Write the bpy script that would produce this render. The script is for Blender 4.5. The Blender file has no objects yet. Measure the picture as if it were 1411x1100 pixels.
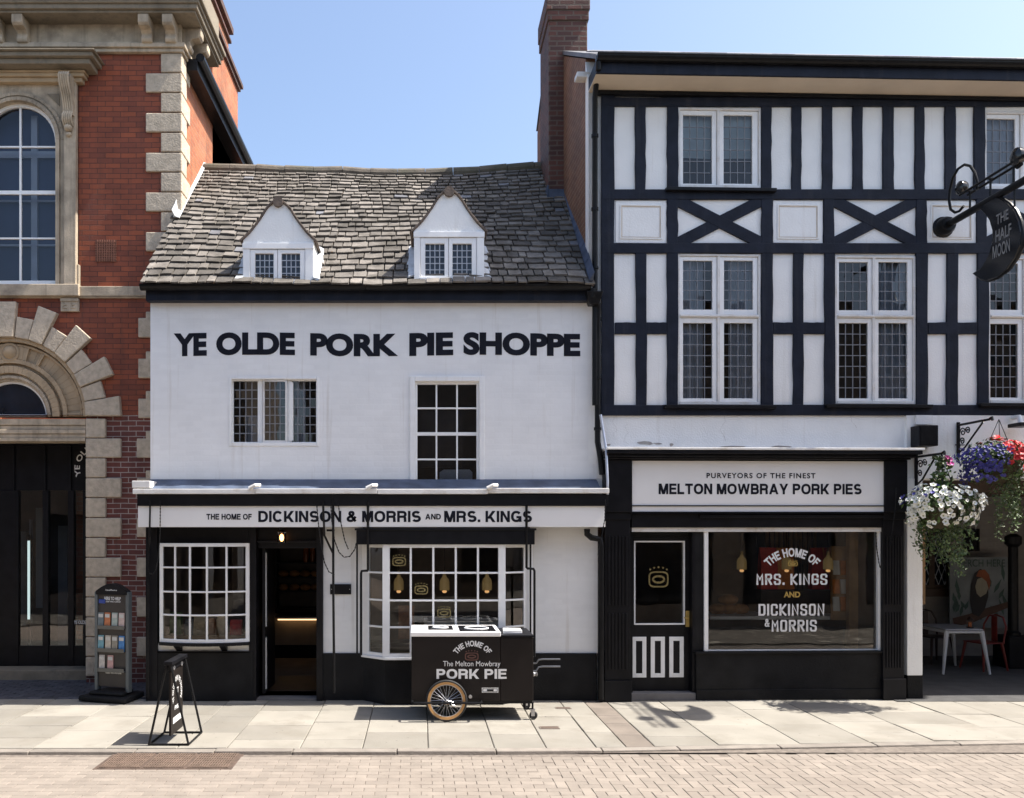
import bpy, bmesh, math, random
from mathutils import Vector, Matrix
R_ = random.Random(7)
PI = math.pi
C = bpy.context.scene.collection
SC = bpy.context.scene

# ------------------------------------------------------------------ camera, sky, sun, exposure
F = 1155.0            # focal length in photo pixels (photo 1411 x 1100)
CX, CY = 580.0, 728.0 # vanishing point of the lines square to the shop fronts
H = 2.257             # eye height
cam = bpy.data.cameras.new('camera')
cam.sensor_width = 36; cam.lens = 36 * F / 1411
cam.shift_x = (705.5 - CX) / 1411; cam.shift_y = (CY - 550) / 1411
cam.clip_start = 0.05; cam.clip_end = 2000
co = bpy.data.objects.new('camera', cam); C.objects.link(co)
co.location = (0, -11, H); co.rotation_euler = (PI / 2, 0, 0)
SC.camera = co

SUN_EL, SUN_FRONT = math.radians(57), math.radians(3.0)
w = bpy.data.worlds.new('World'); SC.world = w; w.use_nodes = True
nt = w.node_tree
bg = nt.nodes['Background']; sky = nt.nodes.new('ShaderNodeTexSky')
sky.sky_type = 'NISHITA'; sky.sun_disc = False
sky.sun_elevation = SUN_EL; sky.sun_rotation = PI / 2 + SUN_FRONT
sky.air_density = 1.0; sky.dust_density = 2.6; sky.ozone_density = 1.0
nt.links.new(sky.outputs[0], bg.inputs[0]); bg.inputs[1].default_value = 0.13
sl = bpy.data.lights.new('sun', 'SUN'); sl.energy = 5.0; sl.angle = math.radians(0.53); sl.color = (1.0, 0.95, 0.87)
so = bpy.data.objects.new('sun', sl); C.objects.link(so)
sd = Vector((math.cos(SUN_EL) * math.cos(SUN_FRONT), -math.cos(SUN_EL) * math.sin(SUN_FRONT), math.sin(SUN_EL)))
so.rotation_euler = (-sd).to_track_quat('-Z', 'Y').to_euler(); so.location = (20, -5, 30)
SC.view_settings.view_transform = 'Standard'; SC.view_settings.look = 'None'
SC.view_settings.exposure = 1.1; SC.view_settings.gamma = 1; SC.view_settings.use_curve_mapping = False
SC.render.engine = 'CYCLES'
SC.cycles.use_denoising = True
SC.cycles.max_bounces = 8; SC.cycles.transparent_max_bounces = 12
SC.cycles.caustics_reflective = False; SC.cycles.caustics_refractive = False
SC.cycles.sample_clamp_indirect = 6

# ------------------------------------------------------------------ mesh helper
ORG = {}
class MB:
    def __init__(s): s.v = []; s.f = []; s.m = []; s.mi = 0
    def add(s, vs, fs):
        b = len(s.v); s.v += [tuple(p) for p in vs]
        for f in fs: s.f.append(tuple(b + i for i in f)); s.m.append(s.mi)
    def box(s, x0, x1, y0, y1, z0, z1):
        s.add([(x0,y0,z0),(x1,y0,z0),(x1,y1,z0),(x0,y1,z0),(x0,y0,z1),(x1,y0,z1),(x1,y1,z1),(x0,y1,z1)],
              [(0,3,2,1),(4,5,6,7),(0,1,5,4),(1,2,6,5),(2,3,7,6),(3,0,4,7)])
    def hexa(s, p):   # 8 points, bottom four then top four
        s.add(p, [(0,3,2,1),(4,5,6,7),(0,1,5,4),(1,2,6,5),(2,3,7,6),(3,0,4,7)])
    def prism(s, poly, a, b, axis='y'):
        n = len(poly)
        if axis == 'y': P = [(p[0], a, p[1]) for p in poly] + [(p[0], b, p[1]) for p in poly]
        elif axis == 'x': P = [(a, p[0], p[1]) for p in poly] + [(b, p[0], p[1]) for p in poly]
        else: P = [(p[0], p[1], a) for p in poly] + [(p[0], p[1], b) for p in poly]
        s.add(P, [tuple(range(n)), tuple(range(2*n-1, n-1, -1))] + [(i, (i+1) % n, n + (i+1) % n, n + i) for i in range(n)])
    def flat(s, poly, y):
        s.add([(p[0], y, p[1]) for p in poly], [tuple(range(len(poly)))])
    def quad(s, a, b, c, d): s.add([a, b, c, d], [(0,1,2,3)])
    def tube(s, pts, r, n=8, closed=False, caps=True):
        pts = [Vector(p) for p in pts]; m = len(pts)
        rr = r if isinstance(r, (list, tuple)) else [r] * m
        vs = []; up = None
        for i, p in enumerate(pts):
            if closed: t = pts[(i+1) % m] - pts[i-1]
            elif i == 0: t = pts[1] - p
            elif i == m-1: t = p - pts[i-1]
            else: t = (pts[i+1] - p).normalized() + (p - pts[i-1]).normalized()
            t.normalize()
            if up is None:
                up = Vector((0,0,1)) if abs(t.z) < 0.9 else Vector((1,0,0))
            a = up - t * up.dot(t)
            if a.length < 1e-4: a = t.orthogonal()
            a.normalize(); up = a; b = t.cross(a)
            for k in range(n):
                an = 2*PI*k/n
                vs.append(p + (a*math.cos(an) + b*math.sin(an)) * rr[i])
        fs = []
        for i in range(m if closed else m-1):
            j = (i+1) % m
            for k in range(n):
                l = (k+1) % n
                fs.append((i*n+k, i*n+l, j*n+l, j*n+k))
        if not closed and caps: fs += [tuple(range(n-1,-1,-1)), tuple(range((m-1)*n, m*n))]
        s.add(vs, fs)
    def lathe(s, prof, c=(0,0,0), n=24, axis='z', caps=True):
        vs = []; m = len(prof)
        for r, h in prof:
            for k in range(n):
                a = 2*PI*k/n; x, y = r*math.cos(a), r*math.sin(a)
                p = (x, y, h) if axis == 'z' else ((x, h, y) if axis == 'y' else (h, x, y))
                vs.append((c[0]+p[0], c[1]+p[1], c[2]+p[2]))
        fs = [(i*n+k, i*n+(k+1) % n, (i+1)*n+(k+1) % n, (i+1)*n+k) for i in range(m-1) for k in range(n)]
        if caps and prof[0][0] > 1e-6: fs.append(tuple(range(n-1,-1,-1)))
        if caps and prof[-1][0] > 1e-6: fs.append(tuple(range((m-1)*n, m*n)))
        s.add(vs, fs)
    def torus(s, c, R, r, n=32, k=8, axis='y'):
        pts = []
        for i in range(n):
            a = 2*PI*i/n; x, y = R*math.cos(a), R*math.sin(a)
            p = (x, 0, y) if axis == 'y' else ((0, x, y) if axis == 'x' else (x, y, 0))
            pts.append((c[0]+p[0], c[1]+p[1], c[2]+p[2]))
        s.tube(pts, r, k, closed=True)
    def ball(s, c, r, n=12, m=8):
        rx, ry, rz = r if isinstance(r, (tuple, list)) else (r, r, r)
        prof = [(math.sin(PI*i/m), -math.cos(PI*i/m)) for i in range(m+1)]
        b = len(s.v); s.lathe([(max(p[0], 1e-4), p[1]) for p in prof], (0,0,0), n)
        for i in range(b, len(s.v)):
            x, y, z = s.v[i]; s.v[i] = (c[0]+x*rx, c[1]+y*ry, c[2]+z*rz)
    def build_each(s, name, mats, parent, **k):
        up = list(range(len(s.v)))
        def find(a):
            while up[a] != a: up[a] = up[up[a]]; a = up[a]
            return a
        for f in s.f:
            for q in f[1:]: up[find(q)] = find(f[0])
        grp = {}
        for f in s.f: grp.setdefault(find(f[0]), []).append(f)
        for fs in grp.values():
            m = MB(); ix = {}
            for f in fs:
                for q in f:
                    if q not in ix: ix[q] = len(m.v); m.v.append(s.v[q])
                m.f.append(tuple(ix[q] for q in f)); m.m.append(0)
            m.build(name, mats, parent, **k)
    def build(s, name, mats, parent=None, origin=None, bevel=0, smooth=False, seg=2, recalc=True):
        O = Vector(origin) if origin is not None else (ORG[parent.name] if parent else Vector((0,0,0)))
        me = bpy.data.meshes.new(name)
        me.from_pydata([tuple(Vector(p) - O) for p in s.v], [], s.f)
        mats = mats if isinstance(mats, (list, tuple)) else [mats]
        for m in mats: me.materials.append(m)
        for p, i in zip(me.polygons, s.m): p.material_index = i
        if recalc:
            bm = bmesh.new(); bm.from_mesh(me); bmesh.ops.recalc_face_normals(bm, faces=bm.faces); bm.to_mesh(me); bm.free()
        if smooth:
            me.polygons.foreach_set('use_smooth', [True] * len(me.polygons))
            try: me.set_sharp_from_angle(angle=math.radians(40))
            except Exception: pass
        o = bpy.data.objects.new(name, me); C.objects.link(o)
        if parent: o.parent = parent
        else: o.location = O
        ORG[o.name] = O
        if bevel:
            b = o.modifiers.new('bevel', 'BEVEL'); b.width = bevel; b.segments = seg; b.limit_method = 'ANGLE'; b.angle_limit = math.radians(40)
        return o

def tag(o, label=None, cat=None, group=None, kind=None):
    if label: o['label'] = label
    if cat: o['category'] = cat
    if group: o['group'] = group
    if kind: o['kind'] = kind
    return o
def thing(name, label, cat, loc=(0,0,0), group=None, rz=0, local=False):
    o = bpy.data.objects.new(name, None); C.objects.link(o)
    o.location = loc; o.rotation_euler = (0, 0, rz); o.empty_display_size = 0.2
    ORG[o.name] = Vector((0,0,0)) if local else Vector(loc)
    return tag(o, label, cat, group)

# ------------------------------------------------------------------ materials
MATS = {}
def new_mat(name):
    m = bpy.data.materials.new(name); m.use_nodes = True
    n = m.node_tree.nodes; l = m.node_tree.links
    return m, n, l, n['Principled BSDF']
def streaks(n, l, tc, out, col, amt, lo=.56):
    mp = n.new('ShaderNodeMapping'); mp.inputs['Scale'].default_value = (9, 9, .45); l.new(tc.outputs['Object'], mp.inputs[0])
    q = n.new('ShaderNodeTexNoise'); q.inputs['Scale'].default_value = 1.0; q.inputs['Detail'].default_value = 7; q.inputs['Roughness'].default_value = .62; l.new(mp.outputs[0], q.inputs['Vector'])
    r = n.new('ShaderNodeMapRange'); r.inputs['From Min'].default_value = lo; r.inputs['From Max'].default_value = lo+.22; r.inputs['To Max'].default_value = amt; l.new(q.outputs['Fac'], r.inputs[0])
    m = n.new('ShaderNodeMix'); m.data_type = 'RGBA'; l.new(r.outputs[0], m.inputs[0]); l.new(out, m.inputs[6]); m.inputs[7].default_value = (*col, 1); return m.outputs[2]
def specks(n, l, tc, out, col, scale, size):
    v = n.new('ShaderNodeTexVoronoi'); v.inputs['Scale'].default_value = scale; l.new(tc.outputs['Object'], v.inputs['Vector'])
    r = n.new('ShaderNodeMapRange'); r.inputs['From Min'].default_value = size; r.inputs['From Max'].default_value = size*.55; r.inputs['To Max'].default_value = .75; l.new(v.outputs['Distance'], r.inputs[0])
    m = n.new('ShaderNodeMix'); m.data_type = 'RGBA'; l.new(r.outputs[0], m.inputs[0]); l.new(out, m.inputs[6]); m.inputs[7].default_value = (*col, 1); return m.outputs[2]
def mat(name, col, rough=0.6, var=0.15, scale=6.0, bump=0.0, bscale=40.0, metal=0.0, island=0.0, coat=0.0, detail=6.0, dirt=None, dirt_scale=1.2, spec=None, streak=None, speck=None):
    if name in MATS: return MATS[name]
    m, n, l, b = new_mat(name)
    tc = n.new('ShaderNodeTexCoord')
    nz = n.new('ShaderNodeTexNoise'); nz.inputs['Scale'].default_value = scale; nz.inputs['Detail'].default_value = detail
    l.new(tc.outputs['Object'], nz.inputs['Vector'])
    rp = n.new('ShaderNodeValToRGB')
    c = Vector(col)
    rp.color_ramp.elements[0].position = 0.3; rp.color_ramp.elements[1].position = 0.7
    rp.color_ramp.elements[0].color = (*(c * (1 - var)), 1); rp.color_ramp.elements[1].color = (*[min(1, x) for x in c * (1 + var)], 1)
    l.new(nz.outputs['Fac'], rp.inputs[0]); out = rp.outputs[0]
    if island:
        g = n.new('ShaderNodeNewGeometry'); mr = n.new('ShaderNodeMapRange')
        mr.inputs['To Min'].default_value = 1 - island; mr.inputs['To Max'].default_value = 1 + island
        l.new(g.outputs['Random Per Island'], mr.inputs['Value'])
        mx = n.new('ShaderNodeVectorMath'); mx.operation = 'SCALE'
        l.new(out, mx.inputs[0]); l.new(mr.outputs[0], mx.inputs['Scale']); out = mx.outputs[0]
    if dirt:
        n2 = n.new('ShaderNodeTexNoise'); n2.inputs['Scale'].default_value = dirt_scale; n2.inputs['Detail'].default_value = 8; n2.inputs['Roughness'].default_value = 0.65
        l.new(tc.outputs['Object'], n2.inputs['Vector'])
        r2 = n.new('ShaderNodeValToRGB'); r2.color_ramp.elements[0].position = 0.5; r2.color_ramp.elements[1].position = 0.78
        l.new(n2.outputs['Fac'], r2.inputs[0])
        mx = n.new('ShaderNodeMix'); mx.data_type = 'RGBA'
        l.new(r2.outputs[0], mx.inputs[0]); l.new(out, mx.inputs[6]); mx.inputs[7].default_value = (*dirt, 1); out = mx.outputs[2]
    if streak: out = streaks(n, l, tc, out, *streak)
    if speck: out = specks(n, l, tc, out, *speck)
    l.new(out, b.inputs['Base Color'])
    b.inputs['Roughness'].default_value = rough; b.inputs['Metallic'].default_value = metal
    if spec is not None: b.inputs['Specular IOR Level'].default_value = spec
    if coat: b.inputs['Coat Weight'].default_value = coat; b.inputs['Coat Roughness'].default_value = 0.08
    if bump:
        n3 = n.new('ShaderNodeTexNoise'); n3.inputs['Scale'].default_value = bscale; n3.inputs['Detail'].default_value = 4
        l.new(tc.outputs['Object'], n3.inputs['Vector'])
        bp = n.new('ShaderNodeBump'); bp.inputs['Strength'].default_value = bump; bp.inputs['Distance'].default_value = 0.01
        l.new(n3.outputs['Fac'], bp.inputs['Height']); l.new(bp.outputs[0], b.inputs['Normal'])
    MATS[name] = m; return m
def brick(name, c1, c2, mortar, ms=0.006, bw=0.225, rh=0.075, bump=0.5, painted=False, stain=None):
    if name in MATS: return MATS[name]
    m, n, l, b = new_mat(name)
    tc = n.new('ShaderNodeTexCoord'); sp = n.new('ShaderNodeSeparateXYZ'); l.new(tc.outputs['Object'], sp.inputs[0])
    ad = n.new('ShaderNodeMath'); ad.operation = 'ADD'; l.new(sp.outputs[0], ad.inputs[0]); l.new(sp.outputs[1], ad.inputs[1])
    cb = n.new('ShaderNodeCombineXYZ'); l.new(ad.outputs[0], cb.inputs[0]); l.new(sp.outputs[2], cb.inputs[1])
    nzw = n.new('ShaderNodeTexNoise'); nzw.inputs['Scale'].default_value = 5; l.new(tc.outputs['Object'], nzw.inputs['Vector'])
    vs = n.new('ShaderNodeVectorMath'); vs.operation = 'SCALE'; vs.inputs['Scale'].default_value = 0.03 if painted else 0.012
    l.new(nzw.outputs['Color'], vs.inputs[0])
    va = n.new('ShaderNodeVectorMath'); l.new(cb.outputs[0], va.inputs[0]); l.new(vs.outputs[0], va.inputs[1])
    bt = n.new('ShaderNodeTexBrick'); l.new(va.outputs[0], bt.inputs['Vector'])
    bt.inputs['Scale'].default_value = 1; bt.inputs['Brick Width'].default_value = bw; bt.inputs['Row Height'].default_value = rh
    bt.inputs['Mortar Size'].default_value = ms; bt.inputs['Mortar Smooth'].default_value = 0.4 if painted else 0.15; bt.inputs['Bias'].default_value = 0.0
    bt.inputs['Color1'].default_value = (*c1, 1); bt.inputs['Color2'].default_value = (*c2, 1); bt.inputs['Mortar'].default_value = (*mortar, 1)
    nz = n.new('ShaderNodeTexNoise'); nz.inputs['Scale'].default_value = 2.2 ; nz.inputs['Detail'].default_value = 8; nz.inputs['Roughness'].default_value = 0.6
    l.new(tc.outputs['Object'], nz.inputs['Vector'])
    mr = n.new('ShaderNodeMapRange'); mr.inputs['From Min'].default_value = 0.3; mr.inputs['From Max'].default_value = 0.7
    mr.inputs['To Min'].default_value = 0.95 if painted else 0.72; mr.inputs['To Max'].default_value = 1.03 if painted else 1.2
    l.new(nz.outputs['Fac'], mr.inputs[0])
    mx = n.new('ShaderNodeVectorMath'); mx.operation = 'SCALE'; l.new(bt.outputs['Color'], mx.inputs[0]); l.new(mr.outputs[0], mx.inputs['Scale'])
    out = mx.outputs[0]
    if stain:
        n2 = n.new('ShaderNodeTexNoise'); n2.inputs['Scale'].default_value = 1.6; n2.inputs['Detail'].default_value = 10; n2.inputs['Roughness'].default_value = 0.7
        l.new(tc.outputs['Object'], n2.inputs['Vector'])
        r2 = n.new('ShaderNodeValToRGB'); r2.color_ramp.elements[0].position = 0.55; r2.color_ramp.elements[1].position = 0.85
        l.new(n2.outputs['Fac'], r2.inputs[0])
        mm = n.new('ShaderNodeMix'); mm.data_type = 'RGBA'; l.new(r2.outputs[0], mm.inputs[0]); l.new(out, mm.inputs[6]); mm.inputs[7].default_value = (*stain, 1); out = mm.outputs[2]
    if painted: out = streaks(n, l, tc, out, (.48,.42,.34), .5, .575)
    else: out = streaks(n, l, tc, out, (.05,.03,.025), .45, .54)
    l.new(out, b.inputs['Base Color']); b.inputs['Roughness'].default_value = 0.75 if not painted else 0.6
    nf = n.new('ShaderNodeTexNoise'); nf.inputs['Scale'].default_value = 60 if not painted else 22; nf.inputs['Detail'].default_value = 5; l.new(tc.outputs['Object'], nf.inputs['Vector'])
    inv = n.new('ShaderNodeMath'); inv.operation = 'MULTIPLY_ADD'; inv.inputs[1].default_value = -1.0 if not painted else -0.12; l.new(bt.outputs['Fac'], inv.inputs[0]); 
    ml = n.new('ShaderNodeMath'); ml.operation = 'MULTIPLY'; ml.inputs[1].default_value = 0.5; l.new(nf.outputs['Fac'], ml.inputs[0]); l.new(ml.outputs[0], inv.inputs[2])
    bp = n.new('ShaderNodeBump'); bp.inputs['Strength'].default_value = bump; bp.inputs['Distance'].default_value = 0.008
    l.new(inv.outputs[0], bp.inputs['Height']); l.new(bp.outputs[0], b.inputs['Normal'])
    MATS[name] = m; return m
def glass(name, tint=(0.6,0.65,0.7), refl=1.0, ior=1.5):
    if name in MATS: return MATS[name]
    m, n, l, b = new_mat(name); n.remove(b)
    o = n['Material Output']; t = n.new('ShaderNodeBsdfTransparent'); t.inputs[0].default_value = (*tint, 1)
    g = n.new('ShaderNodeBsdfGlossy'); g.inputs['Roughness'].default_value = 0.015; g.inputs[0].default_value = (refl, refl, refl, 1)
    tc = n.new('ShaderNodeTexCoord'); nz = n.new('ShaderNodeTexNoise'); nz.inputs['Scale'].default_value = 2.5; nz.inputs['Detail'].default_value = 1
    l.new(tc.outputs['Object'], nz.inputs['Vector'])
    bp = n.new('ShaderNodeBump'); bp.inputs['Strength'].default_value = 0.06; bp.inputs['Distance'].default_value = 0.02
    l.new(nz.outputs['Fac'], bp.inputs['Height']); l.new(bp.outputs[0], g.inputs['Normal'])
    fr = n.new('ShaderNodeFresnel'); fr.inputs[0].default_value = ior
    k = n.new('ShaderNodeMath'); k.operation = 'MULTIPLY'; k.inputs[1].default_value = 1.15; k.use_clamp = True; l.new(fr.outputs[0], k.inputs[0])
    mx = n.new('ShaderNodeMixShader'); l.new(k.outputs[0], mx.inputs[0]); l.new(t.outputs[0], mx.inputs[1]); l.new(g.outputs[0], mx.inputs[2])
    l.new(mx.outputs[0], o.inputs[0]); MATS[name] = m; return m
def emit(name, col, st):
    if name in MATS: return MATS[name]
    m, n, l, b = new_mat(name)
    b.inputs['Base Color'].default_value = (*col, 1); b.inputs['Emission Color'].default_value = (*col, 1); b.inputs['Emission Strength'].default_value = st
    MATS[name] = m; return m

white_wall = brick('white_painted_brick', (0.87,0.87,0.86), (0.83,0.83,0.82), (0.85,0.85,0.84), 0.012, bump=0.5, painted=True)
white_render = mat('white_render', (0.87,0.87,0.85), 0.65, 0.04, 3, 0.4, 45, streak=((.48,.43,.36), .45, .58))
white_paint = mat('white_gloss_paint', (0.87,0.87,0.86), 0.35, 0.04, 8, 0.06, 30)
white_worn = mat('white_worn_paint', (0.76,0.75,0.73), 0.45, 0.08, 8, 0.1, 30, dirt=(0.45,0.38,0.30), dirt_scale=4)
sign_white = mat('sign_white', (0.88,0.87,0.85), 0.4, 0.03, 2)
cream = mat('cream_cove', (0.62,0.53,0.42), 0.6, 0.08, 2, 0.1, 30)
navy = mat('navy_timber_paint', (0.012,0.015,0.026), 0.5, 0.3, 5, 0.3, 25, spec=0.18, streak=((.05,.05,.055), .5, .55))
black = mat('black_gloss_paint', (0.008,0.008,0.010), 0.4, 0.3, 6, 0.08, 20, spec=0.18)
black_rough = mat('black_painted_render', (0.010,0.010,0.011), 0.6, 0.35, 4, 0.5, 45, spec=0.18)
iron = mat('black_iron', (0.010,0.010,0.011), 0.35, 0.3, 12, 0.15, 40, spec=0.18)
lettering_m = mat('dark_lettering_paint', (0.010,0.011,0.018), 0.6, 0.25, 10, spec=0.15)
lettering_w = mat('white_lettering', (0.75,0.75,0.75), 0.5, 0.05, 10)
gold = mat('gold_lettering', (0.45,0.30,0.08), 0.4, 0.15, 10)
gold_dim = mat('dull_gold_emblem', (0.20,0.155,0.055), 0.5, 0.2, 20)
stone = mat('buff_stone', (0.47,0.385,0.28), 0.8, 0.22, 5, 0.4, 60, streak=((.12,.10,.075), .6, .52), dirt=(0.16,0.13,0.10), dirt_scale=2.2)
stone_v = mat('vermiculated_stone', (0.50,0.42,0.32), 0.85, 0.18, 14, 1.0, 38)
stone_dark = mat('weathered_stone', (0.24,0.20,0.145), 0.85, 0.35, 3, 0.5, 40, dirt=(0.06,0.055,0.045), dirt_scale=3)
stone_warm = mat('warm_carved_stone', (0.42,0.315,0.20), 0.8, 0.2, 4, 0.3, 60)
red_brick = brick('red_rubbed_brick', (0.30,0.075,0.030), (0.19,0.050,0.026), (0.095,0.032,0.020), 0.005, bump=0.6, stain=(0.16,0.05,0.035))
low_brick = brick('dark_red_brick', (0.16,0.045,0.032), (0.12,0.036,0.03), (0.36,0.31,0.28), 0.006, bump=0.5)
side_brick = brick('orange_side_brick', (0.42,0.14,0.055), (0.34,0.10,0.04), (0.33,0.18,0.10), 0.007, bump=0.9, stain=(0.32,0.2,0.13))
stack_brick = brick('chimney_brick', (0.13,0.045,0.03), (0.06,0.026,0.022), (0.12,0.085,0.065), 0.012, bump=0.9, stain=(0.06,0.03,0.025))
gable_brick = brick('gable_brick', (0.22,0.10,0.05), (0.16,0.07,0.04), (0.26,0.17,0.10), 0.008, bump=0.6)
slate_m = mat('stone_slate', (0.155,0.139,0.122), 0.9, 0.30, 7, 0.8, 45, island=0.42, dirt=(0.062,0.055,0.042), dirt_scale=2.2, speck=((.11,.055,.018), 3.2, .05), spec=0.25)
slate_blue = mat('blue_slate', (0.15,0.15,0.16), 0.6, 0.2, 6, 0.3, 40, island=0.2)
ridge_m = mat('clay_ridge_tile', (0.12,0.10,0.078), 0.85, 0.35, 7, 0.5, 40, dirt=(0.08,0.085,0.05))
verge_m = mat('brown_clay_tile', (0.115,0.085,0.066), 0.8, 0.3, 10, 0.5, 40)
lead = mat('lead_sheet', (0.075,0.095,0.14), 0.6, 0.3, 5, 0.25, 15, spec=0.2)
lead_pale = mat('pale_lead', (0.5,0.52,0.54), 0.5, 0.2, 8, 0.2, 20)
came = mat('lead_came', (0.20,0.21,0.23), 0.5, 0.1, 20)
came_pale = mat('pale_lead_came', (0.42,0.45,0.50), 0.5, 0.1, 20)
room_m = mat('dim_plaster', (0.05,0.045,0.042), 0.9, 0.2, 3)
room_w = mat('shop_inner_wall', (0.20,0.155,0.115), 0.8, 0.2, 3)
curtain_m = mat('grey_net_curtain', (0.62,0.63,0.66), 0.9, 0.12, 4)
blind_m = mat('pale_green_blind', (0.66,0.74,0.72), 0.9, 0.08, 3)
wood = mat('oak_boards', (0.46,0.28,0.14), 0.5, 0.3, 4, 0.2, 30)
wood_dark = mat('dark_wood', (0.05,0.03,0.02), 0.5, 0.3, 6, 0.2, 30)
pane = glass('window_glass', (0.72,0.75,0.78))
pane_shop = glass('shop_glass', (0.86,0.87,0.86))
pane_blue = mat('dark_pane', (0.012,0.016,0.026), 0.06, 0.4, 3)
flag_m = mat('york_flagstone', (0.242,0.224,0.192), 0.8, 0.1, 2.0, 0.25, 50, island=0.17, dirt=(0.185,0.165,0.135), dirt_scale=1.8, speck=((.10,.09,.08), 6.0, .075))
flag_brown = mat('brown_flagstone', (0.165,0.138,0.115), 0.8, 0.15, 4, 0.3, 50, island=0.12)
kerb_m = mat('kerb_granite', (0.21,0.185,0.16), 0.8, 0.15, 6, 0.4, 60, island=0.12)
paver_m = mat('buff_paver', (0.222,0.190,0.160), 0.85, 0.10, 5, 0.3, 80, island=0.10, speck=((.12,.095,.08), 5.0, .07), dirt=(0.187,0.156,0.13), dirt_scale=1.0)
joint_m = mat('joint_sand', (0.15,0.126,0.106), 0.95, 0.3, 20)
paver_far = brick('buff_paver_far', (0.45,0.365,0.295), (0.41,0.33,0.265), (0.22,0.175,0.14), 0.005, 0.2, 0.1, 0.2)
bluebrick = mat('blue_paver', (0.055,0.055,0.065), 0.6, 0.3, 6, 0.4, 60, island=0.25)
concrete = mat('grey_concrete', (0.16,0.15,0.145), 0.85, 0.2, 3, 0.4, 40)
rust = mat('rusty_iron', (0.095,0.065,0.05), 0.7, 0.3, 9, 0.5, 60)
cart_m = mat('cart_brown_black', (0.016,0.0125,0.0115), 0.45, 0.15, 3, 0.05, 60, spec=0.18)
steel = mat('bright_steel', (0.5,0.5,0.52), 0.3, 0.1, 10, metal=0.9)
tan = mat('tan_tyre_wall', (0.50,0.27,0.10), 0.6, 0.15, 12)
rubber = mat('black_rubber', (0.014,0.014,0.015), 0.7, 0.2, 20)
leaf_m = mat('basket_leaf', (0.055,0.10,0.022), 0.55, 0.35, 12, island=0.5)
leaf_l = mat('trailing_leaf', (0.075,0.115,0.035), 0.55, 0.35, 12, island=0.5)
petal_w = mat('white_petal', (0.80,0.80,0.74), 0.6, 0.06, 20, island=0.08)
petal_c = mat('petal_throat', (0.30,0.32,0.10), 0.6, 0.2, 20)
petal_b = mat('blue_lobelia_petal', (0.055,0.05,0.24), 0.6, 0.25, 20, island=0.35)
petal_r = mat('red_geranium_petal', (0.58,0.015,0.02), 0.55, 0.25, 20, island=0.3)
petal_p = mat('pink_petal', (0.55,0.06,0.30), 0.55, 0.2, 20, island=0.2)

# ------------------------------------------------------------------ lettering
def glyphs(body, weight=0.0, spacing=1.0, shear=0.0):
    if weight > 0 and 'M' in body and len(body) > 1:      # bold capital M drawn by hand, the rest set around it
        def wd(t): q = [v[0] for v in glyphs(t, weight, spacing)[0]]; return min(q), max(q)
        i0, i1 = wd('I'); st = i1-i0; hh = max(v[1] for v in glyphs('I', weight)[0]); h0 = min(v[1] for v in glyphs('I', weight)[0])
        base = wd('HH')[1]; V, Fc = [], []; x = 0
        for ch in body:
            if ch == ' ': x += .30*spacing; continue
            if ch == 'M':
                w_ = .80; a = i0
                P = [(0,0),(0,1),(1.45*st,1),(w_/2,.33),(w_-1.45*st,1),(w_,1),(w_,0),(w_-.95*st,0),(w_-.95*st,.66),(w_/2+.42*st,0),(w_/2-.42*st,0),(.95*st,.66),(.95*st,0)]
                b = len(V); V += [(x+a+p[0], h0+p[1]*(hh-h0)) for p in P]; Fc.append(tuple(range(b, b+13))[::-1]); x += w_+2*a+.02
                continue
            v, f = glyphs(ch, weight); adv = wd('H'+ch+'H')[1]-base
            b = len(V); V += [(x+p[0], p[1]) for p in v]; Fc += [tuple(b+i for i in q) for q in f]; x += adv
        return V, Fc
    cu = bpy.data.curves.new('t', 'FONT'); cu.body = body; cu.size = 1; cu.offset = weight; cu.space_character = spacing; cu.shear = shear
    cu.resolution_u = 6
    ob = bpy.data.objects.new('t', cu); C.objects.link(ob)
    dg = bpy.context.evaluated_depsgraph_get(); ev = ob.evaluated_get(dg); me = ev.to_mesh()
    vs = [(v.co.x, v.co.y) for v in me.vertices]; fs = [tuple(p.vertices) for p in me.polygons]
    ev.to_mesh_clear(); bpy.data.objects.remove(ob); bpy.data.curves.remove(cu)
    return vs, fs
def fit(vs, x0, x1, z0, z1):
    a = min(v[0] for v in vs); b = max(v[0] for v in vs); c = min(v[1] for v in vs); d = max(v[1] for v in vs)
    return [(x0 + (v[0]-a)/(b-a)*(x1-x0), z0 + (v[1]-c)/(d-c)*(z1-z0)) for v in vs]
def write(mb, body, x0, x1, z0, z1, f, weight=0.02, spacing=1.0, shear=0.0, glyph=None):
    vs, fs = (glyph or glyphs)(body, weight, spacing, shear) if glyph is None else glyph
    mb.add([f(*p) for p in fit(vs, x0, x1, z0, z1)], fs)
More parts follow.
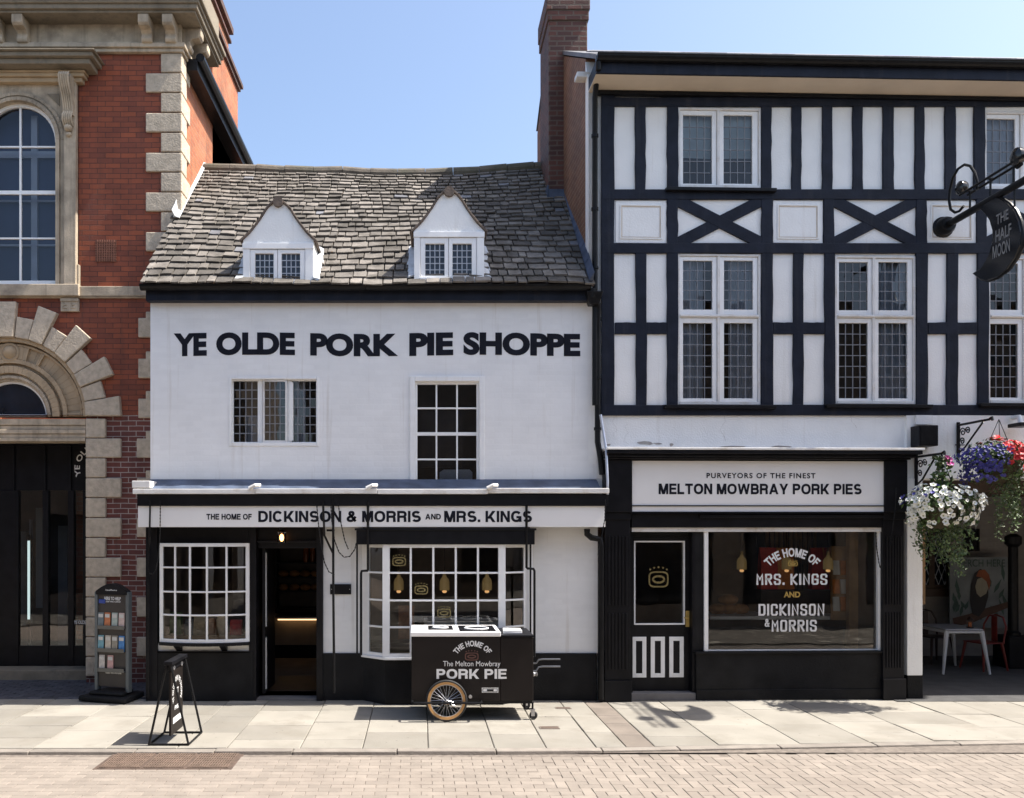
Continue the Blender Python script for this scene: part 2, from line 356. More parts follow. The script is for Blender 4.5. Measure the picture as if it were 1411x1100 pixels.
def grot(body):
    # plain bold grotesque capitals: list of (verts, faces, layer) built from strokes
    t = .228; V, Fc, Ly = [], [], []
    WD = dict(A=.98,B=.84,C=.90,D=.86,E=.75,F=.70,G=.94,H=.82,I=.228,K=.90,L=.70,M=1.0,N=.84,O=.97,P=.80,R=.86,S=.83,T=.80,U=.82,V=.92,W=1.28,Y=.92)
    WD['.'] = .21; WD['&'] = .90
    def arc(cx, cy, rx, ry, a0, a1, n=12):
        o = []
        for i in range(n+1):
            a = math.radians(a0+(a1-a0)*i/n); c, q = math.cos(a), math.sin(a)
            o.append((cx+rx*math.copysign(abs(c)**.87, c), cy+ry*math.copysign(abs(q)**.87, q)))
        return o
    x = 0; lay = 0
    for ch in body:
        if ch == ' ': x += .38; continue
        w = WD[ch]; iw = w-t; S_ = []; Pq = []; B_ = []
        if ch == 'O': S_ = [arc(.5,.5,.5,.5,0,360,28)]
        elif ch == 'C': S_ = [arc(.5,.5,.5,.5,38,322,24)]
        elif ch == 'G': S_ = [arc(.5,.5,.5,.5,38,318,24)+[(.97,.42),(.52,.42)]]; B_ = [(w-t,w,.02,.42)]
        elif ch == 'D': S_ = [[(0,1),(.42,1)]+arc(.42,.5,.58,.5,90,-90,16)+[(.0,0)]]; B_ = [(0,t,0,1)]
        elif ch in 'PRB':
            S_ = [[(0,1),(.58,1)]+arc(.58,.735,.40,.265,90,-90,10)+[(0,.47)]]; B_ = [(0,t,0,1)]
            if ch == 'R': S_.append([(.42,.47),(.68,.47)]+arc(.68,.28,.25,.19,90,0,6)+[(.95,-.12)])
            if ch == 'B': S_[0] = [(0,1),(.58,1)]+arc(.58,.75,.36,.25,90,-90,10)+[(0,.5)]; S_.append([(.1,.5),(.6,.5)]+arc(.6,.25,.40,.25,90,-90,10)+[(0,0)])
        elif ch == 'S': S_ = [arc(.49,.745,.44,.255,25,255,14)+[(.55,.485)]+arc(.51,.245,.48,.245,80,-155,14)]
        elif ch == 'U': S_ = [[(0,1.14),(0,.38)]+arc(.5,.38,.5,.38,180,360,14)+[(1,1.14)]]
        elif ch == '&': S_ = [[(1.02,-.06),(.30,.70)]+arc(.47,.82,.235,.19,200,-20,10)+[(.60,.62),(.16,.42)]+arc(.36,.22,.36,.22,130,300,10)+[(.80,.18),(1.0,.50)]]
        elif ch == 'E': B_ = [(0,t,0,1),(t,w,1-t*.92,1),(t,w-.05,.42,.42+t*.88),(t,w,0,t*.92)]
        elif ch == 'F': B_ = [(0,t,0,1),(t,w,1-t*.92,1),(t,w-.06,.40,.40+t*.9)]
        elif ch == 'H': B_ = [(0,t,0,1),(w-t,w,0,1),(t,w-t,.42,.42+t*.92)]
        elif ch == 'I': B_ = [(0,t,0,1)]
        elif ch == 'L': B_ = [(0,t,0,1),(t,w,0,t*.92)]
        elif ch == 'T': B_ = [((w-t)/2,(w+t)/2,0,1-t*.92),(0,w,1-t*.92,1)]
        elif ch == '.': B_ = [(0,t,0,t)]
        elif ch == 'K': B_ = [(0,t,0,1)]; Pq = [(t+.02,.30,w-.15,1,.29),(.40,.52,w-.14,0,.28)]
        elif ch == 'N': B_ = [(0,t,0,1),(w-t,w,0,1)]; Pq = [(t*.55,1,w-t*.55,0,.235)]
        elif ch == 'M': B_ = [(0,t*.95,0,1),(w-t*.95,w,0,1)]; Pq = [(t*.68,1,w/2,0,.27),(w-t*.68,1,w/2,0,.27)]
        elif ch == 'V': Pq = [(.12,1,w/2,0,.235),(w-.12,1,w/2,0,.235)]
        elif ch == 'W': Pq = [(.115,1,.335,0,.22),(w/2,1,.335,0,.22),(w/2,1,w-.335,0,.22),(w-.115,1,w-.335,0,.22)]
        elif ch == 'A': Pq = [(.12,0,w/2,1,.235),(w-.12,0,w/2,1,.235)]; B_ = [(.22,w-.22,.20,.20+t*.85)]
        elif ch == 'Y': Pq = [(.125,1,w/2,.36,.25),(w-.125,1,w/2,.36,.25)]; B_ = [((w-t)/2,(w+t)/2,0,.44)]
        for a, b, c, d in B_:
            n = len(V); V += [(x+a,c),(x+b,c),(x+b,d),(x+a,d)]; Fc.append((n,n+1,n+2,n+3)); Ly += [lay]*4; lay = (lay+1) % 5
        for a, c, b, d, h in Pq:
            n = len(V); V += [(x+a-h/2,c),(x+a+h/2,c),(x+b+h/2,d),(x+b-h/2,d)]; Fc.append((n,n+1,n+2,n+3)); Ly += [lay]*4; lay = (lay+1) % 5
        for pl in S_:
            p = [Vector((x+t/2+a*iw, t*.46+b*(1-t*.92))) for a, b in pl]
            p = [q for i, q in enumerate(p) if i == 0 or (q-p[i-1]).length > 1e-4]
            cl = (p[0]-p[-1]).length < 1e-4
            if cl: p = p[:-1]
            n = len(p); b0 = len(V)
            for i in range(n):
                d1 = (p[i]-p[i-1]).normalized() if (cl or i > 0) else (p[1]-p[0]).normalized()
                d2 = (p[(i+1) % n]-p[i]).normalized() if (cl or i < n-1) else d1
                n1, n2 = Vector((-d1.y,d1.x)), Vector((-d2.y,d2.x)); m_ = n1+n2; m_ = m_.normalized() if m_.length > .3 else n1
                th = t*(.5+.03*abs(m_.x)-.04*abs(m_.y))*min(1.5, 1/max(.5, m_.dot(n1)))
                V += [tuple(p[i]+m_*th), tuple(p[i]-m_*th)]; Ly += [lay]*2
            for i in range(n if cl else n-1): j = (i+1) % n; Fc.append((b0+2*i, b0+2*i+1, b0+2*j+1, b0+2*j))
            lay = (lay+1) % 5
        x += w+.105
    # trim to the cap height
    V = [(a, max(0.0, min(1.0, b)) if True else b) for a, b in V]
    return V, Fc, Ly
def gwrite(mb, body, x0, x1, z0, z1, f, lift=(0,-.00025,0)):
    V, Fc, Ly = grot(body); P = fit(V, x0, x1, z0, z1); lf = Vector(lift)
    mb.add([tuple(Vector(f(*p))+lf*l_) for p, l_ in zip(P, Ly)], Fc)
def garc(mb, body, cx, cz, r, a0, a1, h, f, lift=(0,-.00025,0)):
    V, Fc, Ly = grot(body); P = fit(V, a0, a1, 0, h); lf = Vector(lift)
    mb.add([tuple(Vector(f(cx+(r+v)*math.sin(u), cz+(r+v)*math.cos(u)))+lf*l_) for (u, v), l_ in zip(P, Ly)], Fc)
def arc_write(mb, body, cx, cz, r, a0, a1, h, f, weight=0.02, spacing=1.1):
    # a0..a1 clock angles from the top, left to right
    vs, fs = glyphs(body, weight, spacing); p = fit(vs, a0, a1, 0, h)
    mb.add([f(cx + (r+v)*math.sin(u), cz + (r+v)*math.cos(u)) for u, v in p], fs)
# block capitals with cut corners, as on the big shop window
def block(body, t=0.26, W=0.62, gap=0.20):
    k = 0.16
    L = {'M': (1.0, [[(0,0),(0,1.5),(.5,.72),(1,1.5),(1,0)]]), 'R': (1, [[(0,0),(0,1.5),(1-k,1.5),(1,1.5-k),(1,.8+k),(1-k,.8),(0,.8)], [(.45,.8),(1,0)]]),
         'S': (1, [[(1,1.15),(1,1.5-k),(1-k,1.5),(k,1.5),(0,1.5-k),(0,.95),(k,.82),(1-k,.68),(1,.55),(1,k),(1-k,0),(k,0),(0,k),(0,.35)]]),
         'K': (1, [[(0,0),(0,1.5)], [(1,1.5),(.12,.72),(1,0)]]), 'I': (0, [[(0,0),(0,1.5)]]), 'N': (1, [[(0,0),(0,1.5),(1,0),(1,1.5)]]),
         'G': (1, [[(1,1.15),(1,1.5-k),(1-k,1.5),(k,1.5),(0,1.5-k),(0,k),(k,0),(1-k,0),(1,k),(1,.72),(.55,.72)]]),
         'D': (1, [[(0,0),(0,1.5),(1-k,1.5),(1,1.5-k),(1,k),(1-k,0),(0,0)]]), 'C': (1, [[(1,1.1),(1,1.5-k),(1-k,1.5),(k,1.5),(0,1.5-k),(0,k),(k,0),(1-k,0),(1,k),(1,.4)]]),
         'O': (1, [[(k,0),(0,k),(0,1.5-k),(k,1.5),(1-k,1.5),(1,1.5-k),(1,k),(1-k,0),(k,0)]]), '.': (0, [[(0,0),(0,.12)]]), ' ': (.1, []),
         '&': (1, [[(1,0),(.2,1.15),(.2,1.4),(.35,1.5),(.6,1.5),(.72,1.3),(.72,1.1),(.05,.55),(0,.2),(.2,0),(.6,0),(1,.6)]])}
    vs, fs = [], []; x = 0
    for ch in body:
        wd, pls = L[ch]
        for pl in pls:
            p = [Vector((x + a*W*wd if wd else x, b)) for a, b in pl]
            cl = (p[0] - p[-1]).length < 1e-5
            if cl: p = p[:-1]
            n = len(p); b0 = len(vs)
            for i in range(n):
                if cl or 0 < i < n-1:
                    d1 = (p[i] - p[i-1]).normalized(); d2 = (p[(i+1) % n] - p[i]).normalized()
                else:
                    d1 = d2 = ((p[1]-p[0]) if i == 0 else (p[-1]-p[-2])).normalized()
                n1 = Vector((-d1.y, d1.x)); n2 = Vector((-d2.y, d2.x)); mm = (n1+n2)
                mm = mm.normalized() if mm.length > .2 else n1
                mm = mm * min(1.8, 1/max(.3, mm.dot(n1))) * t/2
                ext = Vector((0,0))
                if not cl and i == 0: ext = -d1*t/2
                if not cl and i == n-1: ext = d1*t/2
                vs += [tuple(p[i]+mm+ext), tuple(p[i]-mm+ext)]
            for i in range(n if cl else n-1):
                j = (i+1) % n; fs.append((b0+2*i, b0+2*i+1, b0+2*j+1, b0+2*j))
        x += W*wd + t + gap
    return vs, fs
def emblem(mb, cx, cz, w, h, f):
    # the pie badge: rounded ring, an oval inside and five dots along the top
    def ring(rx, rz, tx, n=28, pw=0.5):
        o = []
        for k in range(n):
            a = 2*PI*k/n; c, s_ = math.cos(a), math.sin(a)
            o.append((math.copysign(abs(c)**pw, c), math.copysign(abs(s_)**pw, s_)))
        P = [f(cx+rx*a, cz-h*.12+rz*b) for a, b in o] + [f(cx+(rx-tx)*a, cz-h*.12+(rz-tx)*b) for a, b in o]
        mb.add(P, [(i, (i+1) % n, n+(i+1) % n, n+i) for i in range(n)])
    ring(w/2, h*.36, w*.075); ring(w*.33, h*.19, w*.10, pw=1)
    for k in range(5):
        a = (k-2)*.42; x, z = cx + math.sin(a)*w*.55, cz + h*.12 + math.cos(a)*h*.30; r = w*.05
        mb.add([f(x+r*math.cos(q*PI/4), z+r*math.sin(q*PI/4)) for q in range(8)], [tuple(range(8))])

# ------------------------------------------------------------------ wall with openings (front sheet + reveals)
def wall(mb, x0, x1, z0, z1, holes, y, depth):
    xs = sorted({x0, x1, *[h[0] for h in holes], *[h[1] for h in holes]}); zs = sorted({z0, z1, *[h[2] for h in holes], *[h[3] for h in holes]})
    xs = [x for x in xs if x0 <= x <= x1]; zs = [z for z in zs if z0 <= z <= z1]
    idx = {}
    def V(x, z):
        if (x, z) not in idx: idx[(x, z)] = len(mb.v); mb.v.append((x, y, z))
        return idx[(x, z)]
    for i in range(len(xs)-1):
        for j in range(len(zs)-1):
            cx, cz = (xs[i]+xs[i+1])/2, (zs[j]+zs[j+1])/2
            if any(h[0] < cx < h[1] and h[2] < cz < h[3] for h in holes): continue
            mb.f.append((V(xs[i],zs[j]), V(xs[i+1],zs[j]), V(xs[i+1],zs[j+1]), V(xs[i],zs[j+1]))); mb.m.append(mb.mi)
    for a, b, c, d in holes:
        Y = y + depth
        mb.quad((a,y,c),(a,Y,c),(a,Y,d),(a,y,d)); mb.quad((b,y,c),(b,y,d),(b,Y,d),(b,Y,c))
        mb.quad((a,y,d),(a,Y,d),(b,Y,d),(b,y,d))
        if c > z0 + 1e-6: mb.quad((a,y,c),(b,y,c),(b,Y,c),(a,Y,c))
def room(parent, x0, x1, y0, y1, z0, z1, m, name='room'):
    mb = MB()
    mb.quad((x0,y1,z0),(x1,y1,z0),(x1,y1,z1),(x0,y1,z1))
    mb.quad((x0,y0,z0),(x0,y1,z0),(x0,y1,z1),(x0,y0,z1)); mb.quad((x1,y0,z0),(x1,y0,z1),(x1,y1,z1),(x1,y1,z0))
    mb.quad((x0,y0,z1),(x0,y1,z1),(x1,y1,z1),(x1,y0,z1)); mb.quad((x0,y0,z0),(x1,y0,z0),(x1,y1,z0),(x0,y1,z0))
    return mb.build(name, m, parent, recalc=False)
def curtain(parent, x0, x1, y, z0, z1, m, name='curtain', waves=14, amp=0.02):
    mb = MB(); n = waves*4; ph = R_.random()*6
    P = [(x0+(x1-x0)*i/n, y+amp*math.sin(ph+i*PI/2*1.03+0.8*math.sin(i*.37)), z) for z in (z0, z1) for i in range(n+1)]
    mb.add(P, [(i, i+1, n+2+i, n+1+i) for i in range(n)])
    return mb.build(name, m, parent, recalc=False, smooth=True)
def grid_bars(mb, x0, x1, z0, z1, nx, nz, t, y0, y1, f=None):
    for i in range(1, nx):
        x = x0+(x1-x0)*i/nx; mb.box(x-t/2, x+t/2, y0, y1, z0, z1)
    for j in range(1, nz):
        z = z0+(z1-z0)*j/nz; mb.box(x0, x1, y0+.001, y1-.001, z-t/2, z+t/2)
def frame_box(mb, x0, x1, z0, z1, t, y0, y1, tb=None):
    tb = tb or t
    mb.box(x0, x0+t, y0, y1, z0, z1); mb.box(x1-t, x1, y0, y1, z0, z1)
    mb.box(x0+t, x1-t, y0, y1, z1-t, z1); mb.box(x0+t, x1-t, y0, y1, z0, z0+tb)

def S(px, py, Y=0.0):   # world x, z seen at a photo pixel, at depth plane Y
    d = 11 + Y
    return (px-CX)*d/F, H + (CY-py)*d/F
def SX(px, Y=0.0): return S(px, 0, Y)[0]
def SZ(py, Y=0.0): return S(0, py, Y)[1]

# ================================================================== GROUND
def kerb_y(x): return -2.40 if x < 1.5 else -2.40 + 0.45*min(1.2, (x-1.5)/6.4)
mb = MB(); mb.quad((-300,-300,-.12),(300,-300,-.12),(300,300,-.12),(-300,300,-.12))
tag(mb.build('ground', concrete), kind='structure')
mb = MB()
mb.quad((-60,-5.05,-.034),(-6.5,-5.05,-.034),(-6.5,-2.5,-.034),(-60,-2.5,-.034)); mb.quad((9,-5.05,-.034),(60,-5.05,-.034),(60,-2.0,-.034),(9,-2.0,-.034))
mb.mi = 1; mb.quad((-6.5,-5.05,-.037),(9,-5.05,-.037),(9,-1.8,-.037),(-6.5,-1.8,-.037)); mb.mi = 2
def slab(mb, x0, x1, y0, y1, z0, z1, b=0.004, jit=0.0):
    j = lambda: R_.uniform(-jit, jit)
    t = [(x0+b+j(), y0+b+j()), (x1-b+j(), y0+b+j()), (x1-b+j(), y1-b+j()), (x0+b+j(), y1-b+j())]
    o = [(x0,y0),(x1,y0),(x1,y1),(x0,y1)]
    dz = [R_.uniform(-jit, jit)*.8 for _ in range(4)]
    mb.add([(p[0],p[1],z0) for p in o]+[(p[0],p[1],z1-b+d) for p, d in zip(o, dz)]+[(p[0],p[1],z1+d) for p, d in zip(t, dz)],
           [(0,1,5,4),(1,2,6,5),(2,3,7,6),(3,0,4,7),(4,5,9,8),(5,6,10,9),(6,7,11,10),(7,4,8,11),(8,9,10,11)])
g = .0016
y = -2.62; r = 0
while y > -4.95:                                   # running bond on the left
    x = -6.5 + (.1 if r % 2 else 0)
    while x < 1.7:
        if kerb_y(x+.2) - .14 > y: slab(mb, x+g, x+.2-g, y-.1+g, y-g, -.06, (-.030 if x < .95 else -.0335)+R_.uniform(-.0012,.0012), .004, .0010)
        x += .2
    y -= .1; r += 1
def hb(ix, iy, vert):
    a, b = 1.2+ix*.1, -2.22-iy*.1
    x0, x1, y0, y1 = (a, a+.1, b-.1, b+.1) if vert else (a, a+.2, b, b+.1)
    if y1 < kerb_y(x0)-.13 and x1 < 9: slab(mb, x0+g, x1-g, y0+g, y1-g, -.06, -.030+R_.uniform(-.0012,.0012), .004, .0010)
for iy in range(0, 27):
    for ix in range(0, 78):
        q = (ix - iy) % 4
        if q == 0: hb(ix, iy, False)
        elif q == 3: hb(ix, iy, True)
tag(mb.build('road', [paver_far, joint_m, paver_m], recalc=False), kind='structure')
mb = MB(); mb.box(-60, 60, -30, -5.06, -.12, .0)
tag(mb.build('opposite_pavement', brick('far_flagstone', (0.43,0.39,0.33), (0.38,0.345,0.285), (0.14,0.12,0.10), 0.008, 0.95, 0.62, 0.2)), kind='structure')
mb = MB(); x = -9.0                              # kerb stones
while x < 11:
    L_ = R_.uniform(.7, 1.15); x1 = x + L_
    ya, yb = kerb_y(x), kerb_y(x1); z = R_.uniform(-.006, .004)
    g2 = .005
    mb.hexa([(x+g2,ya-.13,-.12),(x1-g2,yb-.13,-.12),(x1-g2,yb,-.12),(x+g2,ya,-.12),(x+g2,ya-.118+R_.uniform(-.006,.006),z),(x1-g2,yb-.118+R_.uniform(-.006,.006),z),(x1-g2,yb,z),(x+g2,ya,z)])
    x = x1
tag(mb.build('kerb', kerb_m, bevel=.008), kind='structure')
mb = MB(); mb.mi = 1                              # flagstones: strips running out from the shops
mb.quad((-60,-2.5,-.02),(60,-2.5,-.02),(60,.6,-.02),(-60,.6,-.02)); mb.mi = 0
x = -9.2
while x < 10.5:
    wd = R_.uniform(.5, .98)
    if x < 2.12 < x+wd+.3: wd = 2.12 - x
    br = abs(x-2.12) < .01
    if br: wd = .30
    x1 = x + wd; y = .55 if not br else .3
    y_end = kerb_y((x+x1)/2)+.006
    mb.mi = 2 if br else 0
    y = R_.uniform(.2, .8)
    while y > y_end + .01:
        yn = y - (R_.uniform(.45, .95) if not br else R_.uniform(.4,.6))
        if yn - y_end < .3: yn = y_end
        slab(mb, x+.004, x1-.004, yn+.004, y-.004, -.03, R_.uniform(-.003, .003), .006, .003)
        y = yn
    x = x1
tag(mb.build('pavement', [flag_m, joint_m, flag_brown], recalc=False), kind='structure')
mb = MB(); mb.mi = 0                              # small blue pavers of the recess in front of the bank
for j in range(18):
    for i in range(32):
        x = -3.62-.2*i-(.1 if j % 2 else 0); slab(mb, x-.2+.004, x-.004, .06+.1*j+.004, .16+.1*j-.004, -.02, .012+R_.uniform(-.002,.002), .006, .001)
tag(mb.build('forecourt_paving', bluebrick, recalc=False), kind='structure')
mb = MB(); mb.quad((6.2,-.1,.006),(14,-.1,.006),(14,6,.006),(6.2,6,.006))
tag(mb.build('passage_floor', mat('dark_tarmac', (0.06,0.058,0.058), 0.9, 0.25, 4, 0.4, 60)), kind='structure')

# ================================================================== THE WHITE SHOP (middle)
shop = thing('white_shop', 'white painted shop with steep stone slate roof, two dormers and black shopfront', 'building', (-.6, 0, 0))
XL, XR = -3.55, 2.2
fY = -.33
ZE = SZ(418)     # top of white wall
# --- upper wall with two window openings
cas = (*sorted((SX(319), SX(436))), SZ(610), SZ(523)); sas = (SX(572), SX(660), SZ(670), SZ(526))
Zf = SZ(700)
mb = MB(); wall(mb, XL, XR+.12, Zf, ZE+.15, [cas, sas], 0, .11)
mb.quad((XL,0,0),(XL,0,ZE),(XL,6,ZE),(XL,6,0)); mb.quad((XL,6,0),(XR,6,0),(XR,6,ZE+.2),(XL,6,ZE+.2))
mb.quad((XR+.12,0,0),(XR+.12,6,0),(XR+.12,6,ZE),(XR+.12,0,ZE))
mb.build('wall', white_wall, shop)
for body, a, b in (('YE', 239.5, 285), ('OLDE', 298, 406.5), ('PORK', 427.5, 548.5), ('PIE', 564, 624.5), ('SHOPPE', 638.5, 799.5)):
    mb = MB(); write(mb, body, SX(a), SX(b), SZ(490.5), SZ(459), lambda u, v: (u, -.004, v + .010*math.sin(u*2.2)), weight=.052)
    mb.build('lettering', lettering_m, shop, recalc=False)
# hairline cracks and small chipped spots in the paint
crack_m = mat('dark_crack', (.42,.40,.37), .9, .3, 20)
def crack(x, z, n, dz, parent, y):
    mb = MB(); px_, pz_ = x, z; w0 = .0018
    for k in range(n):
        qx, qz = px_+R_.gauss(0,.028), pz_+dz*R_.uniform(.5,1.5); w1 = w0*R_.uniform(.5,1.2)
        mb.quad((px_-w0,y,pz_),(px_+w0,y,pz_),(qx+w1,y,qz),(qx-w1,y,qz)); px_, pz_, w0 = qx, qz, max(.001, w1)
    mb.build('paint_crack', crack_m, parent, recalc=False)
# raised plaster margins round the windows
def margin(h, t, tb, y=-.012):
    mb = MB(); a, b, c, d = h
    mb.box(a-t, a-.001, y, .02, c-tb, d+t); mb.box(b+.001, b+t, y, .02, c-tb, d+t); mb.box(a-.001, b+.001, y, .02, d+.001, d+t)
    if tb: mb.box(a-.001, b+.001, y, .02, c-tb, c-.001)
    return mb
margin(cas, .035, .05).build('window_margin', white_wall, shop, bevel=.008)
margin(sas, .07, 0, -.03).build('window_margin', white_wall, shop, bevel=.008)
# --- three-light casement
def lights(parent, x0, x1, z0, z1, y, nx, nz, t=.012, cm=came, gl=pane):
    mb = MB()
    for i in range(nx):
        for j in range(nz):
            xa, xb, za, zb = x0+(x1-x0)*i/nx, x0+(x1-x0)*(i+1)/nx, z0+(z1-z0)*j/nz, z0+(z1-z0)*(j+1)/nz
            tx, tz_ = R_.gauss(0,.0045)*(xb-xa), R_.gauss(0,.0045)*(zb-za)
            mb.quad((xa,y+.002-tx-tz_,za),(xb,y+.002+tx-tz_,za),(xb,y+.002+tx+tz_,zb),(xa,y+.002-tx+tz_,zb))
    g_ = mb.build('glass', gl, parent, recalc=False)
    mb = MB(); grid_bars(mb, x0, x1, z0, z1, nx, nz, t, y-.006, y+.0045); mb.build('lead_lattice', cm, parent)
    return g_
mb = MB(); a, b, c, d = cas
frame_box(mb, a, b, c, d, .012, .055, .105, .012)
mb.box(SX(354), SX(361), .05, .105, c+.012, d-.012); mb.box(SX(394.5), SX(401), .05, .105, c+.012, d-.012)
cf = mb.build('casement_window', white_paint, shop, bevel=.003)
lights(cf, a+.013, SX(354), c+.013, d-.013, .075, 4, 7); lights(cf, SX(401), b-.013, c+.013, d-.013, .075, 4, 7)
mb = MB(); xh = SX(395.5)                     # middle casement, pushed a little open on its right-hand hinge
x0, x1 = SX(362), SX(395); 
frame_box(mb, x0, x1, c+.0, d-.004, .022, .012, .045, .03)
cm_ = mb.build('open_casement', white_worn, cf, bevel=.003)
mb = MB(); mb.box(x0+.022, x1-.022, .026, .030, c+.03, d-.026); mb.mi = 1; grid_bars(mb, x0+.022, x1-.022, c+.03, d-.026, 4, 7, .011, .021, .034)
mb.build('open_casement_glass', [pane, came], cf)
mb = MB(); mb.box(SX(398), SX(398)+.05, .03, .10, c+.03, d-.03); mb.build('hinge_stile', white_paint, cf)
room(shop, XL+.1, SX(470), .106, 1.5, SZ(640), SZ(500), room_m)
mb = MB(); mb.box(SX(330), SX(352), .5, .53, SZ(606), SZ(566)); mb.build('cupboard', curtain_m, shop)
curtain(shop, SX(401), SX(418), .22, c-.05, d+.05, curtain_m, waves=4)
# --- twelve-pane sash (3 x 4)
mb = MB(); a, b, c, d = sas
frame_box(mb, a, b, c, d, .03, .03, .10, .04)
gx = [SX(p) for p in (575, 601.5, 630, 657)]; gz = [SZ(p) for p in (666, 632.8, 597.5, 562, 529)]
for x in gx[1:3]: mb.box(x-.011, x+.011, .045, .085, c+.04, d-.03)
for i, z in enumerate(gz[1:4]):
    t = .022 if i == 1 else .011; mb.box(a+.03, b-.03, .043 if i == 1 else .046, .084, z-t, z+t)
sw = mb.build('sash_window', white_paint, shop, bevel=.003)
mb = MB(); mb.box(a+.03, b-.03, .066, .070, c+.03, d-.03); mb.build('glass', pane, sw)
mb = MB(); mb.box(a-.05, b+.05, -.09, .03, c-.05, c-.0005); mb.build('sill', white_paint, sw, bevel=.006)
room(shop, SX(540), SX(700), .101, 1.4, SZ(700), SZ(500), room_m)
mb = MB(); mb.box(SX(580), SX(640), .5, .56, SZ(640), SZ(560)); mb.mi = 0
mb.build('room_screen', wood_dark, shop)
mb = MB(); mb.prism([(SX(606), SZ(668)), (SX(652), SZ(668)), (SX(652), SZ(650)), (SX(648), SZ(646)), (SX(612), SZ(646)), (SX(606), SZ(650))], .16, .2); mb.build('chair_back', curtain_m, shop)
# --- eaves: fascia board and gutter
mb = MB(); mb.box(XL-.02, XR-.01, -.13, .0-.001, SZ(418), SZ(397)); mb.build('eaves_board', navy, shop, bevel=.005)
GZ = SZ(394.5, -.24)
mb = MB()
for sg in range(2):
    prof = []
    for k in range(9):
        a_ = PI + PI*k/8; prof.append((-.20+.065*math.cos(a_), GZ+.02+.065*math.sin(a_)))
    prof += [(-.20+.058, GZ+.02), (-.20-.058, GZ+.02)][::1] if False else []
    mb.prism(prof, XL-.06+sg*2.9, XL-.06+2.897+sg*2.897, 'x')
mb.tube([(XL-.06,-.262,GZ+.02),(XR-.02,-.262,GZ+.02)], .008, 6)
mb.build('gutter', iron, shop)
# --- roof: every stone slate of the front slope in one mesh
EY, EZ, RY, RZ = -.27, SZ(391.5, -.27), 2.5, SZ(231, 2.5)
sl_ang = math.atan2(RZ-EZ, RY-EY); SLEN = math.hypot(RZ-EZ, RY-EY)
def sag(x, s):          # ridge sag and waviness of the old roof, metres along the slope normal
    u = max(0.0, min(1.0, (x-XL)/(XR-XL)))
    return -.10*max(0.0, math.sin(PI*u))**1.2*(s/SLEN) + .016*math.sin(x*1.7+s*1.1) + .005*math.sin(x*4.7-s*2.9)
cs, sn = math.cos(sl_ang), math.sin(sl_ang)
def rp(x, s, h=0):
    h += sag(x, s); return (x, EY+s*cs-h*sn, EZ+s*sn+h*cs)
mb = MB(); mb2 = MB(); s = -.03; row = 0
while s < SLEN-.02:
    ex = .188 - .070*(s/SLEN) + R_.uniform(-.006,.006); x = XL-.05-R_.uniform(0,.2)
    while x < XR+.02:
        wd = R_.uniform(.11,.27)*(1-.22*s/SLEN); x1 = min(x+wd, XR+.03); x0 = max(x, XL-.05+R_.uniform(-.01,.015))
        if x1-x0 > .05:
            th = R_.uniform(.011,.021); d0 = R_.uniform(-.018,.018); d1 = R_.uniform(-.012,.012); l_ = ex*1.25; q = R_.uniform(.0,.010)
            gp = R_.uniform(.003,.008); hl = .022+q*.7
            a0, a1 = x0+gp, x1-gp; s0a, s0b = s+d0, s+d0+d1; xm = (a0+a1)/2; sm = (s0a+s0b)/2-R_.uniform(-.004,.01)
            P = [rp(a0,s0a,hl-.004),rp(xm,sm,hl-.002),rp(a1,s0b,hl+R_.uniform(-.008,.006)),rp(a1,s+l_,.002),rp(a0,s+l_,.002)]
            T = [rp(a0+.004,s0a+.004,hl+th),rp(xm,sm+.003,hl+th+R_.uniform(-.004,.004)),rp(a1-.004,s0b+.004,hl+th+R_.uniform(-.006,.006)),rp(a1-.003,s+l_,th*.7),rp(a0+.003,s+l_,th*.7)]
            blue = R_.random() < .012
            (mb2 if blue else mb).add(P+T, [(4,3,2,1,0),(5,6,7,8,9),(0,1,6,5),(1,2,7,6),(2,3,8,7),(3,4,9,8),(4,0,5,9)])
        x = x+wd
    s += ex; row += 1
mb.mi = 1
roof = None
n0 = len(mb.v)
mb.add(mb2.v, mb2.f)
mb.mi = 2
N = 24                                             # boarding below the slates, and the back slope
for i in range(N):
    xa, xb = XL-.04+(XR-XL+.06)*i/N, XL-.04+(XR-XL+.06)*(i+1)/N
    mb.quad(rp(xa,0,-.02), rp(xb,0,-.02), rp(xb,SLEN,-.02), rp(xa,SLEN,-.02))
    mb.quad(rp(xa,SLEN,-.02), rp(xb,SLEN,-.02), (xb,RY+3.5,EZ+.2), (xa,RY+3.5,EZ+.2))
mb.quad(rp(XL-.03,0,-.025), rp(XL-.03,SLEN,-.025), (XL-.03,RY,EZ), (XL-.03,0,EZ))
roof = mb.build('roof', [slate_m, slate_blue, wood_dark], shop, recalc=False)
mb = MB(); x = XL+.06                              # ridge tiles
while x < XR-.05:
    x1 = min(x+R_.uniform(.42,.47), XR+.0); pts = [rp(x, SLEN, 0), rp(x1-.008, SLEN, 0)]
    k = R_.uniform(-.008,.008)
    mb.tube([(pts[0][0],pts[0][1],pts[0][2]-.015+k),(pts[1][0],pts[1][1],pts[1][2]-.015-k)], .10, 12); x = x1
mb.build('ridge', ridge_m, roof)
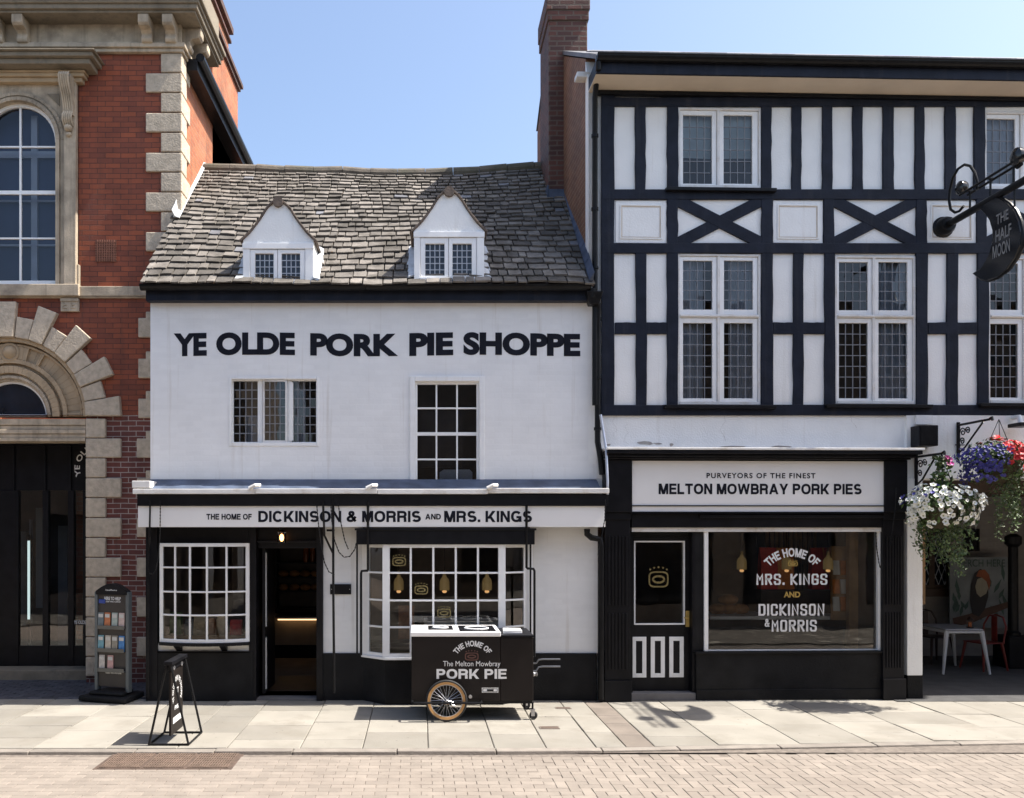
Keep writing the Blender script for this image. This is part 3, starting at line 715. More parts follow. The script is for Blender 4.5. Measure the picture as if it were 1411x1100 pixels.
# verge flashing against the bank's side wall
mb = MB()
for i in range(10):
    sA = 1.85+(SLEN-1.75)*i/10; sB = sA+(SLEN-1.75)/10*.97
    P = [rp(XL+.0,sA,.05),rp(XL+.09,sA,.05),rp(XL+.09,sB,.05),rp(XL+.0,sB,.05)]
    Q = [rp(XL+.0,sA,.16),rp(XL+.025,sA,.075),rp(XL+.025,sB,.075),rp(XL+.0,sB,.16+.03*(i % 2))]
    mb.hexa(P+Q)
mb.build('verge_flashing', lead_pale, roof)
mb = MB()
for i in range(9):
    sA = SLEN*i/9; sB = SLEN*(i+1)/9-.01
    mb.hexa([rp(XR-.05,sA,.05),rp(XR-.001,sA,.05),rp(XR-.001,sB,.05),rp(XR-.05,sB,.05),rp(XR-.05,sA,.075),rp(XR-.001,sA,.18),rp(XR-.001,sB,.18),rp(XR-.05,sB,.075)])
mb.build('soaker_flashing', lead, roof)
# --- dormers
def dormer(pxl, pxr, apex, eave, band, g1, g2, gz, bot, depth=3.0, y=-.19, nz=5, sw_=.35):
    ax, az = S(apex[0], apex[1], y); xl, xr = SX(pxl, y), SX(pxr, y); ze = SZ(eave, y); zb = SZ(bot, y)
    zt = SZ(band[1], y); zt0 = SZ(band[0], y)
    prof_ = [(0,0),(.12,.05),(.22,.125),(.33,.235),(.48,.455),(.63,.64),(.8,.83),(1,1)]
    L_ = [(ax+(xl-ax)*p, az+(ze-az)*q) for p, q in prof_]; Rr = [(ax+(xr-ax)*p, az+(ze-az)*q) for p, q in prof_[1:]]
    cap = .028
    L_[0] = (ax, az-.0)
    mb = MB()
    poly = L_[::-1] + Rr + [(xr, zt), (xl, zt)]
    mb.prism(poly, y, y+.06)
    mb.box(xl, xr, y+.061, y+2.2, zb-.03, ze-.002)     # cheeks
    d = mb.build('dormer', white_render, shop, bevel=.004)
    mb = MB(); mb.box(xl-.006, xr+.006, y-.022, y+.03, zt, zt0); mb.build('band', white_paint, d, bevel=.004)
    mb = MB(); fx0, fx1 = SX(g1[0]-7, y), SX(g2[1]+7, y); mx_ = SX((g1[1]+g2[0])/2, y)
    mb.box(xl, fx0, y-.012, y+.05, zb, zt-.001); mb.box(fx1, xr, y-.012, y+.05, zb, zt-.001)
    mb.build_each('dormer_post', white_paint, d, bevel=.004)
    mb = MB(); zg0, zg1 = SZ(gz[1], y), SZ(gz[0], y)
    for q in (g1, g2):
        p0, p1 = SX(q[0], y), SX(q[1], y)
        o0 = fx0+.004 if q is g1 else mx_+.003; o1 = mx_-.003 if q is g1 else fx1-.004
        mb.box(o0, p0, y-.004, y+.04, zb+.03, zt-.006); mb.box(p1, o1, y-.004, y+.04, zb+.03, zt-.006)
        mb.box(p0, p1, y-.004, y+.04, zg1, zt-.006); mb.box(p0, p1, y-.004, y+.04, zb+.03, zg0)
    mb.box(fx0, fx1, y-.03, y+.05, zb-.02, zb+.028)
    w_ = mb.build('dormer_window', white_paint, d, bevel=.003)
    for q in (g1, g2):
        p0, p1 = SX(q[0], y), SX(q[1], y)
        mb = MB(); mb.box(p0, p1, y+.03, y+.05, zg0, zg1); mb.build('glass', pane_blue, w_)
        mb = MB(); grid_bars(mb, p0, p1, zg0, zg1, 4, nz, .011, y+.022, y+.0305); mb.build('lead_lattice', came_pale, w_)
    # tiled roof sweeping back into the slope
    mb = MB(); ov = .03
    def back(z): return min(RY, EY + (z-EZ)/math.tan(sl_ang)+.12)
    for side, pts in ((-1, L_), (1, [L_[0]]+Rr)):
        k = len(pts)-1; pts = list(pts); pts[-1] = (pts[-1][0]+side*ov, pts[-1][1]-ov*.9)
        for i in range(k):
            (xa, za), (xb, zb_) = pts[i], pts[i+1]
            nx_ = Vector((za-zb_, (xb-xa)))
            nx_.normalize(); nx_ = nx_ if nx_.y > 0 else -nx_
            t = .026
            ya = y-.03+R_.uniform(-.012,.012)
            A = [(xa,ya,za),(xb,ya,zb_),(xb,back(zb_)+.25,zb_),(xa,back(za)+.25,za)]
            B = [(p[0]+nx_.x*t, p[1], p[2]+nx_.y*t) for p in A]
            mb.hexa(A+B)
    rt = mb.build('dormer_roof', verge_m, d, bevel=.006)
    mb = MB(); mb.tube([(ax, y-.045, az-.022), (ax, back(az)+.2, az-.022)], .066, 14); mb.build('dormer_ridge', verge_m, d)
    # lead at the foot and sides
    mb = MB(); mb.hexa([(xl-.04,y-.06,zb-.05),(xr+.04,y-.06,zb-.05),(xr+.04,y-.013,zb-.03),(xl-.04,y-.013,zb-.03),(xl-.04,y-.06,zb-.035),(xr+.04,y-.06,zb-.035),(xr+.04,y-.013,zb-.005),(xl-.04,y-.013,zb-.005)])
    for k in range(5):
        for sd_, xx in ((-1, xl), (1, xr)):
            zz = zb+.02+k*.115; yy = EY+(zz-EZ)/math.tan(sl_ang)
            mb.hexa([(xx,yy,zz+.03),(xx+sd_*(.05+R_.uniform(0,.05)),yy-.03,zz+.0),(xx+sd_*.07,yy+.10,zz+.13),(xx,yy+.12,zz+.16),
                     (xx,yy-.01,zz+.05),(xx+sd_*(.05+R_.uniform(0,.05)),yy-.04,zz+.02),(xx+sd_*.07,yy+.09,zz+.15),(xx,yy+.11,zz+.19)])
    mb.build('dormer_flashing', lead_pale, d)
    return d
dormer(335, 432, (383.5, 277), 331, (335.5, 343.5), (351.5, 377), (388, 413.5), (349.5, 385), 391, nz=4)
dormer(570.5, 667, (619, 263), 318, (320, 327.5), (586, 612.5), (623.5, 650), (336, 380), 386, nz=5)
# --- chimney between the two roofs
mb = MB(); cx0, cx1 = SX(756,1.62), SX(809.5,1.62)
mb.box(cx0, cx1, 1.62, 2.5, 6.3, 9.9)
ch = mb.build('chimney', stack_brick, roof, bevel=.01)
mb = MB(); mb.box(cx0-.02, cx1+.02, 1.60, 2.52, 9.9, 10.05); mb.box(cx0-.035, cx1+.035, 1.585, 2.535, 10.05, 10.32); mb.build('chimney_cap', stack_brick, ch, bevel=.01)
mb = MB(); zc = EZ+(1.62-EY)*math.tan(sl_ang); mb.box(cx0-.02, cx1+.0, 1.59, 1.618, zc-.12, zc+.14)
mb.box(cx0-.025, cx0-.002, 1.59, 2.5, zc, zc+.2); mb.build('chimney_flashing', lead, ch, bevel=.005)

# --- ground floor: white ledge with lead, black box, sign
fx0, fx1 = SX(190, fY), SX(834, fY)
mb = MB()
yb, zb_ = -.004, SZ(660.5); zf = SZ(673, -.28)
mb.hexa([(XL,-.30,zf-.02),(XR+.1,-.30,zf-.02),(XR+.1,yb,zf-.02),(XL,yb,zf-.02),(XL,-.30,zf),(XR+.1,-.30,zf),(XR+.1,-.02,zb_),(XL,-.02,zb_)])
mb.build('lead_flashing', lead, shop, bevel=.008)
mb = MB(); zt, zu = SZ(673.5, fY-.06), SZ(680.5, fY-.06)
seg_x = [SX(185, fY), -2.1, -.55, .85, SX(838, fY)]
for i in range(4):
    dz = R_.uniform(-.006,.006); mb.box(seg_x[i]+.002, seg_x[i+1]-.002, fY-.07, -.28, zu+dz, zt+dz)
mb.box(seg_x[0]-.01, seg_x[0]+.22, fY-.06, -.1, zt+.012, SZ(663, fY))
mb.build('ledge', white_worn, shop, bevel=.006)
mb = MB()
for px in (352, 512, 677):
    x = SX(px, fY); z = SZ(671, fY-.06); mb.tube([(x-.06,fY-.09,z-.02),(x+.01,fY-.10,z+.015),(x+.07,fY-.05,z+.02)], .024, 8)
mb.build_each('awning_hook', white_worn, shop)
mb = MB(); mb.box(fx0, fx1+.03, fY-.03, -.02, SZ(697, fY), zu-.002); mb.box(SX(190,fY), fx1+.02, fY-.036, fY-.0305, SZ(684,fY), SZ(682,fY)); mb.build('awning_box', black, shop, bevel=.006)
mb = MB(); mb.box(fx0, fx1, fY, fY+.05, SZ(726.5, fY), SZ(697.3, fY)); sb = mb.build('sign_board', sign_white, shop, bevel=.004)
for body, a, b, t, u in (('THE HOME OF', 284.5, 347, 708.3, 716.2), ('DICKINSON & MORRIS', 356, 580, 704.2, 719.6), ('AND', 586, 607.5, 708.3, 716.0), ('MRS. KINGS', 612, 733, 704.2, 719.6)):
    mb = MB(); gwrite(mb, body, SX(a,fY), SX(b,fY), SZ(u,fY), SZ(t,fY), lambda u_, v: (u_, fY-.003, v)); mb.build('sign_lettering', lettering_m, sb, recalc=False)
mb = MB(); mb.box(fx0+.02, fx1-.02, fY+.052, .16, SZ(727,fY)+.004, SZ(724,fY)); mb.build('soffit', black, shop)
# --- ground-floor wall pieces
mb = MB()                                           # white walls, holes for bays and door
LB = (SX(219), SX(345), SZ(887), SZ(748)); DR = (SX(354), SX(440), 0.0, SZ(754)); RB = (SX(502), SX(732), 0.30, SZ(752))
mb.quad((XL,0,0),(XL+.0001,0,0),(XL+.0001,0,1),(XL,0,1))
def panel(x0, x1, z0, z1, y=0.0):
    mb.quad((x0,y,z0),(x1,y,z0),(x1,y,z1),(x0,y,z1))
zs = SZ(900)
panel(SX(445), SX(500), zs, SZ(722)); panel(SX(730), XR+.12, zs, SZ(722)); 
panel(SX(219), SX(345), SZ(897), SZ(886), -.02)
mb.build_each('lower_wall', white_wall, shop, recalc=False)
mb = MB()                                           # black plinths and piers
mb.box(SX(440), SX(502), -.03, .3, 0, zs); mb.box(SX(730), XR+.10, -.03, .3, 0, zs); mb.box(SX(212), SX(350), -.06, .25, 0, SZ(897))
mb.build_each('plinth', black_rough, shop, bevel=.008)
mb = MB()
mb.box(SX(203), SX(219), -.07, .2, 0, SZ(722)); mb.box(SX(344), SX(354), -.05, .5, 0, SZ(722)); mb.box(SX(436.5), SX(445.5), -.05, .5, 0, SZ(722))
mb.box(SX(219)+.001, SX(344)-.001, -.04, .2, SZ(748.5), SZ(722)); mb.box(SX(354)+.001, SX(436.5)-.001, .06, .2, SZ(756), SZ(722))
mb.box(SX(354)+.001, SX(436.5)-.001, -.02, .06, SZ(748), SZ(745))
mb.build('shopfront_frame', black, shop, bevel=.006)
mb = MB(); mb.box(SX(492,-.2), SX(735,-.2), fY+.0, .1, SZ(750.5,fY), SZ(729,fY)); mb.box(SX(490,-.2), SX(737,-.2), fY-.02, -.1, SZ(731,fY), SZ(728,fY)); mb.build('blind_box', black, shop, bevel=.006)
# --- left bow window
def bow(t): return -.05 - .13*(1-(2*t-1)**2)      # y of the bow across its width
x0, x1 = SX(219,-.1), SX(343,-.1); zt, zb_ = SZ(749,-.1), SZ(883,-.12)
cols = [0, .16, .34, .545, .765, 1.0]
colpx = [219+1.5, 161, 0]
cx_ = [SX(p,-.12) for p in (221, 242, 263.5, 287, 313, 340)]
def byy(x): return bow(max(0, min(1, (x-x0)/(x1-x0))))
mb = MB()
def bow_strip(mb, za, zb2, t0, t1, n=16, xa=None, xb=None):
    xa = x0 if xa is None else xa; xb = x1 if xb is None else xb
    for i in range(n):
        p, q = xa+(xb-xa)*i/n, xa+(xb-xa)*(i+1)/n
        mb.hexa([(p,byy(p)-t0,za),(q,byy(q)-t0,za),(q,byy(q)+t1,za),(p,byy(p)+t1,za),(p,byy(p)-t0,zb2),(q,byy(q)-t0,zb2),(q,byy(q)+t1,zb2),(p,byy(p)+t1,zb2)])
rows = [SZ(p,-.12) for p in (883, 847.5, 815.5, 782, 751)]
for k, z in enumerate(rows):
    t = .022 if k in (0, 4) else .011
    bow_strip(mb, z-t, z+t, .024 if k in (0,4) else .016, .02)
for k, x in enumerate(cx_):
    t = .024 if k in (0, 5) else .012
    mb.box(x-t, x+t, byy(x)-.02, byy(x)+.024, rows[0]-.02, rows[4]+.02)
lb = mb.build('bow_window', white_paint, shop, bevel=.003)
mb = MB(); 
for i in range(16):
    p, q = x0+(x1-x0)*i/16, x0+(x1-x0)*(i+1)/16
    mb.quad((p,byy(p),rows[0]),(q,byy(q),rows[0]),(q,byy(q),rows[4]),(p,byy(p),rows[4]))
mb.build('glass', pane_shop, lb, recalc=False)
mb = MB(); bow_strip(mb, rows[0]-.062, rows[0]-.023, .06, .1); mb.build('sill', black, lb, bevel=.005)
mb = MB()
for px in (248, 310):
    x = SX(px); mb.prism([(-.02, SZ(886)), (-.17, SZ(886)), (-.16, SZ(889)), (-.09, SZ(893)), (-.02, SZ(897))], x-.04, x+.04, 'x')
mb.build_each('corbel', black, lb, bevel=.006)
mb = MB(); mb.box(SX(219), SX(345), -.06, -.02, SZ(899), SZ(897)+.002); mb.build('plinth_rail', black, shop)
# --- right canted bay
bayY = -.27
bx = [SX(500), SX(532, bayY), SX(691.5, bayY), SX(733)]; by = [-.02, bayY, bayY, -.02]
brow = [SZ(p, bayY) for p in (903, 864.5, 827.5, 789.5, 752.5)]
mb = MB()
def cant(mb, i, u0, u1, z0, z1, t0=.02, t1=.02):
    a = Vector((bx[i], by[i])); b = Vector((bx[i+1], by[i+1])); d = (b-a); n_ = Vector((d.y, -d.x)).normalized()
    if n_.y > 0: n_ = -n_
    p, q = a+d*u0, a+d*u1
    mb.hexa([(*(p+n_*t0),z0),(*(q+n_*t0),z0),(*(q-n_*t1),z0),(*(p-n_*t1),z0),(*(p+n_*t0),z1),(*(q+n_*t0),z1),(*(q-n_*t1),z1),(*(p-n_*t1),z1)])
for i in range(3):
    for k, z in enumerate(brow):
        t = .022 if k in (0, 4) else .012
        cant(mb, i, 0, 1, z-t, z+t, .02 if k in (0,4) else .014)
fxs = [(p-532)/(691.5-532) for p in (566, 597, 628, 658.5)]
for u in fxs: cant(mb, 1, u-.009, u+.009, brow[0]+.022, brow[4]-.022, .018)
for i in (0, 2):
    lo, hi = (0, .30) if i == 0 else (.70, 1.0)
    cant(mb, i, lo, hi, brow[0]+.023, brow[4]-.023, .016)
for i in (1, 2): 
    x, y = bx[i], by[i]; mb.prism([(x-.045,y-.028),(x+.045,y-.028),(x+.05,y+.04),(x-.05,y+.04)], brow[0]-.021, brow[4]+.021, 'z')
rb = mb.build('bay_window', white_paint, shop, bevel=.003)
mb = MB()
for i in range(3): mb.quad((bx[i],by[i],brow[0]),(bx[i+1],by[i+1],brow[0]),(bx[i+1],by[i+1],brow[4]),(bx[i],by[i],brow[4]))
bgl = mb.build('glass', pane_shop, rb, recalc=False)
mb = MB(); mb.prism([(bx[0]-.02,.1),(bx[0]-.02,-.06),(bx[1]-.02,bayY-.06),(bx[2]+.02,bayY-.06),(bx[3]+.02,-.06),(bx[3]+.02,.1)], brow[0]-.055, brow[0]-.0235, 'z'); mb.build('sill', white_paint, rb, bevel=.005)
mb = MB(); mb.prism([(bx[0]-.01,.1),(bx[0]-.01,-.02),(bx[1]-.01,bayY-.0),(bx[2]+.01,bayY-.0),(bx[3]+.01,-.02),(bx[3]+.01,.1)], 0, brow[0]-.057, 'z'); mb.build('bay_plinth', black_rough, rb, bevel=.006)
mb = MB()
for px, py in ((550,772), (580.5,811), (612,843)):
    x, z = S(px, py, bayY); emblem(mb, x, z, .175, .16, lambda u, v: (u, bayY-.002, v))
mb.build('pie_emblem', gold_dim, rb, recalc=False)
mb = MB(); write(mb, 'PURE', SX(681,bayY), SX(711,bayY), SZ(780,bayY), SZ(769,bayY), lambda u, v: (u, .6, v)); 
# --- shop room
room(shop, XL+.05, XR-.05, .21, 4.6, .02, 2.62, room_w, 'shop_room')
mb = MB(); mb.box(SX(354)-.02, SX(440)+.02, -.02, .5, 0, .02); mb.build('door_step', concrete, shop)
mb = MB(); mb.box(SX(356), SX(438), .5, 1.65, .021, .03); mb.build('door_mat', wood_dark, shop)
# open door leaf, folded back inside on the left
mb = MB(); x = SX(361)
mb.box(x-.02, x+.02, .12, .86, .06, 2.02)
od = mb.build('open_door', black, shop, bevel=.004)
mb = MB(); mb.box(x+.021, x+.03, .14, .19, .95, 1.93); mb.box(x+.021, x+.03, .14, .19, .12, .80); mb.build('bead', white_worn, od)

# --- downpipes
mb = MB()
dpx = SX(826)
mb.tube([(SX(812),-.2,GZ-.02),(SX(812),-.2,GZ-.12),(SX(822),-.1,GZ-.2),(SX(822),-.07,SZ(470)),(SX(822),-.07,SZ(610)),(SX(825.5),-.09,SZ(632)),(SX(827.5),-.10,SZ(655))], .038, 10)
mb.tube([(SX(806),-.14,SZ(729)),(SX(806),-.14,SZ(736)),(SX(812),-.14,SZ(741)),(SX(824),-.12,SZ(743)),(SX(825.5),-.12,SZ(752)),(SX(825.5),-.12,.03)], .04, 10)
for py in (440, 520, 590): mb.tube([(SX(822),-.07,SZ(py)),(SX(822),-.07,SZ(py+4))], .05, 10)
mb.build('downpipe', iron, shop, smooth=True)
mb = MB(); x, z = S(818, 412, -.15); mb.hexa([(x-.06,-.2,z-.08),(x+.06,-.2,z-.08),(x+.06,-.06,z-.08),(x-.06,-.06,z-.08),(x-.11,-.24,z+.08),(x+.11,-.24,z+.08),(x+.11,-.04,z+.08),(x-.11,-.04,z+.08)]); mb.build('rain_hopper', iron, shop, bevel=.008)
# --- awning rods on the front
mb = MB()
for pts in ([(507,690,-.36),(507,785,-.36),(506,786.5,-.34),(498.5,787,-.30),(497.5,790,-.30),(497.5,903,-.30)], [(725.5,697,-.36),(725.5,782,-.36),(727,783.5,-.34),(735,784,-.30),(736.5,787,-.30),(736.5,905,-.30)]):
    mb.tube([(SX(p[0],p[2]), p[2], SZ(p[1],p[2])) for p in pts], .016, 8)
for px in (492, 731): mb.tube([(SX(px,-.1),-.10,SZ(750,-.1)),(SX(px,-.1),-.10,SZ(902,-.1))], .012, 6)
mb.tube([(SX(207,fY-.05),fY-.05,SZ(690,fY)),(SX(206,fY-.05),fY-.05,SZ(740,fY)),(SX(205,-.12),-.12,SZ(760,-.12)),(SX(205,-.12),-.12,.05)], .012, 6)
mb.tube([(SX(445,fY-.05),fY-.05,SZ(690,fY)),(SX(447,fY-.05),fY-.05,SZ(738,fY)),(SX(458,-.3),-.26,SZ(762,-.3))], .014, 6)
mb.tube([(SX(450,-.25),-.25,SZ(731,-.25)),(SX(461,-.25),-.25,SZ(731,-.25))], .014, 6)
mb.build_each('awning_rod', iron, shop, smooth=True)
# pale awning arm folded against the right end
mb = MB(); mb.tube([(SX(824),-.16,SZ(574)),(SX(830),-.22,SZ(620)),(SX(836.5,fY),fY-.03,SZ(664,fY)),(SX(836,fY),fY-.04,SZ(682,fY))], .018, 8); mb.build('awning_arm', steel, shop, smooth=True)

# ================================================================== THE BANK (left), front 1.2 m back
BY = 1.2
bank = thing('brick_bank', 'tall red brick building with stone quoins, bracketed cornice and arched doorway', 'building', (-6.5, BY, 0))
def B(px, py, dy=0): return S(px, py, BY+dy)
def BX(px, dy=0): return SX(px, BY+dy)
def BZ(py, dy=0): return SZ(py, BY+dy)
BR = BX(248); BL = -11.5; ZT = BZ(35); ZC = BZ(572)
mb = MB()
wcx = BX(25); ax_, az_ = B(12, 574); RO = 108*12.2/F
whole = [(BX(-60), BX(108), BZ(408), BZ(118)), (BX(-94), BX(119), -.1, BZ(468))]
wall(mb, BL, BR, ZC, ZT, [whole[0], (whole[1][0], whole[1][1], ZC, whole[1][3])], BY, .3)
mb.build('wall', red_brick, bank)
mb = MB()
# spandrels filling the square opening round the arch
n = 24
arc = [(ax_+RO*math.cos(PI*k/n), az_+RO*math.sin(PI*k/n)) for k in range(n+1)]
hx0, hx1, hz = whole[1][0], whole[1][1], whole[1][3]
for k in range(n):
    a, b = arc[k], arc[k+1]; zt_ = hz
    mb.quad((a[0],BY,a[1]),(b[0],BY,b[1]),(b[0],BY,zt_),(a[0],BY,zt_))
mb.quad((arc[0][0],BY,ZC),(hx1,BY,ZC),(hx1,BY,hz),(arc[0][0],BY,hz))
mb.build('spandrel', red_brick, bank, recalc=False)
mb = MB(); wall(mb, BL, BR, 0, ZC, [(hx0, hx1, 0, ZC)], BY+.001, .3); mb.build('lower_wall', low_brick, bank)
mb = MB(); mb.quad((BR,BY,0),(BR,5.0,0),(BR,5.0,9.1),(BR,BY,9.1)); mb.quad((BL,12,0),(BR,12,0),(BR,12,ZT),(BL,12,ZT)); mb.quad((BL,BY,0),(BL,BY,ZT),(BL,12,ZT),(BL,12,0))
mb.quad((BR-.0,5.0,0),(BR-1.6,5.0,0),(BR-1.6,5.0,ZT),(BR,5.0,ZT)); mb.quad((BR-1.6,5.0,0),(BR-1.6,12,0),(BR-1.6,12,ZT),(BR-1.6,5.0,ZT))
mb.build('side_wall', side_brick, bank)
# quoins at the corner, wrapped round both faces
qz = BZ(75) ; k = 0; qh = 27.3*12.2/F
while qz > 2.3:
    long_ = k % 2 == 1
    wf = .27 if not long_ else .49
    ws = .42 if not long_ else .24
    mb = MB(); p = .035
    mb.prism([(BR-wf,BY-p),(BR+p,BY-p),(BR+p,BY+ws),(BR-.05,BY+ws),(BR-.05,BY+.05),(BR-wf,BY+.05)], qz-qh+.012, qz-.003, 'z')
    mb.build('quoin', stone_v, bank, bevel=.014)
    qz -= qh; k += 1
# --- the street-level quoins beside the doorway
qz = BZ(577); k = 0
while qz > .12:
    long_ = k % 2 == 0
    zb_ = max(.03, qz-qh)
    mb = MB(); mb.box(BX(119.5), BX(147 if k % 2 == 0 else 168), BY-.05, BY+.25, zb_+.006, qz-.004); mb.build('quoin', stone_v, bank, bevel=.016)
    if k % 2 == 1:
        mb = MB(); mb.box(BX(189.5), BR-.0, BY-.04, BY+.05, zb_+.006, qz-.004); mb.build('quoin', stone_v, bank, bevel=.012)
    qz -= qh; k += 1
for py in (439, 495, 550):
    mb = MB(); mb.box(BX(191.5), BR-.0, BY-.04, BY+.05, BZ(py+26.5), BZ(py)); mb.build('quoin', stone_v, bank, bevel=.012)
# --- voussoirs
ppm = 12.2/F
for k in range(17):
    a = math.radians(5+10.625*k); h_ = math.radians(5.0)
    ro = (157 if k % 2 == 0 else 137)*ppm; ri = 108.5*ppm
    P = []
    for r, s_ in ((ri,-1),(ro,-1),(ro,1),(ri,1)):
        P.append((ax_+r*math.cos(a+s_*h_), az_+r*math.sin(a+s_*h_)))
    if k in (0, 16):
        zlo = az_-.02
        P = [(px_, max(pz, zlo)) for px_, pz in P]
    mb = MB(); mb.prism(P, BY-(.085 if k % 2 == 0 else .06), BY+.05); mb.build('voussoir', stone_v, bank, bevel=.012)
# --- tympanum: lunette of glass inside carved rings
def ring(mb, r0, r1, y0, y1, a0=0, a1=180, n=32, cz=None):
    cz = az_ if cz is None else cz
    for k in range(n):
        A, Bq = math.radians(a0+(a1-a0)*k/n), math.radians(a0+(a1-a0)*(k+1)/n)
        q = [(r0,A),(r1,A),(r1,Bq),(r0,Bq)]
        mb.hexa([(ax_+r*math.cos(t), y0, cz+r*math.sin(t)) for r, t in q]+[(ax_+r*math.cos(t), y1, cz+r*math.sin(t)) for r, t in q])
mb = MB(); ring(mb, 103*ppm, 108.3*ppm, BY-.02, BY+.2); ring(mb, 70*ppm, 102.9*ppm, BY+.07, BY+.2); ring(mb, 74*ppm, 80*ppm, BY+.02, BY+.069); ring(mb, 98*ppm, 101*ppm, BY+.03, BY+.069)
ring(mb, 60*ppm, 69.9*ppm, BY+.0, BY+.2)
for a in (2, 62, 118, 178): ring(mb, 80.1*ppm, 98*ppm, BY+.025, BY+.069, a-1.5, a+1.5, 2)
ring(mb, 80.1*ppm, 97.9*ppm, BY+.03, BY+.069, 74, 106, 8)
ty = mb.build('tympanum', stone_warm, bank, bevel=.006)
mb = MB(); ring(mb, 50*ppm, 59.9*ppm, BY+.05, BY+.2); ring(mb, 53*ppm, 57*ppm, BY+.02, BY+.049); mb.build('lunette_moulding', stone, ty, bevel=.006)
mb = MB(); ring(mb, 47*ppm, 49.9*ppm, BY+.1, BY+.18); ring(mb, .0, 49*ppm, BY+.15, BY+.155, n=24); 
lu = MB(); ring(lu, .0, 47*ppm, BY+.14, BY+.145, n=24); lu.build('lunette_glass', pane_blue, ty, recalc=True)
mb = MB(); ring(mb, 47*ppm, 49.9*ppm, BY+.1, BY+.18); mb.box(ax_-49*ppm, ax_+49*ppm, BY+.1, BY+.15, az_-.0, az_+.04); mb.build('lunette_frame', white_paint, ty)
mb = MB(); bx_, bz_ = ax_, az_+89*ppm; mb.lathe([(.14,.06),(.14,.0),(.12,-.012),(.10,.0),(.085,-.02),(.05,-.06),(.001,-.072)], (bx_, BY+.02, bz_), 24, 'y'); mb.build('boss', stone_warm, ty, smooth=True)
mb = MB()
for a, b, dp in ((577.5,586,.03),(586.3,592,.0),(592.3,598,.05),(598.3,604,.02),(604.2,608.5,.06)): mb.box(hx0+.0, hx1-.005, BY-dp*.6+.0, BY+.3, BZ(b), BZ(a)-.001)
mb.build('door_lintel', stone, bank, bevel=.006)
# --- doorway: dark screen of glazed doors
DY = BY+.55
mb = MB(); z1 = BZ(609); zd = BZ(676, .55); zz = BZ(890, .55)
def dx(p): return SX(p, DY)
mb.box(hx0, hx1+.2, DY, DY+.06, zd, z1+.1); mb.box(hx0, hx1+.2, DY, DY+.06, .16, zz)
for a, b in ((-90, 26), (59, 67), (94, 102), (114.5, 130)): mb.box(dx(a), dx(b), DY-.015, DY+.07, .17, zd-.001)
for a in (20, 63, 98): mb.box(dx(a)-.012, dx(a)+.012, DY-.03, DY-.001, zd, z1)
ds = mb.build('door_screen', black, bank, bevel=.005)
mb = MB(); mb.box(dx(20), dx(118), DY+.02, DY+.026, zz, zd); mb.build('glass', pane, ds)
mb = MB(); mb.box(hx0, hx1-.003, BY+.2, DY+.2, .0, .16); mb.build('door_step', stone_dark, bank, bevel=.01)
room(bank, hx0-.5, hx1+.35, DY+.071, DY+3.2, .1, z1+.2, room_w)
mb = MB()
for p0, p1, z0_, z1_, yy in ((28,36,.6,2.2,1.5),(40,43,.9,2.4,1.2),(80,93,.2,2.3,1.9)): mb.box(SX(p0,DY+yy), SX(p1,DY+yy), DY+yy, DY+yy+.05, z0_, z1_)
mb.build('door_reflection_strips', curtain_m, bank)  # pale strips added to stand in for reflections in the door panes
yh = DY+1.1
hl = thing('hall_fill_strip', 'upright glowing white strip added to light the hall behind the bank door glass', 'lamp', (SX(39,yh), yh, .17))  # glowing strip added to brighten the hall, where the glass shows a pale stripe
mb = MB(); mb.box(SX(37.8,yh), SX(40.2,yh), yh, yh+.03, .75, 2.05); mb.build('tube', emit('cool_fill_glow', (.85,1.0,.92), .7), hl)
mb = MB(); mb.box(SX(36.8,yh), SX(41.2,yh), yh+.031, yh+.08, .16, 2.15); mb.build('strip_backing', iron, hl)
mb = MB(); yp = DY+.9; mb.box(SX(105,yp), SX(117,yp), yp, yp+.3, .16, 3.2); mb.build('yard_brick_standin', side_brick, bank)  # brick added to stand in for sunlit yard brick glimpsed through the pane
mb = MB(); mb.box(SX(26,yp), SX(36,yp), yp+.6, yp+.64, .9, 2.6); mb.build('door_reflection_panel', blind_m, bank)  # pale panel added to stand in for the teal reflection in the pane
mb = MB(); cx_a, cz_a = S(136, 645, DY-.04)
arc_write(mb, 'YE OLDE PORK PIE', cx_a, cz_a, .30, -PI*.62, PI*.62, .085, lambda u, v: (u, DY-.004, v), weight=.02)
write(mb, 'YE OLDE', dx(102.5), dx(119), SZ(860,DY), SZ(855,DY), lambda u, v: (u, DY-.017, v), weight=.02)
mb.build('glass_lettering', lettering_w, ds, recalc=False)
# reveal of the doorway
mb = MB(); mb.box(hx1-.004, hx1+.25, BY+.25, DY+.3, 0, BZ(574)); mb.box(hx0-.25, hx0+.004, BY+.25, DY+.3, 0, BZ(574)); mb.box(hx0, hx1, BY+.3, DY+.3, BZ(609)+.0, BZ(574)); mb.build('door_reveal', black, bank)
# --- string course and carved block
mb = MB()
mb.box(BL, BR-.02, BY-.06, BY+.1, BZ(409.5), BZ(396)); mb.box(BL, BR-.03, BY-.045, BY+.1, BZ(411.5), BZ(409.7)); mb.box(BX(-120), BX(112), BY-.10, BY+.1, BZ(410), BZ(394)); mb.build('string_course', stone, bank, bevel=.01)
mb = MB(); a, b = BX(85), BX(110); c_, d_ = BZ(430), BZ(412)
mb.box(a, b, BY-.04, BY+.05, c_, d_); mb.box(a, b, BY-.055, BY-.041, c_+.14, d_)
for q in (.03,.15): mb.box(a+q, a+q+.07, BY-.052, BY-.041, c_+.04, c_+.055); mb.box(a+q, a+q+.015, BY-.052, BY-.041, c_+.056, c_+.13); mb.box(a+q+.016, a+q+.06, BY-.052, BY-.041, c_+.085, c_+.10)
mb.build('carved_block', stone, bank, bevel=.005)
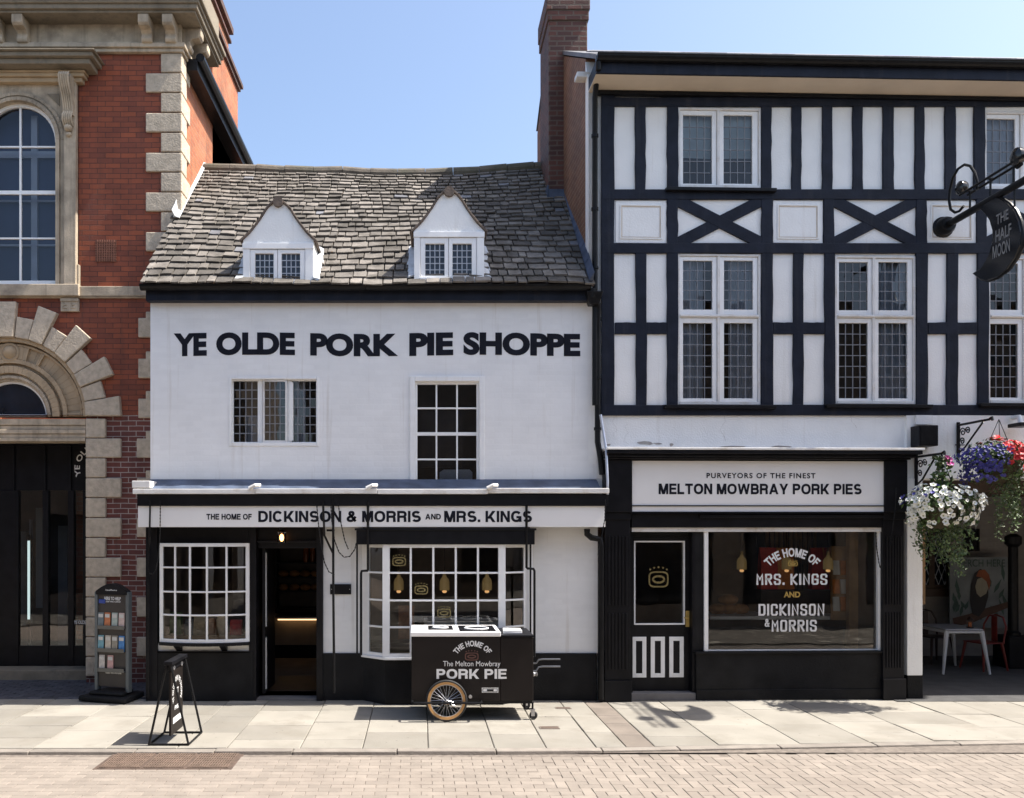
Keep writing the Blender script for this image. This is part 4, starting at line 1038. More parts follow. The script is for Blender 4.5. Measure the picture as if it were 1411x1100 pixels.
# --- tall arched window with stone surround
GX1 = BX(78); GR = GX1-wcx; gzs = BZ(141)-GR; gzb = BZ(390)
a0, b0, c0, d0 = whole[0]
mb = MB(); n = 24
A = [(wcx+GR*math.cos(PI*k/n), gzs+GR*math.sin(PI*k/n)) for k in range(n+1)]
yS = BY-.02
zt_ = BZ(118)
for k in range(n): mb.hexa([(A[k][0],yS,A[k][1]),(A[k+1][0],yS,A[k+1][1]),(A[k+1][0],yS+.2,A[k+1][1]),(A[k][0],yS+.2,A[k][1]),(A[k][0],yS,zt_),(A[k+1][0],yS,zt_),(A[k+1][0],yS+.2,zt_),(A[k][0],yS+.2,zt_)])
mb.box(GX1, b0, yS, yS+.2, gzb-.1, zt_); mb.box(a0, 2*wcx-GX1, yS, yS+.2, gzb-.1, zt_)
sr = mb.build('window_surround', stone, bank)
mb = MB()
for r0, r1, dp in ((GR+.003, GR+.06, .035), (GR+.08, GR+.13, .02)):
    for k in range(n):
        t0, t1 = PI*k/n, PI*(k+1)/n; q = [(r0,t0),(r1,t0),(r1,t1),(r0,t1)]
        mb.hexa([(wcx+r*math.cos(t), yS-dp, gzs+r*math.sin(t)) for r, t in q]+[(wcx+r*math.cos(t), yS-.001, gzs+r*math.sin(t)) for r, t in q])
    for sd_ in (1, -1):
        xa, xb = sorted((wcx+sd_*r0, wcx+sd_*r1)); mb.box(xa, xb, yS-dp, yS-.001, gzb-.05, gzs-.001)
mb.build('archivolt', stone, sr, bevel=.006)
for sd_ in (1, -1):
    def mx(p): return BX(p) if sd_ == 1 else 2*wcx-BX(p)
    mb = MB()
    xa, xb = sorted((mx(91), mx(108))); mb.box(xa, xb, BY-.09, BY+.02, BZ(396), BZ(112)); xa, xb = sorted((mx(106.5), mx(111))); mb.box(xa, xb, BY-.06, BY+.02, BZ(396), BZ(366))
    mb.build('pilaster', stone, sr, bevel=.012)
    mb = MB(); xa, xb = sorted((mx(91.5), mx(106)))
    for k in range(5):
        w5 = (xb-xa)/5; x = xa+w5*(k+.5)
        pts = [(x, BY-.26, BZ(113)), (x, BY-.30, BZ(118)), (x, BY-.28, BZ(126)), (x, BY-.19, BZ(138)), (x, BY-.14, BZ(150)), (x, BY-.12, BZ(160)), (x, BY-.17, BZ(166)), (x, BY-.17, BZ(172)), (x, BY-.11, BZ(178))]
        mb.tube(pts, w5*.52, 8)
    mb.box(xa, xb, BY-.13, BY-.09, BZ(165), BZ(112)); mb.prism([(BY-.20, BZ(112)), (BY-.24, BZ(118)), (BY-.16, BZ(140)), (BY-.09, BZ(160)), (BY-.09, BZ(112))], xa+.004, xb-.004, 'x')
    mb.ball(((xa+xb)/2, BY-.12, BZ(182)), (.06,.06,.05)); mb.ball(((xa+xb)/2, BY-.10, BZ(190)), (.045,.04,.035))
    mb.build('console', stone, sr, smooth=True)
mb = MB(); xe = BX(130, -.25); xs_ = 2*wcx-xe
def step_mould(mb, spec, xL, xR, wallR):
    for a, b, dp in spec: mb.box(xL-(dp if False else 0), xR+dp-.05, BY-dp, BY+.02, b, a-.001)
step_mould(mb, ((BZ(112), BZ(118), .10), (BZ(107), BZ(112), .14), (BZ(104), BZ(107), .16)), 2*wcx-BX(112), BX(112), 0)
mb.build('hood_frieze', stone_warm, sr, bevel=.008)
mb = MB(); step_mould(mb, ((BZ(96), BZ(103.5), .30), (BZ(90), BZ(96), .36), (BZ(87.5), BZ(90), .40)), 2*wcx-BX(112), BX(111), 0)
mb.build('window_hood', stone_dark, sr, bevel=.014)
mb = MB()                                            # spandrel sinking
mb.prism([(BX(66), BZ(131)), (BX(83), BZ(131)), (BX(83), BZ(148))], yS-.012, yS-.002); mb.build('spandrel_panel', stone_dark, sr)
mb = MB(); yw = BY+.08
for k in range(n):
    t0, t1 = PI*k/n, PI*(k+1)/n; q = [(GR-.045,t0),(GR+.01,t0),(GR+.01,t1),(GR-.045,t1)]
    mb.hexa([(wcx+r*math.cos(t), yw-.03, gzs+r*math.sin(t)) for r, t in q]+[(wcx+r*math.cos(t), yw+.04, gzs+r*math.sin(t)) for r, t in q])
for sd_ in (1,-1):
    xa, xb = sorted((wcx+sd_*(GR-.02), wcx+sd_*(GR+.01))); mb.box(xa, xb, yw-.03, yw+.04, gzb, gzs)
mb.box(wcx-GR, wcx+GR, yw-.04, yw+.05, gzb-.02, gzb+.045)
vx = BX(28.5,.08)
mb.box(vx-.014, vx+.014, yw-.015, yw+.02, gzb+.045, gzs+GR-.05)
for py, t in ((203,.012),(266,.028),(329,.012)): mb.box(wcx-GR+.02, wcx+GR-.02, yw-.018 if t > .02 else yw-.014, yw+.021, BZ(py,.08)-t, BZ(py,.08)+t)
wf_ = mb.build('arched_window', white_paint, sr, bevel=.003)
mb = MB(); mb.add([(wcx+(GR-.02)*math.cos(PI*k/n), yw+.012, gzs+(GR-.02)*math.sin(PI*k/n)) for k in range(n+1)]+[(wcx-GR+.02, yw+.012, gzb),(wcx+GR-.02, yw+.012, gzb)], [tuple(range(n+3))]); mb.build('glass', glass('bank_glass', (.75,.78,.84), 1.0), wf_)
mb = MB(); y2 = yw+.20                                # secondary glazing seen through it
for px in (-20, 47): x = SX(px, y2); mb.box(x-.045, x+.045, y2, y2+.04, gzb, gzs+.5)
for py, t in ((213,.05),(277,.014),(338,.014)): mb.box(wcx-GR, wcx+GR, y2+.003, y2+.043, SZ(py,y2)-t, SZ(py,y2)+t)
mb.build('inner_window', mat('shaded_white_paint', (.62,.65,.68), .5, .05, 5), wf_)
mb = MB(); mb.quad((wcx-GR-.1,y2+.06,gzb-.1),(wcx+GR+.1,y2+.06,gzb-.1),(wcx+GR+.1,y2+.06,gzs+GR+.1),(wcx-GR-.1,y2+.06,gzs+GR+.1)); mb.build('sky_reflection_sheet', mat('reflected_sky_navy', (.035,.055,.12), .6, .25, 1.2), wf_)  # backing sheet coloured as the deep blue sky reflected in the glass
mb = MB(); mb.box(BX(132), BX(160.5), BY-.012, BY+.02, BZ(361), BZ(331)); vg = mb.build('air_vent', mat('terracotta_vent', (.16,.07,.045), .8, .2, 9), bank)
mb = MB(); grid_bars(mb, BX(132)-.003, BX(160.5)+.003, BZ(361), BZ(331), 9, 9, .012, BY-.022, BY-.0125); mb.build('vent_grid', mat('terracotta_grid', (.22,.09,.055), .8, .2, 9), vg)
# --- main cornice with paired brackets, returning along the side
def run(mb, dp, z0, z1, back=0.0):
    mb.box(BL, BR+dp, BY-dp, BY+.05-back*0, z0, z1); mb.box(BR-.05, BR+dp-.0005, BY+.0505, 2.32, z0+.0005, z1-.0005)
mb = MB(); run(mb, .10, BZ(70), BZ(64)); run(mb, .065, BZ(75), BZ(70)-.001); run(mb, .07, BZ(64)+.001, BZ(61.5)); co_ = mb.build('cornice', stone, bank, bevel=.010)
mb = MB(); mb.box(BL, BR+.02, BY-.02, BY+.3, BZ(64), BZ(35)); mb.box(BR-.2, BR+.0195, BY+.301, 2.30, BZ(64), BZ(35)); mb.build('frieze', stone, co_)
zs0 = BZ(35)
mb = MB(); run(mb, .30, zs0, zs0+.035); run(mb, .34, zs0+.036, zs0+.10); mb.build('corona', stone_dark, co_, bevel=.008)
mb = MB(); run(mb, .37, zs0+.101, zs0+.15); run(mb, .41, zs0+.151, zs0+.22); run(mb, .30, zs0+.221, zs0+.75); mb.build('parapet', stone_dark, co_, bevel=.016)
def bracket_prof(): return [(0,0),(.27,0),(.27,-.12),(.24,-.15),(.14,-.16),(.10,-.20),(.11,-.23),(.13,-.27),(.11,-.31),(.06,-.325),(0,-.325)]
zb0 = zs0-.002
for px in (-199, -166, 2, 36, 206, 238.5):
    mb = MB(); x = BX(px); mb.prism([(BY-.02-a, zb0+b) for a, b in bracket_prof()], x-.078, x+.078, 'x'); mb.build('cornice_bracket', stone, co_, bevel=.014)
for yy in (BY+.14, BY+.52):
    mb = MB(); mb.prism([(BR+.02+a, zb0+b) for a, b in bracket_prof()], yy-.078, yy+.078, 'y'); mb.build('cornice_bracket', stone, co_, bevel=.014)
# black eaves gutter on the side, roof behind
mb = MB(); mb.box(BR-.02, BR+.20, BY+.2, 5.05, 9.03, 9.20); mb.tube([(BR+.24,BY+.2,9.22),(BR+.24,5.05,9.22)], .065, 10); mb.build('side_gutter', iron, bank)
mb = MB(); mb.quad((BL,BY,zs0+.3),(BR,BY,zs0+.3),(BR-2.2,6,zs0+1.6),(BL,6,zs0+1.6)); mb.quad((BR,BY,zs0+.3),(BR,9,zs0+.3),(BR-2.2,6,zs0+1.6),(BR-2.2,6,zs0+1.6)); mb.build('roof', slate_blue, bank)
# side chimney
mb = MB(); xr = BR+.0; zc0 = SZ(30, 3.1)
mb.box(xr-.8, xr, 3.1, 5.05, 8.0, zc0-.15); ck = mb.build('chimney', side_brick, bank)
mb = MB(); mb.box(xr-.85, xr+.05, 3.05, 5.10, zc0-.15, zc0-.08); mb.box(xr-.88, xr+.09, 3.02, 5.14, zc0-.08, zc0); mb.build('chimney_band', stack_brick, ck, bevel=.01)
mb = MB(); mb.box(xr-.75, xr-.03, 3.2, 4.4, zc0, zc0+.62); mb.build('upper_stack', side_brick, ck)
mb = MB(); mb.box(xr-.80, xr+.02, 3.15, 4.45, zc0+.40, zc0+.46); mb.box(xr-.83, xr+.05, 3.12, 4.48, zc0+.58, zc0+.70); mb.build('chimney_cap', stack_brick, ck, bevel=.01)
mb = MB()
for yy in (3.5, 4.1): mb.lathe([(.13,0),(.12,.15),(.11,.4),(.13,.42),(.13,.47),(.10,.48)], (xr-.38, yy, zc0+.70), 16)
mb.build('chimney_pot', mat('terracotta', (.36,.13,.07), .8, .2, 9), ck, smooth=True)

# ================================================================== THE TIMBER-FRAMED BUILDING (right)
TH = math.radians(1.8); tc_, ts_ = math.cos(TH), math.sin(TH)
tim = thing('timber_framed_building', 'tall black and white timber framed building over a pork pie shopfront', 'building', (2.2, 0, 0), rz=TH, local=True)
def U(px, y=0.0):
    p = px-CX; return (p*(11+y*tc_)-F*(2.2-y*ts_))/(F*tc_-p*ts_)
def T(px, py, y=0.0):
    u = U(px, y); d = 11+u*ts_+y*tc_; return u, H+(CY-py)*d/F
def TZ(px, py, y=0.0): return T(px, py, y)[1]
UE = U(1800)
def rect(px0, px1, py0, py1, y=0.0, ref=None):
    ref = ref or (px0+px1)/2; return U(px0,y), U(px1,y), TZ(ref,py1,y), TZ(ref,py0,y)
Wn = {'a': rect(934,1048,149.5,260), 'b': rect(933.5,1047.5,350.5,558), 'c': rect(1150,1261,353,557), 'd': rect(1361,1472,355,556), 'e': rect(1356,1468,155,262)}
zE = TZ(1000, 106)
mb = MB(); UP0 = U(1268)
zr0 = TZ(1000, 560)
wall(mb, 0, UE, zr0, zE, list(Wn.values()), 0, .10)
mb.build('wall', white_render, tim)
mb = MB()      # shopfront render band above, pier and lintel over the passage
zl = TZ(1340, 660)
mb.quad((0,-.003,TZ(1000,640)),(U(1247),-.003,TZ(1000,640)),(U(1247),-.003,zr0),(0,-.003,zr0)) 
mb.box(U(1247), UP0, -.05, 3.8, TZ(1257,930), zl); mb.box(U(1247), UE, -.035, .35, zl, zr0)
mb.box(U(1258), U(1282), -.06, -.036, TZ(1270,586), TZ(1270,573)); 
mb.build('render_band', white_render, tim, bevel=.004)
mb = MB(); mb.box(U(1247), UP0+.002, -.055, 3.8, 0, TZ(1257,930)-.001); mb.build('pier_plinth', black_rough, tim, bevel=.006)
# peeled patches on the render
mb = MB()
for (px, py, w_, h_) in ((889,610.5,28,6),(905,611.5,14,3),(1010,616,40,3),(1075,615.5,30,3),(838,613,8,3),(925,613,6,5)):
    P = []
    for k in range(11):
        a = 2*PI*k/11; q = R_.uniform(.6,1.1); P.append(T(px+w_/2*q*math.cos(a), py+h_/2*q*math.sin(a)*1.0))
    mb.add([(p[0], -.0065, p[1]) for p in P], [tuple(range(11))])
for px, py, n, dz in ((850,605,8,.04),(866,612,7,.045),(1000,608,5,.05),(1180,590,6,.04)): crack(*T(px, py), n, dz, tim, -.0066)
mb.build('peeled_patch', mat('bare_render', (.36,.33,.30), .9, .2, 12), tim, recalc=False)
# timbers
def timber(px0, py0, px1, py1, y=-.03, wob=.006, name='timber'):
    """upright or rail between two photo corners, hewn edges"""
    u0, u1 = U(px0), U(px1); ref = (px0+px1)/2
    vert = abs(py1-py0) > abs(px1-px0)
    n = 7 if vert else 14
    if vert:
        za, zb2 = TZ(ref,py1), TZ(ref,py0)
        pts = [((u0+R_.uniform(-wob,wob)), (u1+R_.uniform(-wob,wob)), za+(zb2-za)*k/n) for k in range(n+1)]
        mb = MB()
        V = []
        for a, b, z in pts: V += [(a,y,z),(b,y,z),(b,.02,z),(a,.02,z)]
    else:
        V = []
        for k in range(n+1):
            px = px0+(px1-px0)*k/n; u = U(px)
            V += [(u,y-.001,TZ(px,py1)+R_.uniform(-wob,wob)*.7),(u,y-.001,TZ(px,py0)+R_.uniform(-wob,wob)*.7),(u,.02,TZ(px,py0)),(u,.02,TZ(px,py1))]
    mb = MB(); Fs = [(0,1,2,3),(4*n,4*n+3,4*n+2,4*n+1)]
    for k in range(n):
        for j in range(4): Fs.append((4*k+j, 4*k+(j+1) % 4, 4*k+4+(j+1) % 4, 4*k+4+j))
    mb.add(V, Fs); return mb.build(name, navy, tim, bevel=.005)
timber(829, 136, 1800, 148, -.034); timber(829, 262, 1800, 276, -.034); timber(829, 336, 1800, 350, -.034); timber(829, 558.5, 1800, 573, -.036)
timber(828, 130, 846, 573, -.032)
for a, b in ((874.5,889),(918.5,934),(1048,1062),(1090,1103),(1132,1146),(1174,1187.5),(1215.5,1230),(1259.5,1272.5),(1300.5,1315.5),(1340.5,1356),(1470,1484),(1512,1526),(1554,1568),(1597,1611),(1640,1654)): timber(a, 146, b, 263)
for a, b in ((918.5,933.5),(1048.5,1064),(1133.5,1148),(1261,1275.5),(1344,1358)): timber(a, 275, b, 337)
for a, b in ((875.5,890.5),(918.5,933.5),(1048,1064),(1092,1106),(1135,1149.5),(1261,1277),(1303,1318.5),(1345.5,1361),(1473,1488),(1516,1530),(1559,1573),(1602,1617)): timber(a, 349, b, 560)
for a, b in ((847,918),(1064.5,1135),(1277.5,1345)): timber(a, 445, b, 461, -.028)
def brace(px0, py0, px1, py1, w_, y):
    a = Vector(T(px0,py0)); b = Vector(T(px1,py1)); d = (b-a).normalized(); n_ = Vector((-d.y, d.x))*w_/2
    mb = MB(); mb.prism([tuple(a+n_), tuple(b+n_), tuple(b-n_), tuple(a-n_)], y, .02); mb.build('brace', navy, tim, bevel=.004)
for a, b in ((933,1049),(1147.5,1262),(1357,1471)):
    brace(a, 277, b, 336, .15, -.026); brace(a, 336, b, 277, .15, -.023)
for a, b in ((848,917.5),(1064.5,1133),(1276,1344)):
    mb = MB(); u0, u1, z0, z1 = rect(a, b, 277.5, 335.5)
    mb.box(u0, u1, -.012, .01, z0, z1); frame_box(mb, u0+.055, u1-.055, z0+.05, z1-.05, .018, -.024, -.0121)
    mb.build('plaster_panel', white_render, tim, bevel=.004)
    mb = MB(); frame_box(mb, u0+.074, u1-.074, z0+.069, z1-.069, .012, -.018, -.0121); mb.build('panel_moulding', mat('stained_plaster', (.62,.53,.43), .7, .12, 5), tim)
# sills
for px0, px1, py in ((916,1066,261),(913,1066,558.5),(1134,1280,557.5),(1345,1490,556)):
    mb = MB(); u0, u1 = U(px0), U(px1); z = TZ((px0+px1)/2, py); mb.hexa([(u0,-.10,z-.055),(u1,-.10,z-.055),(u1,.0,z-.055),(u0,.0,z-.055),(u0,-.10,z-.012),(u1,-.10,z-.012),(u1,.0,z),(u0,.0,z)]); mb.build('window_sill', black, tim, bevel=.005)
# windows
def tim_window(key, panes, nx, nzs, cur):
    a, b, c, d = Wn[key]; mb = MB(); t = .028
    y0, y1 = .0, .07
    mb.box(a, a+t, y0-.012, y1, c, d); mb.box(b-t, b, y0-.012, y1, c, d); mb.box(a+t, b-t, y0-.012, y1, d-t, d); mb.box(a+t, b-t, y0-.02, y1, c, c+.04)
    xs = sorted({p[0] for p in panes}|{p[1] for p in panes})
    mid = (panes[0][1]+panes[1][0])/2
    mb.box(mid-.016, mid+.016, y0-.012, y1, c+.04, d-t)
    zcut = c+(d-c)*.5; up = [p for p in panes if p[2] > zcut]; dn = [p for p in panes if p[2] <= zcut]
    rows_ = [(min(p[2] for p in q), max(p[3] for p in q)) for q in ((dn, up) if len(nzs) == 2 else (panes,))]
    if len(rows_) == 2:
        zm = (rows_[0][1]+rows_[1][0])/2; mb.box(a+t, mid-.016, y0-.012, y1, zm-.022, zm+.022); mb.box(mid+.016, b-t, y0-.012, y1, zm-.022, zm+.022); mb.box(a+t+.005, b-t-.005, y0-.03, y0-.0125, zm-.012, zm+.010)
    w_ = mb.build('window', white_worn, tim, bevel=.004)
    for i, p in enumerate(panes):
        mb = MB()
        ox0 = a+t+.004 if p[0] < mid else mid+.02; ox1 = mid-.02 if p[0] < mid else b-t-.004
        if len(rows_) == 2:
            zm = (rows_[0][1]+rows_[1][0])/2
            oz0 = c+.044 if p[2] < zm else zm+.026; oz1 = zm-.026 if p[2] < zm else d-t-.004
        else: oz0, oz1 = c+.044, d-t-.004
        mb.box(ox0, p[0], .008, .055, oz0, oz1); mb.box(p[1], ox1, .008, .055, oz0, oz1); mb.box(p[0], p[1], .008, .055, p[3], oz1); mb.box(p[0], p[1], .008, .055, oz0, p[2])
        mb.build('casement', white_paint, w_, bevel=.003)
        lights(w_, p[0], p[1], p[2], p[3], .03, nx, nzs[0] if (len(nzs) == 1 or p[2] > zcut) else nzs[1], .010)
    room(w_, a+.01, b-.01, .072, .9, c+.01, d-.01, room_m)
    for (q0, q1, r0, r1, m_, wv) in cur: curtain(w_, a+(b-a)*q0, a+(b-a)*q1, .115, c+(d-c)*r0, c+(d-c)*r1, m_, waves=wv, amp=.018)
def panes_of(xs, rws): return [(U(x0), U(x1), TZ((x0+x1)/2, r1), TZ((x0+x1)/2, r0)) for (r0, r1) in rws for (x0, x1) in xs]
tim_window('a', panes_of(((941.5,981.5),(997.5,1037)), ((158.5,253),)), 4, (6,), ((.03,.97,.42,.99,blind_m,1),))
X2 = ((941.5,982),(998,1038)); r2 = ((359,426.5),(445,549))
tim_window('b', panes_of(X2, r2), 4, (5,7), ((.03,.34,.02,.98,curtain_m,6),(.66,.97,.02,.98,curtain_m,6)))
tim_window('c', panes_of(((1156.5,1196.5),(1211,1251)), ((361,427.5),(445,549))), 4, (5,7), ((.60,.97,.02,.98,curtain_m,8),(.03,.1,.02,.98,curtain_m,2)))
tim_window('d', panes_of(((1364.5,1403.5),(1419,1458)), ((363,427),(446,548))), 4, (5,7), ((.7,.97,.02,.98,curtain_m,6),))
tim_window('e', panes_of(((1360,1399.5),(1415,1455)), ((163.5,253),)), 4, (6,), ((.03,.97,.02,.98,curtain_m,10),))
# eaves
mb = MB(); zc1 = TZ(1000, 130.5); ztop = TZ(1000, 105.5, -.40)
mb.hexa([(0.0,-.06,zc1),(UE,-.06,zc1),(UE,.05,zc1),(0.0,.05,zc1),(0.0,-.40,ztop),(UE,-.40,ztop),(UE,.05,ztop),(0.0,.05,ztop)]); mb.build('eaves_cove', cream, tim)
mb = MB(); mb.box(.10, UE, -.075, .02, TZ(1000,136), TZ(1000,131)); mb.build('cove_rail', black, tim, bevel=.004)
mb = MB(); zg = TZ(1000, 84.5, -.45); mb.box(.0, UE, -.43, .0, ztop+.002, zg); fa = mb.build('eaves_board', navy, tim)
mb = MB(); prof = [(-.47+.07*math.cos(PI+PI*k/8), zg+.03+.07*math.sin(PI+PI*k/8)) for k in range(9)]
mb.prism(prof, -.01, UE, 'x'); mb.tube([(-.01,-.54,zg+.03),(UE,-.54,zg+.03)], .010, 6); mb.build('gutter', iron, tim)
PITCH = math.radians(30.5); yE, zE2 = -.47, zg+.05
mb = MB(); yy, zz2 = 3.0, zE2+(3.0-yE)*math.tan(PITCH)
mb.hexa([(-.015,yE,zE2-.06),(UE,yE,zE2-.06),(UE,yy,zz2-.06),(-.015,yy,zz2-.06),(-.015,yE,zE2),(UE,yE,zE2),(UE,yy,zz2),(-.015,yy,zz2)])
mb.quad((-.015,yy,zz2),(UE,yy,zz2),(UE,4.0,zz2-.9),(-.015,4.0,zz2-.9))
x = -.06
for r in range(3):
    x = -.06-r*.12
    while x < UE:
        slab_s = .36; s0 = r*.22
        q = R_.uniform(.006,.014)
        ya, yb2 = yE-.02+s0*math.cos(PITCH), yE-.02+(s0+.3)*math.cos(PITCH); za, zb3 = zE2+s0*math.sin(PITCH), zE2+(s0+.3)*math.sin(PITCH)
        if x > -.02: mb.hexa([(x+.003,ya,za+.004),(x+.297,ya,za+.004),(x+.297,yb2,zb3),(x+.003,yb2,zb3),(x+.003,ya,za+.016+q),(x+.297,ya,za+.016+q),(x+.297,yb2,zb3+.01),(x+.003,yb2,zb3+.01)])
        x += .3
mb.build('roof', slate_blue, tim)
mb = MB()                                   # party gable
mb.prism([(.16,0),(3.95,0),(3.95,zz2-.97),(3.0,zz2-.08),(.16,zE2+.29)], 0, .2, 'x'); mb.build('gable_wall', gable_brick, tim)
mb = MB(); mb.prism([(-.0,2.6),(.158,2.6),(.158,zE2+.25),(-.0,zE2-.1)], -.005, .2, 'x'); mb.build('gable_corner', white_render, tim)
mb = MB(); mb.box(-.14, .03, .06, .22, zE2+.0, zE2+.07); mb.build('kneeler', white_worn, tim, bevel=.008)
mb = MB(); mb.quad((0,3.94,0),(UE,3.94,0),(UE,3.94,zz2-.95),(0,3.94,zz2-.95)); mb.quad((UE,0,0),(UE,3.94,0),(UE,3.94,zE2),(UE,0,zE2)); mb.build('back_wall', gable_brick, tim)
mb = MB(); mb.tube([(U(825,-.45),-.45,zg),(U(825,-.45),-.45,zg-.12),(U(822,-.2),-.20,TZ(822,122)),(U(820,-.1),-.09,TZ(820,140)),(U(820,-.1),-.09,TZ(820,405)),(U(820,-.1),-.09,TZ(820,560))], .036, 10)
for py in (190, 290, 370): mb.tube([(U(820,-.1),-.09,TZ(820,py)),(U(820,-.1),-.09,TZ(820,py+4))], .047, 10)
mb.build('downpipe', iron, tim, smooth=True)
# --- shopfront
CYl = -.22
zct = TZ(1050, 617, CYl-.08); zcb = TZ(1050, 633, CYl)
u0, u1 = U(834, CYl), U(1268, CYl)
mb = MB(); mb.box(u0, u1, CYl-.10, 0, zct-.03, zct); mb.build('cornice_capping', white_worn, tim, bevel=.004)
mb = MB(); mb.box(u0+.01, u1-.02, CYl-.09, 0, zct-.08, zct-.031); mb.box(u0+.03, u1-.06, CYl-.04, 0, zct-.12, zct-.081); mb.box(u0+.05, u1-.12, CYl, 0, zcb, zct-.121); mb.build('shop_cornice', black, tim, bevel=.008)
for a, b in ((834,869),(1218,1247)):
    mb = MB(); p0, p1 = U(a,-.12), U(b,-.12)
    mb.box(p0, p1, -.10, .05, .28, zcb-.001); mb.box(p0-.012, p1+.012, -.13, .05, .0, .28); mb.box(p0-.01, p1+.01, -.16, .05, TZ(a,706,-.12), zcb-.002); mb.box(p0-.01, p1+.01, -.125, .05, TZ(a,716,-.12), TZ(a,706,-.12)-.001)
    n = 6; w6 = (p1-p0-.06)/n
    for k in range(n): x = p0+.03+w6*(k+.5); mb.box(x-w6*.28, x+w6*.28, -.116, -.101, .42, 1.15); mb.box(x-w6*.28, x+w6*.28, -.116, -.101, 1.25, 2.15)
    mb.build('pilaster', black, tim, bevel=.005)
u0, u1, z0, z1 = U(870,-.13), U(1224.5,-.13), TZ(1050,705.5,-.13), TZ(1050,633.5,-.13)
mb = MB(); mb.box(u0, u1, -.13, -.02, z0, z1-.003); fs = mb.build('sign_board', sign_white, tim, bevel=.004)
mb = MB(); mb.box(u0, u1, -.145, -.131, TZ(1050,698,-.13), TZ(1050,696.5,-.13)); frame_box(mb, u0-.02, u1+.02, z0-.02, z1, .02, -.15, -.02); mb.build('sign_moulding', black, fs)
for body, a, b, t, q, wt, sp in (('PURVEYORS OF THE FINEST', 973.5, 1123.5, 652, 659.3, .022, 1.22), ('MELTON MOWBRAY PORK PIES', 907.5, 1187, 666.8, 681.3, .040, .97)):
    mb = MB(); (write if wt < .03 else gwrite)(mb, body, U(a,-.13), U(b,-.13), TZ(1050,q,-.13), TZ(1050,t,-.13), lambda u_, v: (u_, -.1335, v), **(dict(weight=wt, spacing=sp) if wt < .03 else {})); mb.build('sign_lettering', lettering_m, fs, recalc=False)
mb = MB(); mb.box(U(868), U(1219), -.09, .05, TZ(1050,727,-.09), z0-.021); mb.box(U(960), U(1218), -.12, -.091, TZ(1050,714,-.1), TZ(1050,709,-.1)); mb.build('blind_box', black, tim, bevel=.006)
zh = TZ(1050,727,-.05)
mb = MB(); mb.box(U(869), U(1218), -.06, .02, TZ(1050,733,-.05), zh-.001); mb.build('head_rail', white_worn, tim, bevel=.003)
zh2 = TZ(1050,733,-.05)-.001; zsill = TZ(1090,896.5)
mb = MB(); mb.box(U(969), U(974.5), -.04, .05, zsill, zh2); mb.box(U(1208), U(1217), -.04, .05, zsill, zh2); mb.box(U(974.5)-.0, U(1208), -.02, .04, zsill-.0, zsill+.015)
wnd = mb.build('shop_window', white_paint, tim, bevel=.003)
mb = MB(); mb.box(U(974), U(1208), .012, .02, zsill+.01, zh2); mb.build('glass', pane_shop, wnd)
mb = MB(); mb.box(U(957), U(1218), -.06, .1, 0, zsill-.03); mb.box(U(955), U(1219), -.09, .1, zsill-.03, zsill-.0005); mb.box(U(956.5), U(968.5), -.02, .1, zsill, zh2); mb.box(U(957), U(1218), -.075, -.061, 0, .14); mb.build('stall_riser', black_rough, tim, bevel=.006)
mb = MB(); f = lambda u_, v: (u_, .0085, v)
mb = MB(); garc(mb, 'THE HOME OF', U(1092), TZ(1092,758)-.50, .41, -.83, .83, .115, f); mb.build('window_lettering', lettering_w, wnd, recalc=False)
for body, a, b, t, q in (('MRS. KINGS',1042.5,1140.5,790,807), ('DICKINSON',1045.5,1136.5,831.5,849.5), ('&',1054,1061,853,864), ('MORRIS',1063.5,1126,853.5,871)):
    V_, F_ = block(body); mb = MB(); mb.add([f(*p) for p in fit(V_, U(a), U(b), TZ(1091,q), TZ(1091,t))], F_); mb.build('window_lettering', lettering_w, wnd, recalc=False)
mb = MB(); write(mb, 'AND', U(1080.5), U(1103), TZ(1091,823.5), TZ(1091,815.5), f, weight=.03); emblem(mb, *T(1093,776), .13, .09, f); mb.build('gold_lettering', gold, wnd, recalc=False)
# door
dy = .10
du0, du1 = U(869, dy), U(955, dy); zdt = TZ(910, 740, dy); zdb = .10
def DU(p): return U(p, dy)
def DZ(p): return TZ(910, p, dy)
mb = MB(); gd = (DU(873.5), DU(943.5), DZ(861), DZ(745.5))
mb.box(du0, gd[0], dy, dy+.05, zdb, zdt); mb.box(gd[1], DU(951), dy, dy+.05, zdb, zdt); mb.box(gd[0], gd[1], dy, dy+.05, gd[3], zdt); mb.box(gd[0], gd[1], dy, dy+.05, zdb, gd[2])
door = mb.build('door', black, tim, bevel=.003)
mb = MB(); frame_box(mb, *gd, .018, dy-.008, dy+.03); mb.build('glazing_bead', white_paint, door)
mb = MB(); mb.box(gd[0], gd[1], dy+.035, dy+.04, gd[2], gd[3]); mb.build('glass', pane_shop, door)
mb = MB()
for a, b in ((870.5,890.5),(896.5,916),(922,942)): frame_box(mb, DU(a), DU(b), DZ(933.5), DZ(877.5), .055, dy-.008, dy-.0005)
mb.build('panel_moulding', white_paint, door, bevel=.003)
mb = MB(); mb.box(DU(944.5), DU(949.5), dy-.012, dy-.001, DZ(864), DZ(842)); mb.tube([(DU(947),dy-.01,DZ(851)),(DU(947),dy-.05,DZ(851)),(DU(941),dy-.055,DZ(851))], .009, 8); mb.build('handle', gold, door)
mb = MB(); emblem(mb, (gd[0]+gd[1])/2, DZ(795), .27, .30, lambda u_, v: (u_, dy+.033, v)); mb.build('pie_emblem', gold_dim, door, recalc=False)
mb = MB(); mb.box(DU(951.5), DU(953.2), dy-.09, dy+.0, zdb, zh2); mb.build('door_bead', white_worn, tim)
